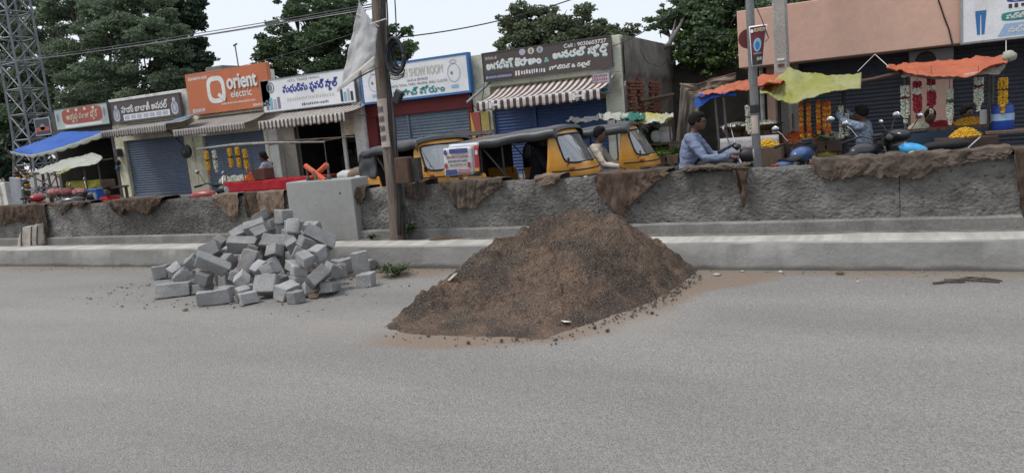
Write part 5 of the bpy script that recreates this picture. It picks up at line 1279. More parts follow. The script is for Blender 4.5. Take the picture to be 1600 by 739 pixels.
        yy = -.668
        def pr_(nm, x0, x1, z0, z1, mm): MB().add([(x0, yy, z0), (x1, yy, z0), (x1, yy, z1), (x0, yy, z1)], [(0, 1, 2, 3)]).build(nm, mm, ps)
        pr_('banner_print', -1.2, -.8, 1.39, 1.46, pb); pr_('blue_block', -1.32, -1.07, 1.055, 1.14, pb)
        for k in range(4): pr_('red_bar', -1.05, -.76, 1.055 + .022 * k, 1.066 + .022 * k, pr)
        for k, (w_, z) in enumerate((('#6', 1.31), ('#5', 1.25), ('#4', 1.19))): txt(ps, w_, -1.27 + .03 * k, -.8 - .03 * k, z, z + (.05 if k == 0 else .035), yy, (P_red, P_dark, P_red)[k], bold=.002)
        for x, z, mm in ((-1.29, 1.41, pb), (-1.3, 1.2, pr), (-.79, 1.2, pr)): MB().add([(px_, yy, pz_) for px_, pz_ in oval(x, z, .035, .045)], [tuple(range(24))]).build('emblem', mm, ps)
        q = MB().grid(sheetf(-.68, -.575, 1.07, 1.49, .02, -.66), 6, 10).build('side_poster', pr, t, smooth='all', thick=.003)
        MB().add([(x, -.671, z) for x, z in rect(-.67, -.58, 1.09, 1.14)], [(0, 1, 2, 3)]).build('yellow_print', py, q); MB().add([(x, -.671, z) for x, z in oval(-.61, 1.38, .03, .04)], [tuple(range(24))]).build('round_print', pw, q)
    for k, mm in ((0, M_black), (1, P_lett)):
        if poster: MB().lathe([(0, 0), (.04, 0), (.04, -.008), (0, -.008)], 14, (-1.03 + .12 * k, -.621, .97), 'y').build('filler_cap', mm, t)
    for ch in t.children_recursive:                                   # short-wheelbase cabin
        ch.location.x *= rear if ch.location.x < 0 else 1
        if ch.type == 'MESH' and ch.parent.name[:5] != 'wheel':
            for v in ch.data.vertices:
                if v.co.x < 0: v.co.x *= rear
    return t
rick2 = rickshaw('yellow auto rickshaw with white political posters on its rear side', (at(812, 250, 10.55).x + .02, 10.62, -.1), R(3), poster=True, scale=.98)
rick1 = rickshaw('yellow auto rickshaw with plain dark canvas rear, parked beside the wooden pole', (at(650, 260, 11.0).x - .12, 11.2, -.1), R(-17), scale=.98, rear=.7)
rick3 = rickshaw('yellow auto rickshaw parked with its nose towards the vegetable cart, driver in cream shirt', (at(893, 240, 11.9).x + .3, 11.95, -.1), R(9), side_curtain=False, scale=.95)

def motorcycle(label, loc, rz, col, mirrors=True, lean=.0, tail=None):
    t = thing('motorcycle', label, 'motorcycle', loc, rz, 'motorcycles along the service road'); t.scale = (1.1,) * 3; t.rotation_euler = (lean, 0, rz)
    wheel(t, .66, 0, .29, .08, 'front_wheel'); wheel(t, -.62, 0, .29, .1, 'rear_wheel')
    m = MB(); m.tube([(.42, 0, .88), (.2, 0, .72), (-.3, 0, .68), (-.62, 0, .74)], .022, 8); m.tube([(.42, 0, .86), (.28, 0, .42), (-.15, 0, .33), (-.3, 0, .66)], .02, 8); m.tube([(-.62, .06, .3), (-.12, .06, .36)], .018, 6); m.tube([(-.62, -.06, .3), (-.12, -.06, .36)], .018, 6); m.build('frame', M_black, t, smooth=True)
    for s_ in (-1, 1): MB().tube([(.66, s_ * .075, .29), (.46, s_ * .075, .86)], .02, 8).build('fork', M_chrome, t, smooth=True)
    m = MB(); m.ell((.17, 0, .83), (.27, .125, .105), 20, 12); m.build('fuel_tank', col, t, smooth='all')
    m = MB(); m.grid(lambda u, v: (-.06 - .5 * u, (.1 - .03 * u) * math.cos(math.pi * v), .79 + .0 * u + .055 * math.sin(math.pi * v) - .02 * math.sin(math.pi * u)), 14, 9); m.build('seat', M_rubber, t, smooth='all', thick=.03)
    m = MB(); m.ell((-.55, 0, .74), (.24, .095, .07), 14, 8); m.build('tail_cowl', tail or col, t, smooth='all')
    MB().cbox((-.8, 0, .76), (.04, .11, .06)).build('tail_light', M_redlens, t, bevel=.01)
    m = MB(); m.cbox((.05, 0, .45), (.32, .2, .24)); m.cbox((.14, 0, .6), (.16, .15, .14)); m.build('engine', M_grime, t, bevel=.03)
    MB().tube([(.15, -.12, .42), (-.1, -.16, .28), (-.75, -.17, .36)], [.02, .025, .045], 10).build('exhaust', M_chrome, t, smooth=True)
    for s_ in (-1, 1): MB().cbox((-.15, s_ * .105, .6), (.3, .03, .16)).build('side_panel', col, t, bevel=.03)
    MB().tube([(.3, .36, .98), (.4, .2, 1.03), (.44, .05, .97), (.44, -.05, .97), (.4, -.2, 1.03), (.3, -.36, .98)], .012, 7).build('handlebar', M_black, t, smooth=True)
    for s_ in (-1, 1):
        MB().tube([(.34, s_ * .28, 1.0), (.28, s_ * .4, .97)], .019, 7).build('grip', M_rubber, t, smooth=True)
        if mirrors:
            a = MB().tube([(.39, s_ * .24, 1.02), (.36, s_ * .3, 1.14), (.34, s_ * .36, 1.2)], .006, 5).build('mirror_arm', M_chrome, t)
            MB().ell((.34, s_ * .37, 1.22), (.012, .055, .04), 14, 8).build('mirror', M_chrome, a, smooth='all')
    h = MB().lathe([(0, .07), (.07, .06), (.09, 0), (.07, -.08), (0, -.1)], 16, (.55, 0, .9), 'x').build('headlight', M_black, t, smooth=True); MB().lathe([(0, .075), (.066, .067), (.066, .055)], 16, (.55, 0, .9), 'x').build('lens', M_lamp, h, smooth=True)
    MB().cbox((.45, 0, 1.0), (.05, .16, .06), Matrix.Rotation(-.6, 3, 'Y')).build('instruments', M_black, t, bevel=.015)
    for x, n in ((.66, 'front_fender'), (-.62, 'rear_fender')): MB().grid(lambda u, v: (x + .33 * math.cos(.5 + 2.3 * u), -.06 + .12 * v, .29 + .33 * math.sin(.5 + 2.3 * u)), 14, 3).build(n, col, t, smooth='all', thick=.006)
    MB().tube([(-.1, .12, .3), (-.05, .25, .01)], .012, 6).build('side_stand', M_black, t)
    return t
def scooter(label, loc, rz, col, lean=.0):
    t = thing('scooter', label, 'scooter', loc, rz, 'scooters along the service road'); t.scale = (1.1,) * 3; t.rotation_euler = (lean, 0, rz)
    wheel(t, .6, 0, .23, .09, 'front_wheel'); wheel(t, -.58, 0, .23, .1, 'rear_wheel')
    m = MB(); m.grid(lambda u, v: (.5 - .26 * (1 - u) ** 1.0 * .4 + .02 * math.cos(math.pi * (v - .5)) * 3 - .22 * u * .5, (.2 + .06 * math.sin(math.pi * u)) * (2 * v - 1), .28 + .62 * u), 14, 11); m.build('apron', col, t, smooth='all', thick=.03)
    m = MB(); m.ell((.36, 0, .98), (.13, .2, .085), 18, 10); m.build('handlebar_cover', col, t, smooth='all')
    h = MB().ell((.47, 0, .97), (.03, .07, .04), 14, 8).build('headlight', M_grime, t, smooth='all')
    MB().tube([(.26, .36, 1.0), (.34, 0, 1.0), (.26, -.36, 1.0)], .013, 7).build('handlebar', M_black, t, smooth=True)
    for s_ in (-1, 1):
        MB().tube([(.3, s_ * .24, 1.0), (.25, s_ * .38, 1.0)], .019, 7).build('grip', M_rubber, t, smooth=True)
        a = MB().tube([(.32, s_ * .2, 1.03), (.3, s_ * .3, 1.16)], .006, 5).build('mirror_arm', M_black, t); MB().ell((.3, s_ * .33, 1.19), (.014, .05, .034), 14, 8).build('mirror', M_chrome, a, smooth='all')
    MB().box((-.1, -.18, .26), (.45, .18, .31)).build('footboard', M_black, t, bevel=.015)
    m = MB(); m.ell((-.42, 0, .58), (.46, .2, .2), 20, 12); m.build('rear_body', col, t, smooth='all')
    m = MB(); m.ell((-.38, 0, .79), (.4, .15, .07), 20, 10); m.build('seat', M_rubber, t, smooth='all')
    MB().ell((-.87, 0, .62), (.03, .1, .05), 12, 8).build('tail_light', M_redlens, t, smooth='all')
    MB().tube([(-.55, .12, .68), (-.85, .1, .84), (-.85, -.1, .84), (-.55, -.12, .68)], .012, 6).build('grab_rail', M_chrome, t, smooth=True)
    MB().grid(lambda u, v: (.6 + .28 * math.cos(.3 + 2.4 * u), -.07 + .14 * v, .23 + .28 * math.sin(.3 + 2.4 * u)), 14, 3).build('front_fender', col, t, smooth='all', thick=.008)
    return t
C_blk = mat('gloss_black', (0.02, 0.02, 0.024), (0.015, 0.015, 0.018), scale=3, rough=.3, bmp=.02, fine=.03, coat=.3); C_blue = mat('bike_blue', (0.04, 0.1, 0.26), (0.03, 0.08, 0.2), scale=3, rough=.3, bmp=.02, coat=.3); C_red = mat('bike_red', (0.3, 0.025, 0.025), (0.22, 0.02, 0.02), scale=3, rough=.35, bmp=.02); C_silver = mat('bike_silver', (0.35, 0.36, 0.37), scale=3, rough=.35, metal=.4, bmp=.02)
# the rider and his motorcycle
rx = at(1074, 262, 10.2).x
bike = motorcycle('black motorcycle ridden by the man in a light blue shirt', (rx + .16, 10.2, -.1), R(4), C_blk, mirrors=True); bike.scale = (1.16,) * 3
rp = sit_pose(.75, .06, (.5, .27), .27, .4)
C_shirt_b = cloth('shirt_light_blue', (0.2, 0.235, 0.34), (0.145, 0.172, 0.26), scale=3, weave=.1); C_trou = cloth('trousers_grey', (0.06, 0.06, 0.07)); C_white = cloth('shirt_white', (0.58, 0.6, 0.63), (0.46, 0.48, 0.52), scale=3, weave=.1); C_cream = cloth('shirt_cream', (0.56, 0.5, 0.42), (0.43, 0.37, 0.3), scale=3, weave=.1); C_dkshirt = cloth('shirt_black', (0.02, 0.02, 0.026)); C_redc = cloth('red_cloth', (0.34, 0.018, 0.026), (0.24, 0.013, 0.02)); C_brownk = cloth('khaki_cloth', (0.16, 0.12, 0.08))
person('man in a light blue shirt and glasses riding a black motorcycle', (rx, 10.2, -.1), R(4), rp, C_shirt_b, C_trou, vox=.012, glasses=True).scale = (1.05, 1.1, 1.03)
q = sit_pose(.66, .05, (.42, .2), .22, .36)
person('driver in a cream shirt sitting in the auto rickshaw by the vegetable cart', (at(926, 250, 11.4).x, 11.42, -.06), R(5), q, C_cream, C_trou)
person('driver in dark clothes sitting inside the auto rickshaw with posters', (rick2.location.x + .2, rick2.location.y + .05, -.06), R(3), sit_pose(.72, .08, (.42, .2), .24, .36), C_dkshirt, C_trou)
person('man in a white shirt seated in the auto rickshaw beside the wooden pole', (rick1.location.x + .22, rick1.location.y - .3, -.06), R(0), sit_pose(.72, .14, (.35, .2), .2, .36), C_white, C_trou)
# parked two-wheelers
motorcycle('blue motorcycle parked in front of the marigold cart', (at(1262, 245, 11.5).x - .05, 11.5, -.1), R(76), C_blue, lean=R(-6))
motorcycle('silver tailed black motorcycle parked near the man in the checked shirt', (at(1372, 240, 11.4).x - .2, 11.4, -.1), R(55), C_blk, tail=C_silver, lean=R(-6))
scooter('black scooter with a blue plastic bag on it, in front of the orange tarp stall', (at(1440, 235, 12.0).x + .05, 12.1, -.1), R(222), C_blk, lean=R(5))
pb0 = at(1427, 234, 11.6); mb = MB(); mb.ell(pb0, (.19, .1, .085), 18, 12, Matrix.Rotation(.25, 3, 'Y'), .1)
pbt = thing('plastic_bag', 'bright blue and yellow plastic bag lying over the black scooter', 'bag', (pb0.x, pb0.y, pb0.z - .09)); mb.off = Vector(pbt.location); mb.build('bag', mat('bag_blue', (0.03, 0.26, 0.6), (0.05, 0.4, 0.7), scale=8, rough=.4), pbt, smooth='all')
mb = MB(pbt); mb.ell(pb0 + Vector((.05, -.075, -.04)), (.12, .04, .045), 12, 8, None, .15); mb.build('yellow_print', mat('bag_yellow', (0.6, 0.45, 0.04), scale=8, rough=.4), pbt, smooth='all')
motorcycle('red and black motorcycle parked in front of the closed cream shop', (at(300, 302, 10.0).x, 10.0, -.1), R(14), C_red, lean=R(-6))
motorcycle('black motorcycle parked before the dark puja shop', (at(100, 300, 10.6).x, 10.6, -.1), R(35), C_blk, lean=R(6))
scooter('red and black scooter parked by the wall end near the lattice tower', (at(30, 312, 9.8).x, 9.8, -.1), R(30), C_red)
# ================================================================== flowers, tarps, carts
F_yel = mat('marigold_yellow', (0.62, 0.36, 0.02), (0.5, 0.27, 0.015), scale=20, rough=.8, bmp=.2); F_org = mat('marigold_orange', (0.6, 0.13, 0.015), (0.48, 0.09, 0.012), scale=20, rough=.8, bmp=.2)
F_wht = mat('jasmine_white', (0.55, 0.56, 0.47), (0.42, 0.43, 0.34), scale=20, rough=.8, bmp=.2); F_red = mat('rose_red', (0.3, 0.015, 0.03), (0.2, 0.01, 0.02), scale=20, rough=.8, bmp=.2); F_grn = mat('leaf_green_band', (0.05, 0.1, 0.03), scale=20); F_pur = mat('deep_red_band', (0.1, 0.015, 0.02), scale=20)
rf = random.Random(21)
def blobs(m, x, y, z0, z1, r, per=8, step=.016, petal=.014):
    z = z0
    while z <= z1:
        for k in range(per):
            a = rf.uniform(0, 6.283); q = r * rf.uniform(.65, 1.05)
            m.ell((x + q * math.cos(a), y + q * math.sin(a), z + rf.uniform(-.01, .01)), (petal * rf.uniform(.7, 1.2),) * 2 + (petal * .8,), 5, 4)
        z += step
def garland(label, px, py0, py1, Y, cols, r=.024, loop=True, tassel=None, cat_group='flower garlands hung at the stalls', w_=.028):
    """cols: list of (share, material) from top to bottom"""
    a, b_ = at(px, py0, Y), at(px, py1, Y); x = a.x; zt, zb = a.z, b_.z
    t = thing('flower_garland', label, 'garland', (x, Y, zb), group=cat_group)
    MB(t).tube([(x, Y, zt - .02), (x, Y, zt + .16)], .004, 4).build('string', M_wood, t)
    z = zt
    for share, mm in cols:
        z2 = z - (zt - zb) * share; m = MB(t)
        for s_ in ((-1, 1) if loop else (0,)): blobs(m, x + s_ * w_, Y, z2, z, r)
        m.build('flower_strand', mm, t, smooth='all'); z = z2
    m = MB(t); blobs(m, x, Y, zb - .035, zb + .01, r * 1.2, 12); m.build('tip', cols[-1][1], t, smooth='all')
    if tassel: m = MB(t); blobs(m, x, Y, zb - .12, zb - .06, r * .8); m.build('tassel', tassel, t, smooth='all')
    return t
def mound(name, label, c, rx_, ry_, h, mm, petal=.022, n=260, cat='flower heap', base_m=None, group=None):
    t = thing(name, label, cat, c, group=group); m = MB(t); c = Vector(c)
    m0 = MB(t); m0.grid(lambda u, v: (c.x + rx_ * (1 - v * .98) * math.cos(6.283 * u), c.y + ry_ * (1 - v * .98) * math.sin(6.283 * u), c.z + h * (1 - (1 - v) ** 2) * .92), 24, 8, wrap=True); m0.build('core', base_m or mm, t, smooth='all')
    for k in range(n):
        a = rf.uniform(0, 6.283); q = math.sqrt(rf.random()); z = c.z + h * (1 - q * q) * .95
        m.ell((c.x + rx_ * q * math.cos(a), c.y + ry_ * q * math.sin(a), z + rf.uniform(-.004, .012)), (petal * rf.uniform(.7, 1.2),) * 2 + (petal * .7,), 5, 4)
    o = m.build('blossoms', mm, t, smooth='all'); o['kind'] = 'stuff'; return t
def plastic(name, c, c2=None, thin=.3): 
    if name in MATS: return MATS[name]
    m = cloth(name, c, c2, rough=.45, weave=.0, thin=thin, scale=2.5)
    nt = m.node_tree; b = nt.nodes['Principled BSDF']; g = [n for n in nt.nodes if n.type == 'NEW_GEOMETRY'][0]
    b.inputs['Specular IOR Level'].default_value = .4; bump(nt, b, noisen(nt, g.outputs['Position'], 9, 5, .6), .5, .04); return m
def interp_pl(pl, u):
    i = u * (len(pl) - 1); k = min(int(i), len(pl) - 2); return pl[k].lerp(pl[k + 1], i - k)
def tarp_mesh(off, front, Yf, back, Yb, sag=.05, ruf=.03, seed=1.0, n=70, nv=26, hem=.0):
    F = [at(px, py, Yf) for px, py in front]; B = [at(px, py, Yb) for px, py in back]; m = MB(off)
    def fn(u, v):
        p = interp_pl(B, u).lerp(interp_pl(F, u), v)
        d = -sag * math.sin(math.pi * v) * (.6 + .4 * math.sin(3 * math.pi * u)) + ruf * fbm(u * 4 + seed * 3, v * 3, seed) + ruf * .22 * math.sin(u * 19 + 4 * v + seed) * v + ruf * .45 * fbm(u * 12, v * 8, seed) + ruf * .3 * abs(fbm(u * 24, v * 14, seed + 2))
        return p + Vector((0, -.4 * ruf * fbm(u * 5, v * 4, seed + 4) - hem * v * v, d))
    return m.grid(fn, n, nv)
def tarp(name, label, front, Yf, back, Yb, m_, group=None, cat='tarpaulin', **kw):
    c = at(*front[len(front) // 2], Yf); t = tarp_mesh(None, front, Yf, back, Yb, **kw)
    return solo(name, label, cat, t, m_, base=tuple(c), group=group, smooth='all', thick=.006)
def post(parent, p, q, r=.018, m_=None, name='post'): return MB(parent).tube([p, q], r, 7).build(name, m_ or M_grime, parent, smooth=True)
GZ = -.1
def cart(label, x0, x1, Y0, Y1, ztop, m_, legs=True, wheels=True, name='push_cart', body=.12, group='street vendors carts'):
    t = thing(name, label, 'cart', ((x0 + x1) / 2, (Y0 + Y1) / 2, GZ), group=group)
    MB(t).box((x0, Y0, ztop - .05), (x1, Y1, ztop)).build('deck', m_, t, bevel=.008)
    n = max(3, int((x1 - x0) / .22))
    for k in range(n): MB(t).box((x0 + (x1 - x0) * (k + .06) / n, Y0 - .015, ztop - .05 - body), (x0 + (x1 - x0) * (k + .94) / n, Y0 - .001, ztop - .004)).build('board', m_, t, bevel=.004)
    for x in (x0 + .06, x1 - .06):
        for y in (Y0 + .06, Y1 - .06): MB(t).box((x - .03, y - .03, GZ), (x + .03, y + .03, ztop - .05)).build('leg', M_wood, t, bevel=.004)
    if wheels:
        for x in (x0 + .35, x1 - .35):
            for y in (Y0 - .04, Y1 + .04):
                wv = bpy.data.objects.new('wheel', None); COL.objects.link(wv); wv.parent = t; wv.location = Vector((x, y, GZ + .31)) - t.location
                MB().lathe([(.27, -.02), (.3, -.02), (.305, 0), (.3, .02), (.27, .02)], 26, axis='y', cap=False).build('tyre', M_rubber, wv, smooth='all')
                m = MB(); m.lathe([(0, -.05), (.035, -.05), (.035, .05), (0, .05)], 10, axis='y')
                for q in range(12): a = q * math.pi / 6; m.tube([(0, 0, 0), (.28 * math.cos(a), 0, .28 * math.sin(a))], .005, 4)
                m.build('rim', M_rust, wv)
    return t
# ---- E: red cart with garlands, before the flower shop
YE = 13.6
p0, p1 = at(350, 287, YE), at(472, 280, YE); zE = p0.z
cE = cart('flower cart with red cloth skirt under a row of garlands', p0.x, p1.x + .3, YE, YE + .95, zE, M_wood)
m = MB(cE)
def skirt(u, v):
    x = p0.x - .05 + (p1.x - p0.x + .4) * u; return (x - .12 * v * (1 - u) ** 4, YE - .02 - .05 * v - .007 * math.sin(x * 13 + v) - .006 * fbm(x * 5, v), zE + .012 - .24 * v - .01 * fbm(x * 3, v))
m.grid(skirt, 70, 8); m.grid(lambda u, v: (p0.x - .05 + (p1.x - p0.x + .4) * u, YE - .02 + .97 * v, zE + .012 + .006 * fbm(u * 9, v * 4)), 50, 10); m.build('red_cloth', C_redc, cE, smooth='all', thick=.005)
for k, (px, mm, lb) in enumerate(((353, F_wht, 'pale flower mound at the end of the red cart'), (367, F_wht, 'middle pale flower mound on the red cart'), (379, F_wht, 'greenish pale flower mound next to the orange flowers on the red cart'), (396, F_org, 'heap of orange marigolds beside the brown box on the red cart'))):
    c = at(px, 284, YE + .35); mound('flower_heap', lb, (c.x, YE + .35, zE + .02), .17 if k < 3 else .22, .17, .15 if k < 3 else .2, mm, n=160)
m = MB(); c = at(411, 276, YE + .4); m.box((c.x - .22, YE + .25, zE + .022), (c.x + .2, YE + .6, zE + .3)); solo('wooden_box', 'brown wooden box on the red cart in front of the vendor', 'box', m, mat('brown_box', (0.13, 0.06, 0.05), scale=5), base=(c.x, YE + .4, zE + .02), bevel=.008)
cf = thing('cart_canopy_frame', 'thin pole frame with rolled grey plastic over the red flower cart', 'canopy frame', (at(400, 300, YE).x, YE + .5, GZ))
a, b_ = at(308, 233, YE), at(507, 222, YE)
MB(cf).tube([a, a.lerp(b_, .3) + Vector((0, 0, .05)), a.lerp(b_, .6) + Vector((0, 0, .05)), b_], [.02, .035, .03, .02], 7).build('front_roll', cloth('grey_plastic_roll', (0.3, 0.3, 0.29), (0.2, 0.2, 0.19)), cf, smooth='all')
a2, b2 = a + Vector((.2, 1.0, .06)), b_ + Vector((.1, 1.0, .06)); MB(cf).tube([a2, b2], .018, 6).build('rear_bar', M_wood, cf)
for k in range(6): q = a.lerp(b_, .08 + .17 * k); MB(cf).tube([q, q + Vector((.05, 1.0, .06))], .014, 5).build('cross_bar', M_wood, cf)
for px in (344, 372, 388, 440, 504): q = at(px, 232 if px < 500 else 224, YE); post(cf, (q.x, YE + .06, GZ), (q.x, YE + .06, q.z), .012)
for k, (px, y0, y1, c_, ta) in enumerate(((322, 237, 264, F_yel, F_org), (334, 236, 262, F_wht, F_wht), (358, 232, 259, F_yel, None), (370, 230, 259, F_yel, None), (382, 234, 262, F_yel, F_org))):
    lb = ('yellow garland with orange tip at the end of the pole, nearest the cream pillar', 'single white jasmine garland hanging among the yellow ones', 'yellow garland without a tip hanging beside the white one', 'yellow garland without a tip between two other yellow ones', 'yellow garland with orange tip hanging near the vendor')[k]
    garland(lb.replace(', nearest', ' next to') if k == 0 else lb, px, y0, y1, YE - .02, [(.45, c_), (.1, F_pur), (.45, c_)], tassel=ta, r=.03, w_=.026)
vp = stand_pose(1.55)
vp.update(el_l=(.16, .22, 1.06), wr_l=(.34, .1, 1.1), el_r=(.16, -.22, 1.06), wr_r=(.34, -.1, 1.12), head=(.12, 0, 1.45))
q = at(416, 252, YE + .7); person('flower vendor in a pale shirt working behind the red cart', (q.x, YE + .75, GZ + .05), R(200), vp, cloth('shirt_pale_lilac', (0.35, 0.35, 0.42)), C_brownk, sleeve='short', hair_long=True)
# ---- F: blue and white tarps before the dark shop
B_blue = plastic('blue_tarp', (0.015, 0.13, 0.56), (0.012, 0.1, 0.44)); B_white = plastic('white_tarp', (0.52, 0.53, 0.47), (0.4, 0.41, 0.34)); B_yel = plastic('yellow_green_tarp', (0.4, 0.41, 0.09), (0.46, 0.46, 0.24), thin=.4); B_org = plastic('orange_tarp', (0.6, 0.17, 0.08), (0.5, 0.13, 0.06), thin=.3); B_grn = plastic('green_tarp', (0.02, 0.2, 0.15)); B_olive = cloth('olive_cloth', (0.3, 0.27, 0.05), (0.22, 0.2, 0.04))
bt = thing('blue_tarpaulin', 'bright blue tarpaulin awning with pale rope edging over the dark shop front', 'tarpaulin', tuple(at(90, 225, 14.0)))
tarp_mesh(bt, [(16, 236), (32, 240), (49, 242), (80, 235), (118, 223), (158, 208)], 13.6, [(24, 233), (42, 227), (60, 221), (97, 207), (130, 205), (157, 205)], 14.9, sag=.06, ruf=.02).build('sheet', B_blue, bt, smooth='all', thick=.006)
E0 = [at(px, py, 13.57) for px, py in ((16, 236), (32, 240), (49, 242), (80, 235), (118, 223), (158, 208))]; m = MB(bt)
m.grid(lambda u, v: interp_pl(E0, u) + Vector((0, -.012 - .01 * math.sin(u * 60), -.09 * v * (.5 + .5 * abs(math.sin(u * 34))) - .06 * v * u)), 90, 4); m.build('edging', B_white, bt, smooth='all', thick=.004)
for a, b_, Ya in (((12, 235), (28, 265), 13.6), ((78, 236), (84, 262), 13.7), ((47, 242), (49, 268), 13.7)): MB(bt).tube([at(*a, Ya), at(*b_, Ya + .1)], .022, 6).build('prop', M_wood, bt)
for px in (28, 84): q = at(px, 262, 13.7); MB(bt).tube([q, (q.x + .05, 13.75, GZ)], .022, 6).build('prop', M_wood, bt)
wt = thing('white_tarpaulin', 'sagging white plastic sheet with yellow underside over the goods cart', 'tarpaulin', tuple(at(105, 258, 12.9)))
tarp_mesh(wt, [(50, 274), (65, 271), (80, 269), (110, 265), (140, 258), (160, 247)], 12.6, [(53, 268), (70, 261), (86, 255), (102, 249), (125, 243), (145, 240), (159, 245)], 13.5, sag=.05, ruf=.05, seed=3).build('sheet', B_white, wt, smooth='all', thick=.006)
tarp_mesh(wt, [(88, 273), (94, 272), (100, 270), (109, 265)], 12.55, [(90, 267), (98, 265), (109, 263)], 12.7, sag=.0, ruf=.02).build('yellow_flap', B_yel, wt, smooth='all', thick=.005)
MB(wt).tube([at(43, 271, 12.6), at(60, 270, 12.6)], .016, 6).build('pole', M_wood, wt); MB(wt).tube([at(150, 252, 13), at(176, 248, 13.3)], .016, 6).build('pole', M_wood, wt)
for px, py, Y in ((75, 268, 12.7), (152, 252, 12.8), (130, 258, 12.8)): q = at(px, py, Y); post(wt, (q.x, Y, GZ), (q.x, Y, q.z), .016, M_wood)
pF = at(103, 298, 12.9); qF = at(156, 296, 12.9)
cF = cart('low goods cart under the white plastic sheet', pF.x - .9, qF.x + .1, 12.9, 13.7, pF.z, M_wood, wheels=False)
m = MB(); m.box((pF.x + .02, 12.9, pF.z + .001), (qF.x - .02, 13.4, at(130, 284, 12.9).z)); solo('goods_crate', 'wooden crate of goods behind the mustard cloth', 'crate', m, M_wood, base=(pF.x + .6, 13.1, pF.z), bevel=.01)
for k in range(3):
    c = at(82 + 20 * k, 300, 12.7); m = MB(); m.ell((c.x, 12.75, c.z), (.3, .12, .11), 16, 10, None, .03)
    solo('cloth_bundle', ('faded pink and red bundle on the goods cart beside the dark shop door', 'dark red rolled bundle lying between two others on the goods cart', 'red patterned bundle under the mustard cloth')[k], 'bundle', m, cloth('pink_print', (0.3, 0.07, 0.08), (0.4, 0.26, 0.26), scale=14) if k != 1 else cloth('dark_red_print', (0.16, 0.04, 0.05), (0.25, 0.12, 0.12), scale=14), base=(c.x, 12.75, c.z - .11), smooth='all')
a, b_ = at(136, 297, 12.3), at(153, 314, 12.3); bb = thing('blue_box', 'bright blue plastic crate beside the red clad figure', 'crate', ((a.x + b_.x) / 2, 12.45, b_.z))
MB(bb).box((a.x, 12.3, b_.z), (b_.x, 12.65, a.z)).build('body', mat('crate_blue', (0.015, 0.1, 0.38), scale=4, rough=.5), bb, bevel=.015); MB(bb).box((a.x - .015, 12.285, a.z - .03), (b_.x + .015, 12.665, a.z + .01)).build('rim', MATS['crate_blue'], bb, bevel=.008)
MB(bb).lathe([(0, 0), (.045, 0), (.045, .006)], 12, ((a.x + b_.x) / 2, 12.293, a.z - .12), 'y').build('emblem', P_ltblue, bb)
m = MB(); m.box((a.x - .1, 12.25, GZ), (b_.x + 1.3, 12.75, b_.z - .002)); solo('low_bench', 'low dark bench under the blue crate', 'bench', m, M_wood, base=(a.x, 12.5, GZ), bevel=.01)
# figure wrapped in red cloth
q = at(163, 306, 12.3); sp = sit_pose(.42, .1, (.3, .14), .2, .34)
sp_z = at(162, 300, 12.3).z
person('seated person wrapped in a red cloth beside the blue crate', (q.x, 12.5, b_.z - .92), R(-60), sp, C_redc, C_redc, hair=True)
m = MB(); 
for k, (px, py, w_, h_, mm) in enumerate(((30, 283, .22, .5, M_wood), (42, 278, .2, .42, M_dark))): pass
hang = [('striped hanging bundle of small goods beside the tower', 27, 283, F_pur), ('dark hanging bundle of goods with yellow tags', 41, 280, M_wood)]
for lb, px, py, mm in hang:
    c = at(px, py, 13.3); t = thing('hanging_goods', lb, 'goods', (c.x, 13.3, c.z - .3)); MB(t).tube([(c.x, 13.3, c.z + .5), (c.x, 13.3, c.z - .2)], .01, 5).build('string', M_wood, t)
    for k in range(7): MB(t).ell((c.x + rf.uniform(-.06, .06), 13.3 + rf.uniform(-.05, .05), c.z + .25 - .085 * k), (.1, .08, .04), 10, 6, None, .1).build('packet', (mm, M_rust, F_yel)[k % 3] if k != 3 else P_lilac, t, smooth='all')
c = at(22, 292, 12.6); m = MB(); m.box((c.x - .25, 12.6, GZ), (c.x + .25, 12.66, c.z + .25), Matrix.Rotation(.12, 3, 'Y')); solo('leaning_board', 'pale grey board leaning among the parked two-wheelers', 'board', m, mat('grey_board', (0.3, 0.31, 0.34), scale=4), base=(c.x, 12.62, GZ), bevel=.006)
c = at(10, 300, 13.5); gt = thing('white_gate', 'white painted gate post and bars near the lattice tower', 'gate', (c.x, 13.5, GZ)); q = at(6, 285, 13.5)
MB(gt).box((q.x - .1, 13.45, GZ), (q.x + .1, 13.65, q.z)).build('post', M_white, gt, bevel=.01)
MB(gt).box((q.x - 2.6, 13.5, q.z - .12), (q.x - .1, 13.56, q.z - .02)).build('rail', M_white, gt); 
for k in range(7): MB(gt).box((q.x - .4 - .32 * k, 13.51, GZ), (q.x - .36 - .32 * k, 13.55, q.z - .12)).build('bar', M_white, gt)
# shop fittings on the cream pillars
c = at(186, 239, 15.93); m = MB(); m.box((c.x - .1, 15.8, c.z - .13), (c.x + .1, 15.99, c.z + .13)); solo('electric_meter', 'grey electric meter box on the cream pillar', 'meter', m, M_grime, base=(c.x, 15.9, c.z - .13), bevel=.02)
for k, py in enumerate((254, 263)):
    c = at(183, py, 15.93); m = MB(); m.lathe([(.08 - .02 * k, 0), (.1 - .02 * k, .05), (.05, .1)], 14, (c.x, 15.99, c.z), 'y'); m.v = [(x, 2 * 15.99 - y, z) for x, y, z in m.v]
    solo('wall_lamp', ('round dark lamp on the cream pillar below the meter', 'small blue switch dome on the cream pillar below the lamp')[k], 'lamp', m, (M_dark, mat('dull_blue', (0.05, 0.1, 0.2)))[k], base=(c.x, 15.95, c.z), smooth=True)
c = at(291, 237, 15.4); fn = thing('pedestal_fan', 'black round fan on an arm beside the closed grey shutter', 'fan', (c.x, 15.4, c.z - .2))
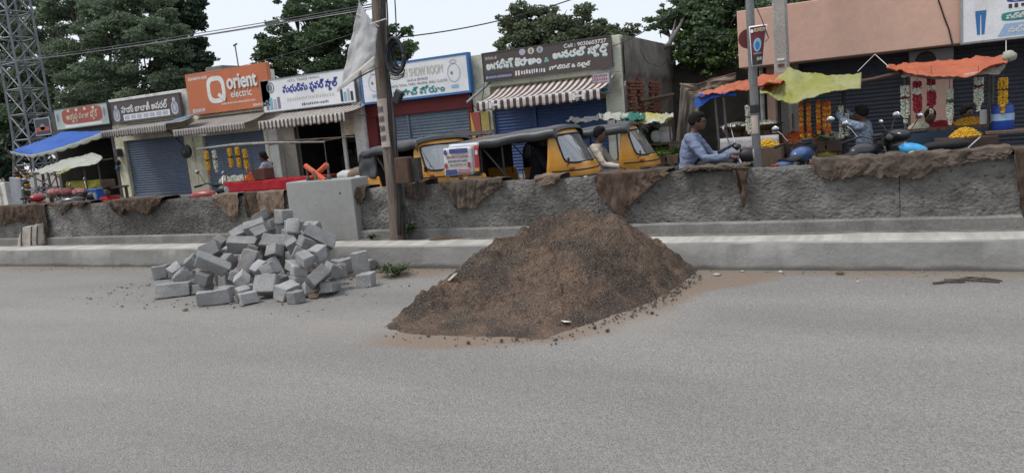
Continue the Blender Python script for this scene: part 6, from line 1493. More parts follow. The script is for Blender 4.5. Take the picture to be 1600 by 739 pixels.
MB(fn).lathe([(0, -.05), (.1, -.06), (.2, -.03), (.2, .03), (.17, .05), (.06, .07), (0, .07)], 22, (c.x, 15.4, c.z), 'y').build('drum', M_black, fn, smooth=True)
MB(fn).lathe([(.05, -.09), (.06, -.07), (0, -.07)], 12, (c.x, 15.4, c.z), 'y').build('hub', M_grime, fn, smooth=True)
MB(fn).tube([(c.x, 15.4, c.z + .1), at(265, 205, 15.7), at(240, 198, 15.9)], .02, 6).build('arm', M_black, fn)
m = MB(); m.grid(lambda u, v: at(222, 205, 15.0).lerp(at(295, 183, 15.0), u) + Vector((0, .5 * v, .14 * v - .01 * math.sin(u * 9))), 20, 4); solo('blue_sheet', 'pale blue plastic sheet propped over the awning of the cream shop', 'sheet', m, plastic('pale_blue_sheet', (0.22, 0.36, 0.52)), base=tuple(at(258, 194, 15)), smooth='all', thick=.008)
# ---- G: tarp strip behind the rickshaws, H: sacks
tarp('dark_canopy_strip', 'narrow dark canopy strip on poles behind the poster rickshaw', [(652, 221), (675, 217), (700, 213), (730, 212), (770, 208)], 13.2, [(655, 215), (690, 209), (720, 205), (772, 203)], 14.0, M_dark, cat='canopy', ruf=.03)
cg = thing('canopy_support', 'pole trestle under the dark canopy strip', 'trestle', (at(690, 225, 13.5).x, 13.5, GZ))
for px in (662, 690, 745): q = at(px, 214, 13.5); post(cg, (q.x, 13.5, GZ), (q.x, 13.5, q.z + .02), .02, M_dark)
for k, (px, py, w_, h_, mm) in enumerate(((546, 276, .3, .14, 'w'), (561, 272, .28, .15, 'b'), (563, 283, .2, .14, 'w'), (551, 287, .16, .1, 'o'))):
    c = at(px, py, 12.7 - .1 * k); m = MB(); m.ell(c, (w_, .2, h_), 16, 10, Matrix.Rotation(rf.uniform(-.3, .3), 3, 'Y'), .04)
    solo('goods_sack', ('white sack slumped beside the concrete block', 'brown sack on top of the white ones', 'striped white sack at the end of the sack pile', 'small orange-brown sack under the white ones')[k], 'sack', m, (cloth('sack_white', (0.48, 0.47, 0.46), (0.3, 0.3, 0.33)), cloth('sack_brown', (0.2, 0.15, 0.11)), MATS['sack_white'] if 'sack_white' in MATS else None, cloth('sack_orange', (0.4, 0.14, 0.07)))[k], base=(c.x, c.y, c.z - h_), smooth='all')
c = at(556, 292, 12.6); m = MB(); m.box((c.x - .45, 12.3, GZ), (c.x + .45, 13.1, at(556, 287, 12.6).z - .04)); solo('sack_platform', 'wooden platform carrying the sacks', 'platform', m, M_wood, base=(c.x, 12.7, GZ), bevel=.01)
# ---- D: vegetable cart
YD = 13.0
for nm, lb, fr_, bk_, mm in (('grey_tarp_end', 'ragged grey tarp end sticking out over the shutter', [(884, 189), (900, 192), (920, 190), (940, 186)], [(890, 184), (910, 185), (930, 180), (942, 178)], cloth('ragged_grey', (0.12, 0.12, 0.12))), ('white_tarp_strip', 'white tarp strip over the vegetable cart', [(938, 186), (955, 187), (975, 188), (985, 188)], [(936, 178), (955, 177), (985, 176)], B_white), ('green_tarp_strip', 'dark green tarp strip over the vegetable cart', [(968, 184), (985, 188), (1005, 186)], [(970, 178), (990, 177), (1008, 176)], B_grn), ('spotted_tarp', 'white and yellow tarp hanging over the vegetable cart', [(985, 192), (1005, 194), (1022, 190), (1038, 190), (1052, 183)], [(995, 178), (1015, 177), (1035, 178), (1052, 177)], plastic('white_yellow_tarp', (0.55, 0.56, 0.5), (0.5, 0.45, 0.1)))):
    tarp(nm, lb, fr_, YD - (.03 if 'green' in nm else 0), bk_, YD + .8, mm, ruf=.04, seed=len(nm))
p0 = at(985, 246, YD); p1 = at(1058, 240, YD)
cD = cart('vegetable cart loaded with greens beside the auto rickshaw', p0.x - .3, p1.x, YD + .1, YD + .9, p0.z, M_wood, wheels=True)
for px in (962, 1000, 1046): q = at(px, 188, YD + .15); post(cD, (q.x, YD + .15, p0.z), (q.x, YD + .15, q.z), .016, M_wood)
M_veg = leafmat('vegetable_leaf', (0.03, 0.07, 0.015), (0.16, 0.24, 0.05))
def leafheap(name, label, c, rx_, ry_, h, n, L=.1, mm=None, cat='vegetables'):
    t = thing(name, label, cat, c); m = MB(t); c = Vector(c)
    for k in range(n):
        a = rf.uniform(0, 6.283); q = math.sqrt(rf.random()); z = h * (1 - q * q) * rf.uniform(.3, 1); b0 = c + Vector((rx_ * q * math.cos(a), ry_ * q * math.sin(a), z)); a2 = rf.uniform(0, 6.283)
        leaf_geo(m, b0, b0 + Vector((math.cos(a2), math.sin(a2), rf.uniform(-.3, .9))) * L * rf.uniform(.6, 1.2), L * .25, .01)
    MB(t).ell(c + Vector((0, 0, h * .2)), (rx_ * .85, ry_ * .85, h * .5), 14, 8, None, .1).build('core', mm or M_veg, t, smooth='all')
    o = m.build('foliage', mm or M_veg, t); o['kind'] = 'stuff'; return t
c = at(1035, 240, YD + .3); leafheap('greens_heap', 'yellow-green leafy vegetables spread on the cart', (c.x, YD + .35, p0.z), .45, .3, .12, 420, .09)
c = at(1018, 215, YD + .7); leafheap('herb_bunch', 'tall dark green herbs stacked at the back of the vegetable cart', (c.x, YD + .85, c.z - .35), .32, .25, .75, 700, .11, leafmat('herb_leaf', (0.01, 0.022, 0.008), (0.035, 0.06, 0.02)))
for k, (px, lb) in enumerate(((1029, 'white round pot on the shelf of the vegetable cart, the shorter one'), (1042, 'white capped jar on the shelf of the vegetable cart'))):
    c = at(px, 222, YD + .6); m = MB(); m.lathe([(0, 0), (.07, 0), (.11, .05), (.12, .12), (.1, .19), (.05, .21), (0, .215)] if not k else [(0, 0), (.1, 0), (.12, .06), (.12, .17), (.1, .2), (.11, .205), (.11, .27), (0, .28)], 18, (c.x, YD + .55, c.z)); solo('white_pot', lb, 'pot', m, mat('white_pot', (0.5, 0.5, 0.5), scale=4), base=(c.x, YD + .55, c.z), smooth=True)
c = at(1036, 222.5, YD + .6); MB(cD).box((c.x - .5, YD + .4, c.z - .04), (c.x + .45, YD + .75, c.z - .002)).build('shelf', M_wood, cD)
for x in (c.x - .45, c.x + .4): MB(cD).box((x - .02, YD + .55, p0.z), (x + .02, YD + .6, c.z - .04)).build('shelf_post', M_wood, cD)
# ---- sackcloth curtains in the gap
M_hess = cloth('hessian_curtain', (0.19, 0.165, 0.14), (0.11, 0.095, 0.08), scale=3); M_hess2 = cloth('hessian_tan', (0.24, 0.18, 0.135), (0.15, 0.11, 0.085), scale=3)
def hang_sheet(name, label, top, bot, Y, mm, n=30, nv=26, fold=.06, seed=1.0, cat='cloth'):
    T = [at(px, py, Y) for px, py in top]; B = [at(px, py, Y) for px, py in bot]; m = MB()
    m.grid(lambda u, v: interp_pl(T, u).lerp(interp_pl(B, u), v) + Vector((0, fold * (math.sin(u * 10 + 2 * v + seed) * .3 + fbm(u * 4, v * 2, seed)) - .0, 0)), n, nv)
    return solo(name, label, cat, m, mm, base=tuple(B[0]), smooth='all', thick=.008)
hang_sheet('hessian_curtain', 'grey-brown hessian curtain hanging from a pole beside the motorcyclist', [(1064, 132), (1072, 140), (1082, 150), (1098, 140)], [(1052, 268), (1060, 268), (1070, 268), (1082, 268)], 14.2, M_hess)
hang_sheet('hessian_canopy', 'tan hessian sheet slung along the dark wall over the stall', [(1062, 130), (1090, 132), (1110, 124), (1150, 114)], [(1064, 152), (1090, 152), (1115, 142), (1148, 138)], 14.9, M_hess2, fold=.1, seed=3)
hang_sheet('olive_cloth', 'mustard yellow cloth draped over the goods on the cart under the white sheet', [(103, 284), (120, 283), (140, 282), (158, 280)], [(103, 298), (120, 297), (140, 297), (158, 295)], 12.82, B_olive, fold=.04, seed=2)
# ---- C: stall with the orange and blue tarp
YC = 12.8
ot = thing('orange_blue_tarpaulin', 'orange tarpaulin with a blue folded end over the jasmine stall', 'tarpaulin', tuple(at(1140, 140, YC)))
tarp_mesh(ot, [(1090, 153), (1100, 151), (1125, 146), (1150, 142), (1178, 138), (1218, 131)], YC, [(1092, 147), (1102, 142), (1130, 135), (1160, 127), (1190, 120), (1238, 115)], YC + 1.3, sag=.06, ruf=.06, seed=5).build('orange_sheet', B_org, ot, smooth='all', thick=.006)
tarp_mesh(ot, [(1085, 170), (1092, 168), (1100, 164), (1112, 153), (1135, 150), (1150, 150)], YC + .05, [(1087, 150), (1095, 147), (1103, 147), (1115, 147), (1135, 145), (1152, 142)], YC + .1, sag=.0, ruf=.015, seed=7).build('blue_end', B_blue, ot, smooth='all', thick=.006)
sc = thing('jasmine_stall', 'thin crooked posts and rear shelf of the jasmine stall', 'stall', (at(1150, 240, YC).x, YC + .3, GZ))
for px, py in ((1117, 150), (1130, 147), (1171, 140)): q = at(px, py, YC + .1); post(sc, (q.x + .06, YC + .2, GZ), (q.x, YC + .1, q.z), .022, M_grime)
a, b_ = at(1126, 217, YC), at(1216, 213, YC); cz = a.z
ctr = thing('stall_counter', 'stall counter wrapped in a white and pink printed banner', 'counter', ((a.x + b_.x) / 2, YC + .3, GZ))
MB(ctr).box((a.x, YC, GZ), (b_.x, YC + .7, cz)).build('body', M_wood, ctr, bevel=.01)
MB(ctr).grid(lambda u, v: (a.x - .01 + (b_.x - a.x + .02) * u, YC - .012 - .006 * math.sin(u * 14), cz - .5 * v), 30, 8).build('banner', mat('banner_white', (0.44, 0.43, 0.43), (0.34, 0.33, 0.34), scale=3), ctr, smooth='all', thick=.003)
txt(ctr, '#6', a.x + .35, b_.x - .08, cz - .33, cz - .14, YC - .028, mat('print_pink', (0.36, 0.1, 0.17), scale=8), bold=.008)
flat(ctr, 'print_block', rect(a.x + .04, a.x + .3, cz - .3, cz - .1), YC - .027, P_lilac)
for k, (px, lb) in enumerate(((1151, 'flat basket of white jasmine by the stall post'), (1196, 'flat basket of white jasmine behind the steel pole'))):
    c = at(px, 212, YC + .35); z = cz + .08; t = thing('flower_basket', lb, 'basket', (c.x, YC + .35, z))
    MB(t).lathe([(.12, 0), (.3, .09), (.31, .1), (.27, .09), (.1, .03), (0, .03)], 22, (c.x, YC + .35, z)).build('basket', M_wood, t, smooth=True)
    m = MB(t)
    for q in range(150): aa = rf.uniform(0, 6.283); rr = .26 * math.sqrt(rf.random()); m.ell((c.x + rr * math.cos(aa), YC + .35 + rr * math.sin(aa), z + .08 + .07 * (1 - (rr / .27) ** 2)), .022, 5, 4)
    m.build('jasmine', F_wht, t, smooth='all')['kind'] = 'stuff'
    MB(t).lathe([(.1, -.08), (.12, -.001)], 12, (c.x, YC + .35, z)).build('stand', M_wood, t)
c = at(1199, 224, YC - .15); mound('flower_heap', 'small tray of yellow and orange marigolds in front of the jasmine stall', (c.x, YC - .2, c.z - .05), .2, .13, .1, F_yel, n=140)
m = MB(); m.box((c.x - .24, YC - .36, GZ), (c.x + .24, YC - .04, c.z - .052)); solo('flower_stool', 'low stand carrying the tray of yellow marigolds', 'stand', m, M_wood, base=(c.x, YC - .2, GZ), bevel=.01)
garland('white garland hanging from the orange and blue tarp beside the steel pole', 1170, 165, 205, YC + .05, [(.4, F_wht), (.1, F_grn), (.5, F_wht)], r=.025, w_=.03); garland('yellow garland hanging against the steel pole under the orange and blue tarp', 1175, 160, 212, YC + .15, [(.2, F_yel), (.3, F_wht), (.5, F_yel)], r=.025, loop=False)
# ---- A: marigold cart with the yellow tarp
YA = 13.2
tarp('yellow_tarpaulin', 'crumpled yellow-green plastic sheet sagging over the marigold cart', [(1187, 146), (1205, 152), (1222, 158), (1240, 160), (1262, 156), (1285, 148), (1310, 141), (1345, 139)], YA - .5, [(1192, 140), (1205, 128), (1218, 118), (1232, 108), (1260, 113), (1290, 118), (1320, 117), (1346, 114)], YA + .35, B_yel, ruf=.06, sag=.02, seed=9)
a, b_ = at(1211, 226, YA - .2), at(1318, 219, YA - .2)
cA = cart('dark wooden cart heaped with orange marigolds under the yellow tarp', a.x, b_.x, YA - .2, YA + .7, a.z, mat('dark_cart_wood', (0.05, 0.028, 0.022), scale=4))
for px in (1217, 1318): q = at(px, 150 if px < 1300 else 142, YA - .15); post(cA, (q.x, YA - .15, GZ), (q.x, YA - .15, q.z), .028, M_dark)
for px in (1217, 1318): q = at(px, 128, YA + .6); post(cA, (q.x, YA + .6, GZ), (q.x, YA + .6, q.z), .02, M_dark)
c = at(1248, 222, YA + .15); mound('flower_heap', 'long heap of bright orange marigold heads on the dark cart', (c.x, YA + .15, a.z), .48, .3, .13, F_org, n=420)
c = at(1298, 220, YA + .15); mound('flower_heap', 'pale flowers heaped beside the orange marigolds', (c.x, YA + .2, a.z), .22, .2, .12, F_wht, n=150)
c = at(1283, 218, YA - .0); leafheap('leaf_bunch', 'green leaves laid between the marigolds and the pale flowers', (c.x, YA + .05, a.z), .16, .12, .14, 120, .08)
c = at(1238, 214, YA + .1); m = MB(); m.lathe([(0, 0), (.12, 0), (.13, .02), (.11, .12), (.07, .16), (0, .17)], 16, (c.x, YA + .5, a.z + .02)); solo('red_pot', 'red painted brass pot standing behind the marigold heap', 'pot', m, C_red, base=(c.x, YA + .5, a.z + .02), smooth=True)
c = at(1232, 242, YA); m = MB(); m.ell(at(1290, 240, YA), (.3, .2, .12), 14, 8, None, .06); solo('yellow_sack', 'yellow bundle stowed under the marigold cart', 'bundle', m, B_olive, base=tuple(at(1290, 246, YA)), smooth='all')
for k, px in enumerate((1251, 1263, 1278, 1291)):
    garland(('orange and yellow garland at the end next to the concrete pole', 'thin orange and yellow garland, second from the concrete pole', 'orange and yellow garland, third from the concrete pole', 'thick double orange and yellow garland farthest from the concrete pole')[k], px, (161, 161, 157, 160)[k], (203, 202, 198, 204)[k], YA - .25, [(.15, F_org)] + [(.1, (F_yel, F_org)[q % 2]) for q in range(8)] + [(.05, F_org)], r=.027, loop=k == 3, tassel=F_yel, w_=.03)
garland('short white garland the man in the checked shirt is tying', 1323, 178, 208, YA - .2, [(.45, F_wht), (.1, F_grn), (.45, F_wht)], r=.03, loop=False); garland('white garland hanging on the cart post', 1314, 166, 212, YA - .22, [(.3, F_wht), (.15, F_pur), (.55, F_wht)], r=.03, loop=False)
mp_ = stand_pose(1.62); mp_.update(el_r=(.22, -.26, 1.42), wr_r=(.36, -.1, 1.58), el_l=(.24, .22, 1.4), wr_l=(.4, .06, 1.54))
m_chk, nt, b, g = base_mat('checked_shirt'); br = nt.nodes.new('ShaderNodeTexChecker'); br.inputs['Scale'].default_value = 22; br.inputs['Color1'].default_value = (0.22, 0.27, 0.34, 1); br.inputs['Color2'].default_value = (0.12, 0.16, 0.23, 1); nt.links.new(g.outputs['Position'], br.inputs['Vector']); nt.links.new(br.outputs[0], b.inputs['Base Color']); b.inputs['Roughness'].default_value = .9
q = at(1352, 215, 13.0); person('man in a pale checked shirt reaching up to tie a garland', (q.x, 13.0, GZ - .1), R(165), mp_, m_chk, C_trou, sleeve='long')
# ---- B: stall with the orange tarp
YB = 13.4
obt = thing('orange_tarpaulin', 'orange plastic sheet with white lining stretched over the garland stall', 'tarpaulin', tuple(at(1480, 105, YB)))
tarp_mesh(obt, [(1385, 105), (1400, 110), (1412, 113), (1440, 117), (1470, 121), (1500, 119), (1530, 112), (1560, 104), (1573, 99)], YB - .5, [(1388, 103), (1400, 103), (1420, 100), (1460, 96), (1500, 92), (1540, 89), (1575, 85)], YB + .6, sag=.05, ruf=.05, seed=12, hem=.05).build('orange_sheet', B_org, obt, smooth='all', thick=.006)
tarp_mesh(obt, [(1408, 121), (1425, 120), (1450, 123), (1480, 124), (1510, 121), (1540, 116), (1562, 117), (1570, 104)], YB - .42, [(1410, 113), (1440, 117), (1470, 120), (1500, 118), (1530, 111), (1560, 104), (1572, 99)], YB - .4, sag=0, ruf=.02, seed=14).build('white_lining', B_white, obt, smooth='all', thick=.005)
MB(obt).ell(at(1577, 88, YB), (.1, .08, .08), 12, 8, None, .12).build('tied_end', B_white, obt, smooth='all')
MB(obt).tube([at(1346, 127, YB - .5), at(1365, 124, YB - .5), at(1390, 118, YB - .5), at(1410, 113, YB - .45)], .03, 7).build('rolled_rope', M_rust, obt, smooth='all')
for a_, b__ in (((1388, 104), (1367, 85)), ((1340, 112), (1367, 85)), ((1572, 92), (1572, 62))): MB(obt).tube([at(*a_, YB), at(*b__, 15.15)], .006, 4).build('rope', M_paper, obt)
a, b_ = at(1414, 203, YB - .1), at(1548, 193, YB - .1); zB = a.z
cB = cart('garland stall counter with a printed maroon skirt under the orange sheet', a.x, b_.x, YB - .1, YB + .6, zB, M_wood, wheels=False)
for px, tt in ((1414, 118), (1545, 112), (1551, 110)): q = at(px, tt, YB - .1); post(cB, (q.x, YB - .1, GZ), (q.x, YB - .1, q.z), .02, M_grime)
for px in (1420, 1548): q = at(px, 104, YB + .5); post(cB, (q.x, YB + .5, GZ), (q.x, YB + .5, q.z), .02, M_grime)
MB(cB).box((a.x + .02, YB - .13, zB - .28), (b_.x - .02, YB - .117, zB - .05)).build('blue_board', mat('stall_blue', (0.035, 0.06, 0.1), scale=4), cB); txt(cB, '#4', a.x + .9, b_.x - .1, zB - .24, zB - .09, YB - .134, P_yell, bold=.006)
MB(cB).box((a.x + .5, YB - .14, zB - .62), (b_.x + .1, YB - .118, zB - .32)).build('maroon_board', mat('stall_maroon', (0.08, 0.018, 0.02), scale=4), cB); txt(cB, '#5', a.x + .6, b_.x, zB - .56, zB - .4, YB - .1435, P_lilac, bold=.006)
for k, (px, rx_, mm, lb) in enumerate(((1437, .16, F_wht, 'white flowers at the near end of the garland stall counter beside the scooter'), (1470, .2, F_red, 'red roses spread on the garland stall counter'), (1515, .28, F_yel, 'yellow flowers heaped on the garland stall counter'))):
    c = at(px, 195, YB + .2); mound('flower_heap', lb.replace('near end', 'end'), (c.x, YB + .2, zB), rx_, .2, .08 if k < 2 else .1, mm, n=180)
c = at(1507, 207, YB - .3); mound('flower_heap', 'pile of yellow marigolds on a crate in front of the garland stall', (c.x, YB - .4, c.z - .06), .2, .15, .13, F_yel, n=200, petal=.022)
m = MB(); m.box((c.x - .4, YB - .62, GZ), (c.x + .4, YB - .18, c.z - .062)); solo('flower_crate', 'dark wooden crate under the pile of yellow marigolds', 'crate', m, MATS['dark_cart_wood'], base=(c.x, YB - .4, GZ), bevel=.01)
for k, (px, y0, y1, cols, tas, lb) in enumerate(((1414, 135, 180, [(.35, F_wht), (.08, F_pur), (.57, F_wht)], F_wht, 'white garland at the end of the orange sheet next to the dark shutter'), (1433, 127, 172, [(.25, F_red), (.2, F_wht), (.55, F_red)], F_red, 'red and white rose garland hanging beside the end white one'), (1455, 120, 164, [(.3, F_red), (.2, F_wht), (.5, F_red)], F_wht, 'red and white rose garland with a white tip before the pink pillar'), (1484, 140, 182, [(.35, F_wht), (.15, F_grn), (.5, F_wht)], F_wht, 'slim white garland hanging before the pink pillar'), (1529, 121, 160, [(.3, F_wht), (.12, F_pur), (.58, F_wht)], F_wht, 'thick white garland hanging above the yellow flowers'), (1567, 122, 163, [(.4, F_yel), (.08, F_pur), (.52, F_yel)], F_yel, 'yellow garland hanging above the blue drum'))):
    garland(lb, px, y0, y1, YB - .35, cols, r=.026, tassel=tas, w_=.016 if k == 3 else .03)
for k, (px, lb, dz) in enumerate(((1451, 'seated dark haired vendor behind the red roses of the garland stall', 0), (1500, 'seated vendor in dark clothes behind the yellow flowers of the garland stall', .08))):
    q = at(px, 205, YB + 1.0); person(lb, (q.x, YB + 1.15, at(px, 172 - (5 if k else 0), YB + 1.15).z - 1.26), R(-80 + 30 * k), sit_pose(.42, .06, (.35, .2), .22, .4), cloth('vendor_dark', (0.03, 0.022, 0.025)), C_trou, hair_long=k == 0)
    m = MB(); m.box((q.x - .25, YB + .95, GZ), (q.x + .25, YB + 1.4, at(px, 172 - (5 if k else 0), YB + 1.15).z - 1.26 + .4)); solo('vendor_stool', ('low stool under the vendor behind the red roses', 'low stool under the vendor behind the yellow flowers')[k], 'stool', m, M_wood, base=(q.x, YB + 1.2, GZ), bevel=.01)
# drum on a table, price card
dt = at(1577, 203, 13.1); tb = thing('wooden_table', 'rough wooden table carrying the blue drum beside the garland stall', 'table', (dt.x, 13.2, GZ))
MB(tb).box((dt.x - .3, 12.95, dt.z - .05), (dt.x + .55, 13.5, dt.z)).build('table_top', M_wood, tb, bevel=.008)
for x in (dt.x - .25, dt.x + .5):
    for y in (13.0, 13.45): MB(tb).box((x - .03, y - .03, GZ), (x + .03, y + .03, dt.z - .051)).build('leg', M_wood, tb, bevel=.004)
dr = thing('blue_drum', 'blue plastic water drum with a pale band on the wooden table', 'drum', (at(1567, 203, 13.2).x, 13.22, dt.z))
MB().lathe([(0, 0), (.135, 0), (.145, .02), (.145, .32), (.135, .34), (.13, .36), (0, .365)], 24).build('body', mat('drum_blue', (0.012, 0.06, 0.33), scale=4, rough=.4, bmp=.05), dr, smooth=True)
MB().lathe([(.147, .14), (.147, .24)], 24, cap=False).build('label_band', P_ltblue, dr, smooth=True)
MB().lathe([(.11, .366), (.11, .39), (0, .395)], 18).build('lid', MATS['drum_blue'], dr, smooth=True)
c = at(1540, 182, YB - .05); m = MB(); m.box((c.x - .07, YB + .0, c.z - .12), (c.x + .07, YB + .02, c.z + .1)); solo('price_card', 'white card standing at the end of the garland stall counter', 'card', m, P_white, base=(c.x, YB, c.z - .12), bevel=.004)
c = at(1187, 188, 15.9); 
sq = thing('wall_notice', 'small white framed notice on the brown panel of the grey pillar', 'notice', (at(1228, 190, 15.88).x, 15.86, at(1228, 190, 15.88).z))
c = at(1228, 190, 15.88); MB(sq).box((c.x - .14, 15.86, c.z - .14), (c.x + .14, 15.89, c.z + .14)).build('frame', M_rust, sq); MB(sq).box((c.x - .08, 15.85, c.z - .08), (c.x + .08, 15.859, c.z + .08)).build('paper', P_white, sq)

# painted pier between the watch shop and the kirana shop, loose cables along the fronts
pr0 = at(744, 190, 15.96); pn = thing('painted_pier', 'red and yellow painted hoarding on the pier beside the blue shutter', 'hoarding', (pr0.x, 15.96, .45))
MB(pn).box((pr0.x - .14, 15.95, .45), (pr0.x + .12, 15.99, 2.0)).build('red_panel', P_red, pn, bevel=.004)
flat(pn, 'yellow_wedge', [(pr0.x - .14, 1.4), (pr0.x - .02, 1.4), (pr0.x - .13, 2.0), (pr0.x - .14, 2.0)], 15.946, mat('hoarding_yellow', (0.55, 0.42, 0.05), scale=4))
MB(pn).box((pr0.x + .14, 15.95, .45), (pr0.x + .36, 15.99, 2.0)).build('yellow_panel', mat('hoarding_ochre', (0.4, 0.32, 0.1), scale=4), pn, bevel=.004)
for k, (lb, pp, Y) in enumerate((('slack black cable hooked along the cream shop fronts', [(180, 200), (240, 206), (300, 190), (360, 186), (414, 178)], 15.75), ('thin grey cable drooping under the white flower sign', [(414, 180), (470, 186), (540, 172), (566, 160)], 15.7), ('cable looped from the blue sign frame to the brown sign', [(733, 150), (748, 168), (757, 128)], 15.7), ('cables dangling over the ruined side wall', [(1000, 75), (1020, 100), (1045, 88), (1053, 95)], 16.6))):
    P = [at(px, py, Y) for px, py in pp]; m = MB(); Q = []
    for a, b_ in zip(P[:-1], P[1:]):
        for q in range(8): t_ = q / 8; Q.append(a.lerp(b_, t_) - Vector((0, 0, .12 * 4 * t_ * (1 - t_))))
    Q.append(P[-1]); m.tube(Q, .009, 5); solo('loose_cable', lb, 'cable', m, M_black, base=tuple(P[0]), smooth='all')
# ================================================================== poles, tower, wires
M_gal = mat('old_galvanised', (0.2, 0.205, 0.21), (0.14, 0.143, 0.145), scale=3, rough=.6, metal=.3, bmp=.1, stain=(0.12, 0.1, 0.08), stain_amt=.4)
q = at(1183, 235, 10.6); sp_ = thing('steel_pole', 'grey steel pole with a black band and paper scraps, carrying the red poster', 'pole', (q.x, 10.6, GZ))
MB(sp_).tube([(q.x, 10.6, GZ - .05), (q.x - .03, 10.6, 5.2)], [.06, .05], 16).build('shaft', M_gal, sp_, smooth=True)
z = at(1181, 170, 10.52).z; MB(sp_).lathe([(.062, z - .06), (.062, z + .05)], 16, (q.x - .012, 10.6, 0), cap=False).build('black_band', M_black, sp_, smooth=True)
z = at(1181, 195, 10.52).z; MB(sp_).grid(lambda u, v: (q.x - .012 + .063 * math.cos(4.0 + 1.5 * u), 10.6 + .063 * math.sin(4.0 + 1.5 * u), z - .12 + .24 * v), 8, 6).build('paper_scrap', P_paper, sp_, smooth='all')
pa = [at(px, py, 10.5) for px, py in ((1175, 105), (1192, 102), (1199, 38), (1170, 42))]; c = sum(pa, Vector()) / 4
po = thing('red_poster', 'dark red poster with a blue backpack picture, headed RIVER, on the steel pole', 'poster', tuple(c))
def pq(u, v, d=0): p = pa[0].lerp(pa[1], u).lerp(pa[3].lerp(pa[2], u), v); return Vector((p.x, p.y - d - .02 * math.sin(3 * u), p.z))
MB(po).grid(lambda u, v: pq(u, v), 8, 12).build('board', P_white, po, smooth='all', thick=.006)
MB(po).grid(lambda u, v: pq(.06 + .88 * u, .03 + .94 * v, .012), 8, 12).build('red_print', mat('poster_maroon', (0.16, 0.02, 0.025), (0.11, 0.015, 0.02), scale=5), po, smooth='all')
MB(po).grid(lambda u, v: pq(.06 + .88 * u, .03 + .26 * v, .016), 8, 6).build('black_print', mat('poster_black', (0.035, 0.025, 0.03), scale=5), po, smooth='all')
def pov(u0, v0, a_, b__, mm, nm): MB(po).add([pq(u0 + a_ * math.cos(t), v0 + b__ * math.sin(t), .02) for t in np.linspace(0, 6.283, 20, False)], [tuple(range(20))]).build(nm, mm, po)
pov(.5, .52, .26, .17, P_cyan, 'picture'); pov(.5, .5, .16, .11, P_blue, 'picture_core'); pov(.17, .87, .1, .045, P_lett, 'logo')
txt(po, 'RIVER', 0, 1, 0, 1, 0, P_yell, bold=.01, xf=lambda p: pq(.32 + .6 * p[0], .84 + .09 * p[2], .02)); txt(po, '#2', 0, 1, 0, 1, 0, P_yell, bold=.01, xf=lambda p: pq(.5 + .36 * p[0], .13 + .09 * p[2], .022))
txt(po, '#4', 0, 1, 0, 1, 0, P_lilac, bold=.006, xf=lambda p: pq(.25 + .55 * p[0], .29 + .04 * p[2], .02))
c2 = at(1169, 61, 10.66); MB(sp_).lathe([(0, 0), (.13, 0), (.13, .03), (0, .03)], 18, (c2.x, 10.66, c2.z), 'y').build('red_disc', mat('disc_red', (0.14, 0.02, 0.025), scale=5), sp_, smooth=True)
MB(sp_).tube([at(1182, 12, 10.5), at(1190, 30, 10.48), at(1201, 60, 10.5), at(1196, 66, 10.5)], .006, 5).build('wire', M_black, sp_)
q = at(1224, 115, 14.3); cp = thing('concrete_pole', 'pale square concrete electric pole behind the yellow tarp', 'utility pole', (q.x, 14.3, GZ))
x_ = q.x - .02
m = MB(cp); w0, w1 = .13, .1; m.add([(x_ - w0, 14.3 - w0, GZ), (x_ + w0, 14.3 - w0, GZ), (x_ + w0, 14.3 + w0, GZ), (x_ - w0, 14.3 + w0, GZ), (x_ - w1, 14.3 - w1, 7), (x_ + w1, 14.3 - w1, 7), (x_ + w1, 14.3 + w1, 7), (x_ - w1, 14.3 + w1, 7)], [(0, 3, 2, 1), (4, 5, 6, 7), (0, 1, 5, 4), (1, 2, 6, 5), (2, 3, 7, 6), (3, 0, 4, 7)]); m.build('shaft', mat('pale_concrete', (0.36, 0.35, 0.33), (0.28, 0.27, 0.25), scale=2, rough=.9, bmp=.15), cp, bevel=.025)
z = at(1221, 100, 14.15).z; MB(cp).box((x_ - .05, 14.165, z - .05), (x_ + .05, 14.185, z + .0)).build('tag', M_rust, cp); MB(cp).box((x_ - .06, 14.165, z + .06), (x_ + .06, 14.185, z + .09)).build('white_mark', P_white, cp)
# lattice tower
TX, TY, TW = at(56, 225, 18).x, 18.0, .52
tw = thing('lattice_tower', 'grey steel lattice tower rising past the trees', 'tower', (TX, TY, GZ))
M_tow = mat('tower_steel', (0.2, 0.215, 0.235), (0.15, 0.16, 0.175), scale=2, rough=.6, metal=.2)
def tc(k, z): s_ = TW * (1 + .5 * sm(3.2, 0, z) - .012 * z); return Vector((TX + (-s_, s_, s_, -s_)[k], TY + (-s_, -s_, s_, s_)[k], z))
zs = [GZ + .0] + [GZ + .95 * i for i in range(1, 11)]
for k in range(4): MB(tw).tube([tc(k, z) for z in zs], .055, 4).build('leg', M_tow, tw)
for i in range(len(zs) - 1):
    for k in range(4):
        MB(tw).tube([tc(k, zs[i]), tc((k + 1) % 4, zs[i + 1])], .028, 4).build('brace', M_tow, tw); MB(tw).tube([tc((k + 1) % 4, zs[i]), tc(k, zs[i + 1])], .028, 4).build('brace', M_tow, tw); MB(tw).tube([tc(k, zs[i + 1]), tc((k + 1) % 4, zs[i + 1])], .03, 4).build('strut', M_tow, tw)
p0, p1 = at(57, 213, 17.2), at(76, 183, 17.2); bp = thing('black_poster', 'black poster with a grey portrait oval on the lattice tower', 'poster', (p0.x, 17.2, p0.z))
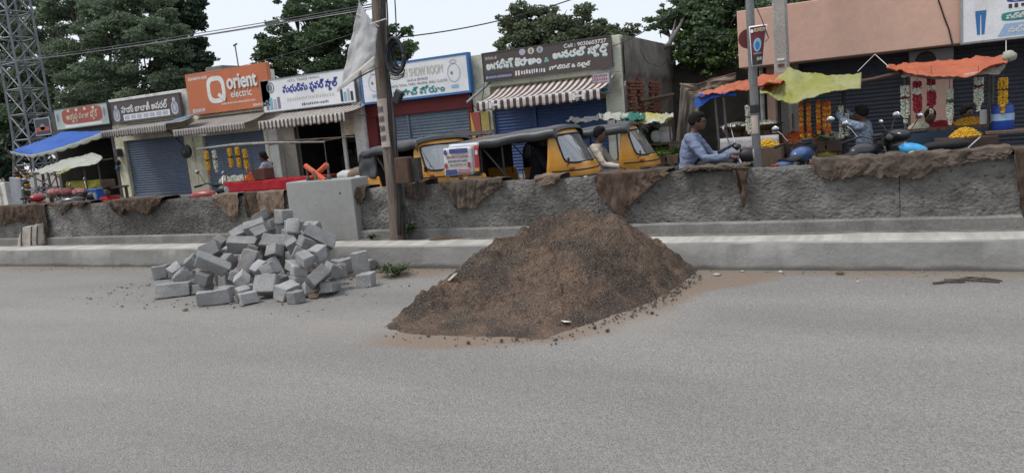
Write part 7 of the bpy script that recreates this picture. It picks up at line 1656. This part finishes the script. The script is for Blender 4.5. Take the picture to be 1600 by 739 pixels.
MB(bp).box((p0.x, 17.2, p0.z), (p1.x, 17.23, p1.z)).build('board', P_lilac, bp); flat(bp, 'print', rect(p0.x + .03, p1.x - .03, p0.z + .03, p1.z - .03), 17.197, P_dark); flat(bp, 'oval', oval((p0.x + p1.x) / 2, p1.z - .33, .15, .12), 17.194, P_grey); flat(bp, 'strip', rect(p0.x + .06, p1.x - .06, p0.z + .15, p0.z + .3), 17.194, P_red)
MB(bp).tube([(p0.x + .2, 17.22, p1.z), (p0.x + .2, 17.5, p1.z + .2)], .01, 4).build('tie', M_black, bp)
def wire(label, pts, r=.012, m_=None):
    m = MB(); P = []
    for a, b_ in zip(pts[:-1], pts[1:]):
        for k in range(12): t = k / 12; P.append(a.lerp(b_, t) - Vector((0, 0, .10 * 4 * t * (1 - t))))
    P.append(pts[-1]); m.tube(P, r, 5); return solo('overhead_wire', label, 'wire', m, m_ or M_black, base=tuple(P[0]), smooth='all', group='overhead wires')
M_wire = mat('grey_wire', (0.1, 0.1, 0.11), scale=4)
wire('lowest thick cable of the bundle between the wooden pole and the lattice tower', [at(598, 8, 7.8), at(-60, 104, 15)], .009, M_wire); wire('upper cable of the bundle between the wooden pole and the lattice tower', [at(598, 4, 7.8), at(-60, 100, 15)], .007, M_wire); wire('thin pale cable strung along the cable bundle', [at(594, 12, 7.8), at(-60, 102, 15)], .005, M_steel)
wire('single wire running from the wooden pole past the watch sign', [at(612, 60, 7.8), at(940, -18, 10)], .008); wire('thin wire sagging in front of the big tree below the cable bundle', [at(590, 40, 7.8), at(280, 120, 14), at(-40, 168, 16)], .004, M_wire); wire('wire between the tree limb and the steel pole', [at(940, 78, 14), at(1085, -6, 11)], .008); wire('thin vertical drop wire hanging behind the wooden pole', [at(617, 0, 7.85), at(618, 62, 7.8)], .008)
# roof things
c = at(373, 103, 17.5); m = MB(); m.tube([(c.x, 17.5, c.z - .4), at(367, 70, 17.5)], .02, 5); m.tube([at(365, 72, 17.5), at(370, 69, 17.5)], .03, 5); solo('roof_rod', 'thin bent metal rod on the roof behind the orange sign', 'rod', m, M_grime, base=(c.x, 17.5, c.z - .4))
c = at(338, 112, 19); m = MB(); m.box((c.x - .5, 19, 2.9), (c.x + .3, 20.5, at(340, 103, 19).z)); solo('roof_tank_house', 'small grey block on the roof behind the orange sign', 'roof block', m, M_roofc, base=(c.x, 19.5, 2.9), bevel=.02)
# ================================================================== trees
def blob_leaves(centers, radii, counts, L, droop=0.0, seed=1, flat=.5, shell=.55):
    rg = np.random.default_rng(seed); V, n0 = [], 0
    for c, r, n in zip(centers, radii, counts):
        d = rg.normal(size=(n, 3)); d /= np.linalg.norm(d, axis=1)[:, None]; q = rg.random(n) ** (1 / 3) * (1 - shell) + shell * rg.random(n) ** .25
        p = np.array(c) + d * (q[:, None] * np.array(r)) * (1 + .2 * np.sin(d[:, :1] * 5 + d[:, 2:] * 7))
        ax = rg.normal(size=(n, 3)); ax[:, 2] = ax[:, 2] * .5 - droop; ax /= np.linalg.norm(ax, axis=1)[:, None]
        nr = rg.normal(size=(n, 3)) * .6 + d * .5 + np.array((0, 0, flat)); sd = np.cross(ax, nr); sd /= np.linalg.norm(sd, axis=1)[:, None] + 1e-9
        l = (L * rg.uniform(.6, 1.3, n))[:, None]; w_ = l * .32
        V.append(np.stack([p - ax * l * .5, p + sd * w_, p + ax * l * .5, p - sd * w_], 1))
    return np.concatenate(V).reshape(-1, 3)
def quads(name, V, m_, parent, off):
    n = len(V) // 4; me = bpy.data.meshes.new(name); V = V - np.array(off)
    me.vertices.add(len(V)); me.vertices.foreach_set('co', V.astype(np.float32).ravel()); me.loops.add(n * 4); me.loops.foreach_set('vertex_index', np.arange(n * 4, dtype=np.int32)); me.polygons.add(n); me.polygons.foreach_set('loop_start', np.arange(0, n * 4, 4, dtype=np.int32)); me.update(calc_edges=True); me.materials.append(m_)
    return link(name, me, parent)
M_bark = mat('bark', (0.09, 0.075, 0.06), (0.055, 0.045, 0.037), scale=6, rough=.95, bmp=.7, stretch=(4, 4, 1))
def tree(label, clumps, base, leaf, L, dens, seed, droop=.3, trunk=.22, sub=9, spread=.62, cat='tree', flat=.5):
    """clumps: (px, py, Y, radius m); every clump is broken into smaller uneven leaf clusters"""
    t = thing('tree', label, cat, base); base = Vector(base); rg = random.Random(seed)
    C, Rr, N = [], [], []; heads = []
    for px, py, Y, r in clumps:
        c = at(px, py, Y); heads.append((c, r))
        for k in range(sub):
            d = Vector((rg.gauss(0, 1), rg.gauss(0, 1), rg.gauss(0, .8))).normalized() * (r * spread * rg.uniform(.45, 1.3)); rr = r * rg.uniform(.17, .38)
            C.append(tuple(c + d)); Rr.append((rr * rg.uniform(.9, 1.4), rr * rg.uniform(.9, 1.4), rr * rg.uniform(.5, .8))); N.append(max(20, int(dens * rr * rr * 6.5)))
    quads('crown', blob_leaves(C, Rr, N, L, droop, seed, flat), leaf, t, base)
    m = MB(t); fork = base + Vector((rg.uniform(-.2, .2), 0, 2.2)); m.tube([base - Vector((0, 0, .1)), base.lerp(fork, .5) + Vector((.06, .05, 0)), fork], [trunk * 1.3, trunk, trunk * .85], 10)
    for c, r in heads:
        mid = fork.lerp(c, .5) + Vector((rg.uniform(-.3, .3), rg.uniform(-.3, .3), .3)); m.tube([fork, fork.lerp(mid, .5) + Vector((rg.uniform(-.1, .1), 0, .1)), mid, c], [trunk * .6, trunk * .42, trunk * .3, .03], 7)
        for k in range(4): d = Vector((rg.gauss(0, 1), rg.gauss(0, 1), rg.gauss(0, .7))).normalized() * r * .8; m.tube([mid.lerp(c, .5), c + d * .5, c + d], [.04, .025, .008], 5)
    m.build('trunk', M_bark, t, smooth='all'); return t
L_neem = leafmat('feathery_leaf', (0.07, 0.105, 0.066), (0.22, 0.285, 0.18), .45); L_dark = leafmat('dark_leaf', (0.016, 0.036, 0.024), (0.06, 0.1, 0.062), .25); L_mid = leafmat('mid_leaf', (0.042, 0.078, 0.04), (0.14, 0.2, 0.1), .35); L_olive = leafmat('olive_leaf', (0.065, 0.09, 0.05), (0.18, 0.215, 0.125), .35); L_brt = leafmat('bright_leaf', (0.02, 0.045, 0.012), (0.1, 0.16, 0.045), .3)
def gz(px, Y): p = at(px, 200, Y); return (p.x, Y, -.15)
tree('big feathery pale green tree rising over the small shop signs', [(150, 60, 21.5, 2.1), (205, 45, 21.0, 1.9), (110, 95, 21.5, 1.9), (190, 110, 20.6, 2.0), (245, 85, 20.8, 1.5), (240, 130, 20.5, 1.4), (140, 145, 20.6, 1.6), (270, 130, 20.8, .9), (175, 10, 21.5, 1.7), (235, 25, 21.2, 1.3), (80, 35, 22, 1.5), (105, 5, 22, 1.5), (195, 155, 20.4, 1.3), (262, 60, 21, 1.0)], gz(175, 21.5), L_neem, .115, 560, 3, droop=.6, sub=11, spread=.66)
tree('dark drooping tree standing beside the feathery one behind the orange sign', [(275, 20, 25, 1.5), (288, 60, 25, 1.6), (296, 95, 25, 1.5), (262, -20, 25, 1.5), (300, 40, 25.5, 1.0), (305, 118, 25, 1.1), (285, 5, 25, 1.2)], gz(290, 25), L_dark, .16, 430, 5, droop=1.2)
tree('dense dark tree behind the lattice tower', [(10, 60, 24, 2.3), (-40, 90, 24, 2.5), (40, 120, 23, 2.0), (10, 150, 23, 2.1), (70, 160, 22, 1.5), (30, 190, 22, 1.7), (-20, 200, 22, 2.2), (60, 90, 23.5, 1.7), (20, 10, 24, 2.0), (-50, 20, 24, 2.2), (85, 130, 22.5, 1.5), (100, 180, 22, 1.2)], gz(20, 24), L_mid, .14, 430, 8, droop=.5)
tree('low dark thicket at the far end of the wall', [(-30, 240, 19, 1.6), (15, 235, 20, 1.3), (-60, 270, 18, 1.5), (5, 262, 19, 1.0), (60, 215, 21, 1.2), (30, 220, 20.5, 1.2), (95, 215, 21, 1.0)], gz(0, 19.5), L_dark, .2, 260, 9, droop=.3, cat='thicket', trunk=.12)
tree('round dark green tree behind the white flower sign and the wooden pole', [(470, 60, 24, 1.9), (510, 35, 24, 1.9), (545, 70, 23.5, 1.8), (450, 100, 23.5, 1.4), (500, 95, 23, 1.6), (430, 75, 24, 1.0), (585, 70, 24, 1.2), (475, 20, 24.5, 1.2), (535, 15, 24.5, 1.3), (612, 85, 24, 1.0), (428, 108, 23.5, .9), (580, 110, 23.5, 1.3), (632, 78, 24.5, .6), (634, 48, 24.5, .38), (608, 50, 24.5, .5), (455, 8, 25, .8), (500, 2, 25, .7)], gz(520, 24), L_mid, .13, 480, 12, droop=.2, sub=10)
tree('olive green tree spreading behind the brown sign', [(808, 50, 23, 1.0), (835, 42, 23.5, .9), (868, 52, 23, 1.0), (902, 48, 23, .95), (935, 55, 23, .9), (962, 58, 23, .75), (790, 34, 23.5, .45), (822, 70, 22.5, .9), (880, 66, 22.5, .9), (850, 28, 23.5, .6), (908, 30, 23.5, .45), (985, 50, 23, .4), (795, 70, 22.5, .5), (820, 26, 23.5, .45), (940, 40, 23.5, .4)], gz(880, 23), L_olive, .115, 520, 15, droop=.5, sub=10)
tree('dark leafy tree beside the pink building', [(1120, 20, 21, 1.3), (1150, 5, 21, 1.2), (1095, 45, 20.8, 1.0), (1130, 55, 20.6, 1.1), (1060, 35, 21, .7), (1030, 40, 21.5, .5), (1180, -5, 21, 1.2), (1110, 75, 20.4, .9), (1075, 65, 20.8, .7), (1085, 10, 21.2, .8), (1040, 22, 21.5, .35), (1240, -12, 21, .9), (1290, -22, 21, .8)], gz(1125, 21.5), L_mid, .12, 480, 18, droop=.3, sub=10)
tree('bright green creeper spilling over the dark compound wall', [(1085, 85, 20.0, .55), (1110, 88, 19.9, .6), (1135, 82, 19.9, .6), (1065, 78, 20.2, .5), (1145, 60, 20.2, .6), (1070, 95, 19.9, .4)], (at(1110, 200, 20.7).x, 20.75, -.15), L_brt, .12, 420, 22, droop=.6, cat='creeper', trunk=.06)
pts_ = [at(1020, 84, 19.5), at(1045, 70, 19.5), at(1062, 42, 20.2), at(1078, 14, 21)]
m = MB(); m.tube(pts_, [.07, .065, .05, .035], 8); m.tube([pts_[1], at(1052, 48, 20), at(1056, 30, 20.5)], [.04, .03, .012], 6); solo('bare_limb', 'pale bare leaning tree limb over the ruined side wall', 'tree limb', m, mat('pale_bark', (0.17, 0.16, 0.15), (0.09, 0.085, 0.08), scale=6, bmp=.5), base=tuple(pts_[0]), smooth='all')
# far shrubs that close the view under the crowns
for k, (px, Y, r) in enumerate(((-40, 34, 2.6), (60, 36, 2.4), (150, 36, 2.2), (230, 38, 2.2), (330, 40, 1.6))):
    p = at(px, 250, Y); tree(('wide', 'tall', 'rounded', 'ragged', 'small')[k] + ' dark shrub far beyond the shops under the tree crowns', [(px, 235, Y, r), (px + 25, 225, Y, r * .8), (px - 20, 215, Y, r * .8)], (p.x, Y, -.15), L_dark, .3, 110, 40 + k, sub=7, cat='shrub', trunk=.1)
# rubble heap in the gap beside the shop
rb = random.Random(5); m = MB()
for k in range(70): x, y = rb.uniform(-5.0, -3.6), rb.uniform(16.2, 19); m.cbox((x, y, rb.uniform(0, .9) * (1 - abs(x + 4.6) / 1.6)), (rb.uniform(.1, .4), rb.uniform(.1, .3), rb.uniform(.05, .25)), Matrix.Rotation(rb.uniform(0, 3), 3, 'Z') @ Matrix.Rotation(rb.uniform(-.6, .6), 3, 'X'))
o = m.build('rubble', M_render); tag(o, 'broken masonry rubble in the gap beside the ruined side wall', None, kind='stuff')
m = MB(); c = at(1010, 152, 17.5); m.tube([at(1000, 158, 17), at(1052, 148, 18)], .04, 5); m.tube([at(1005, 166, 17), at(1040, 152, 18)], .03, 5); solo('scrap_timber', 'broken timbers leaning in the gap beside the ruined wall', 'timber', m, M_wood, base=tuple(c))
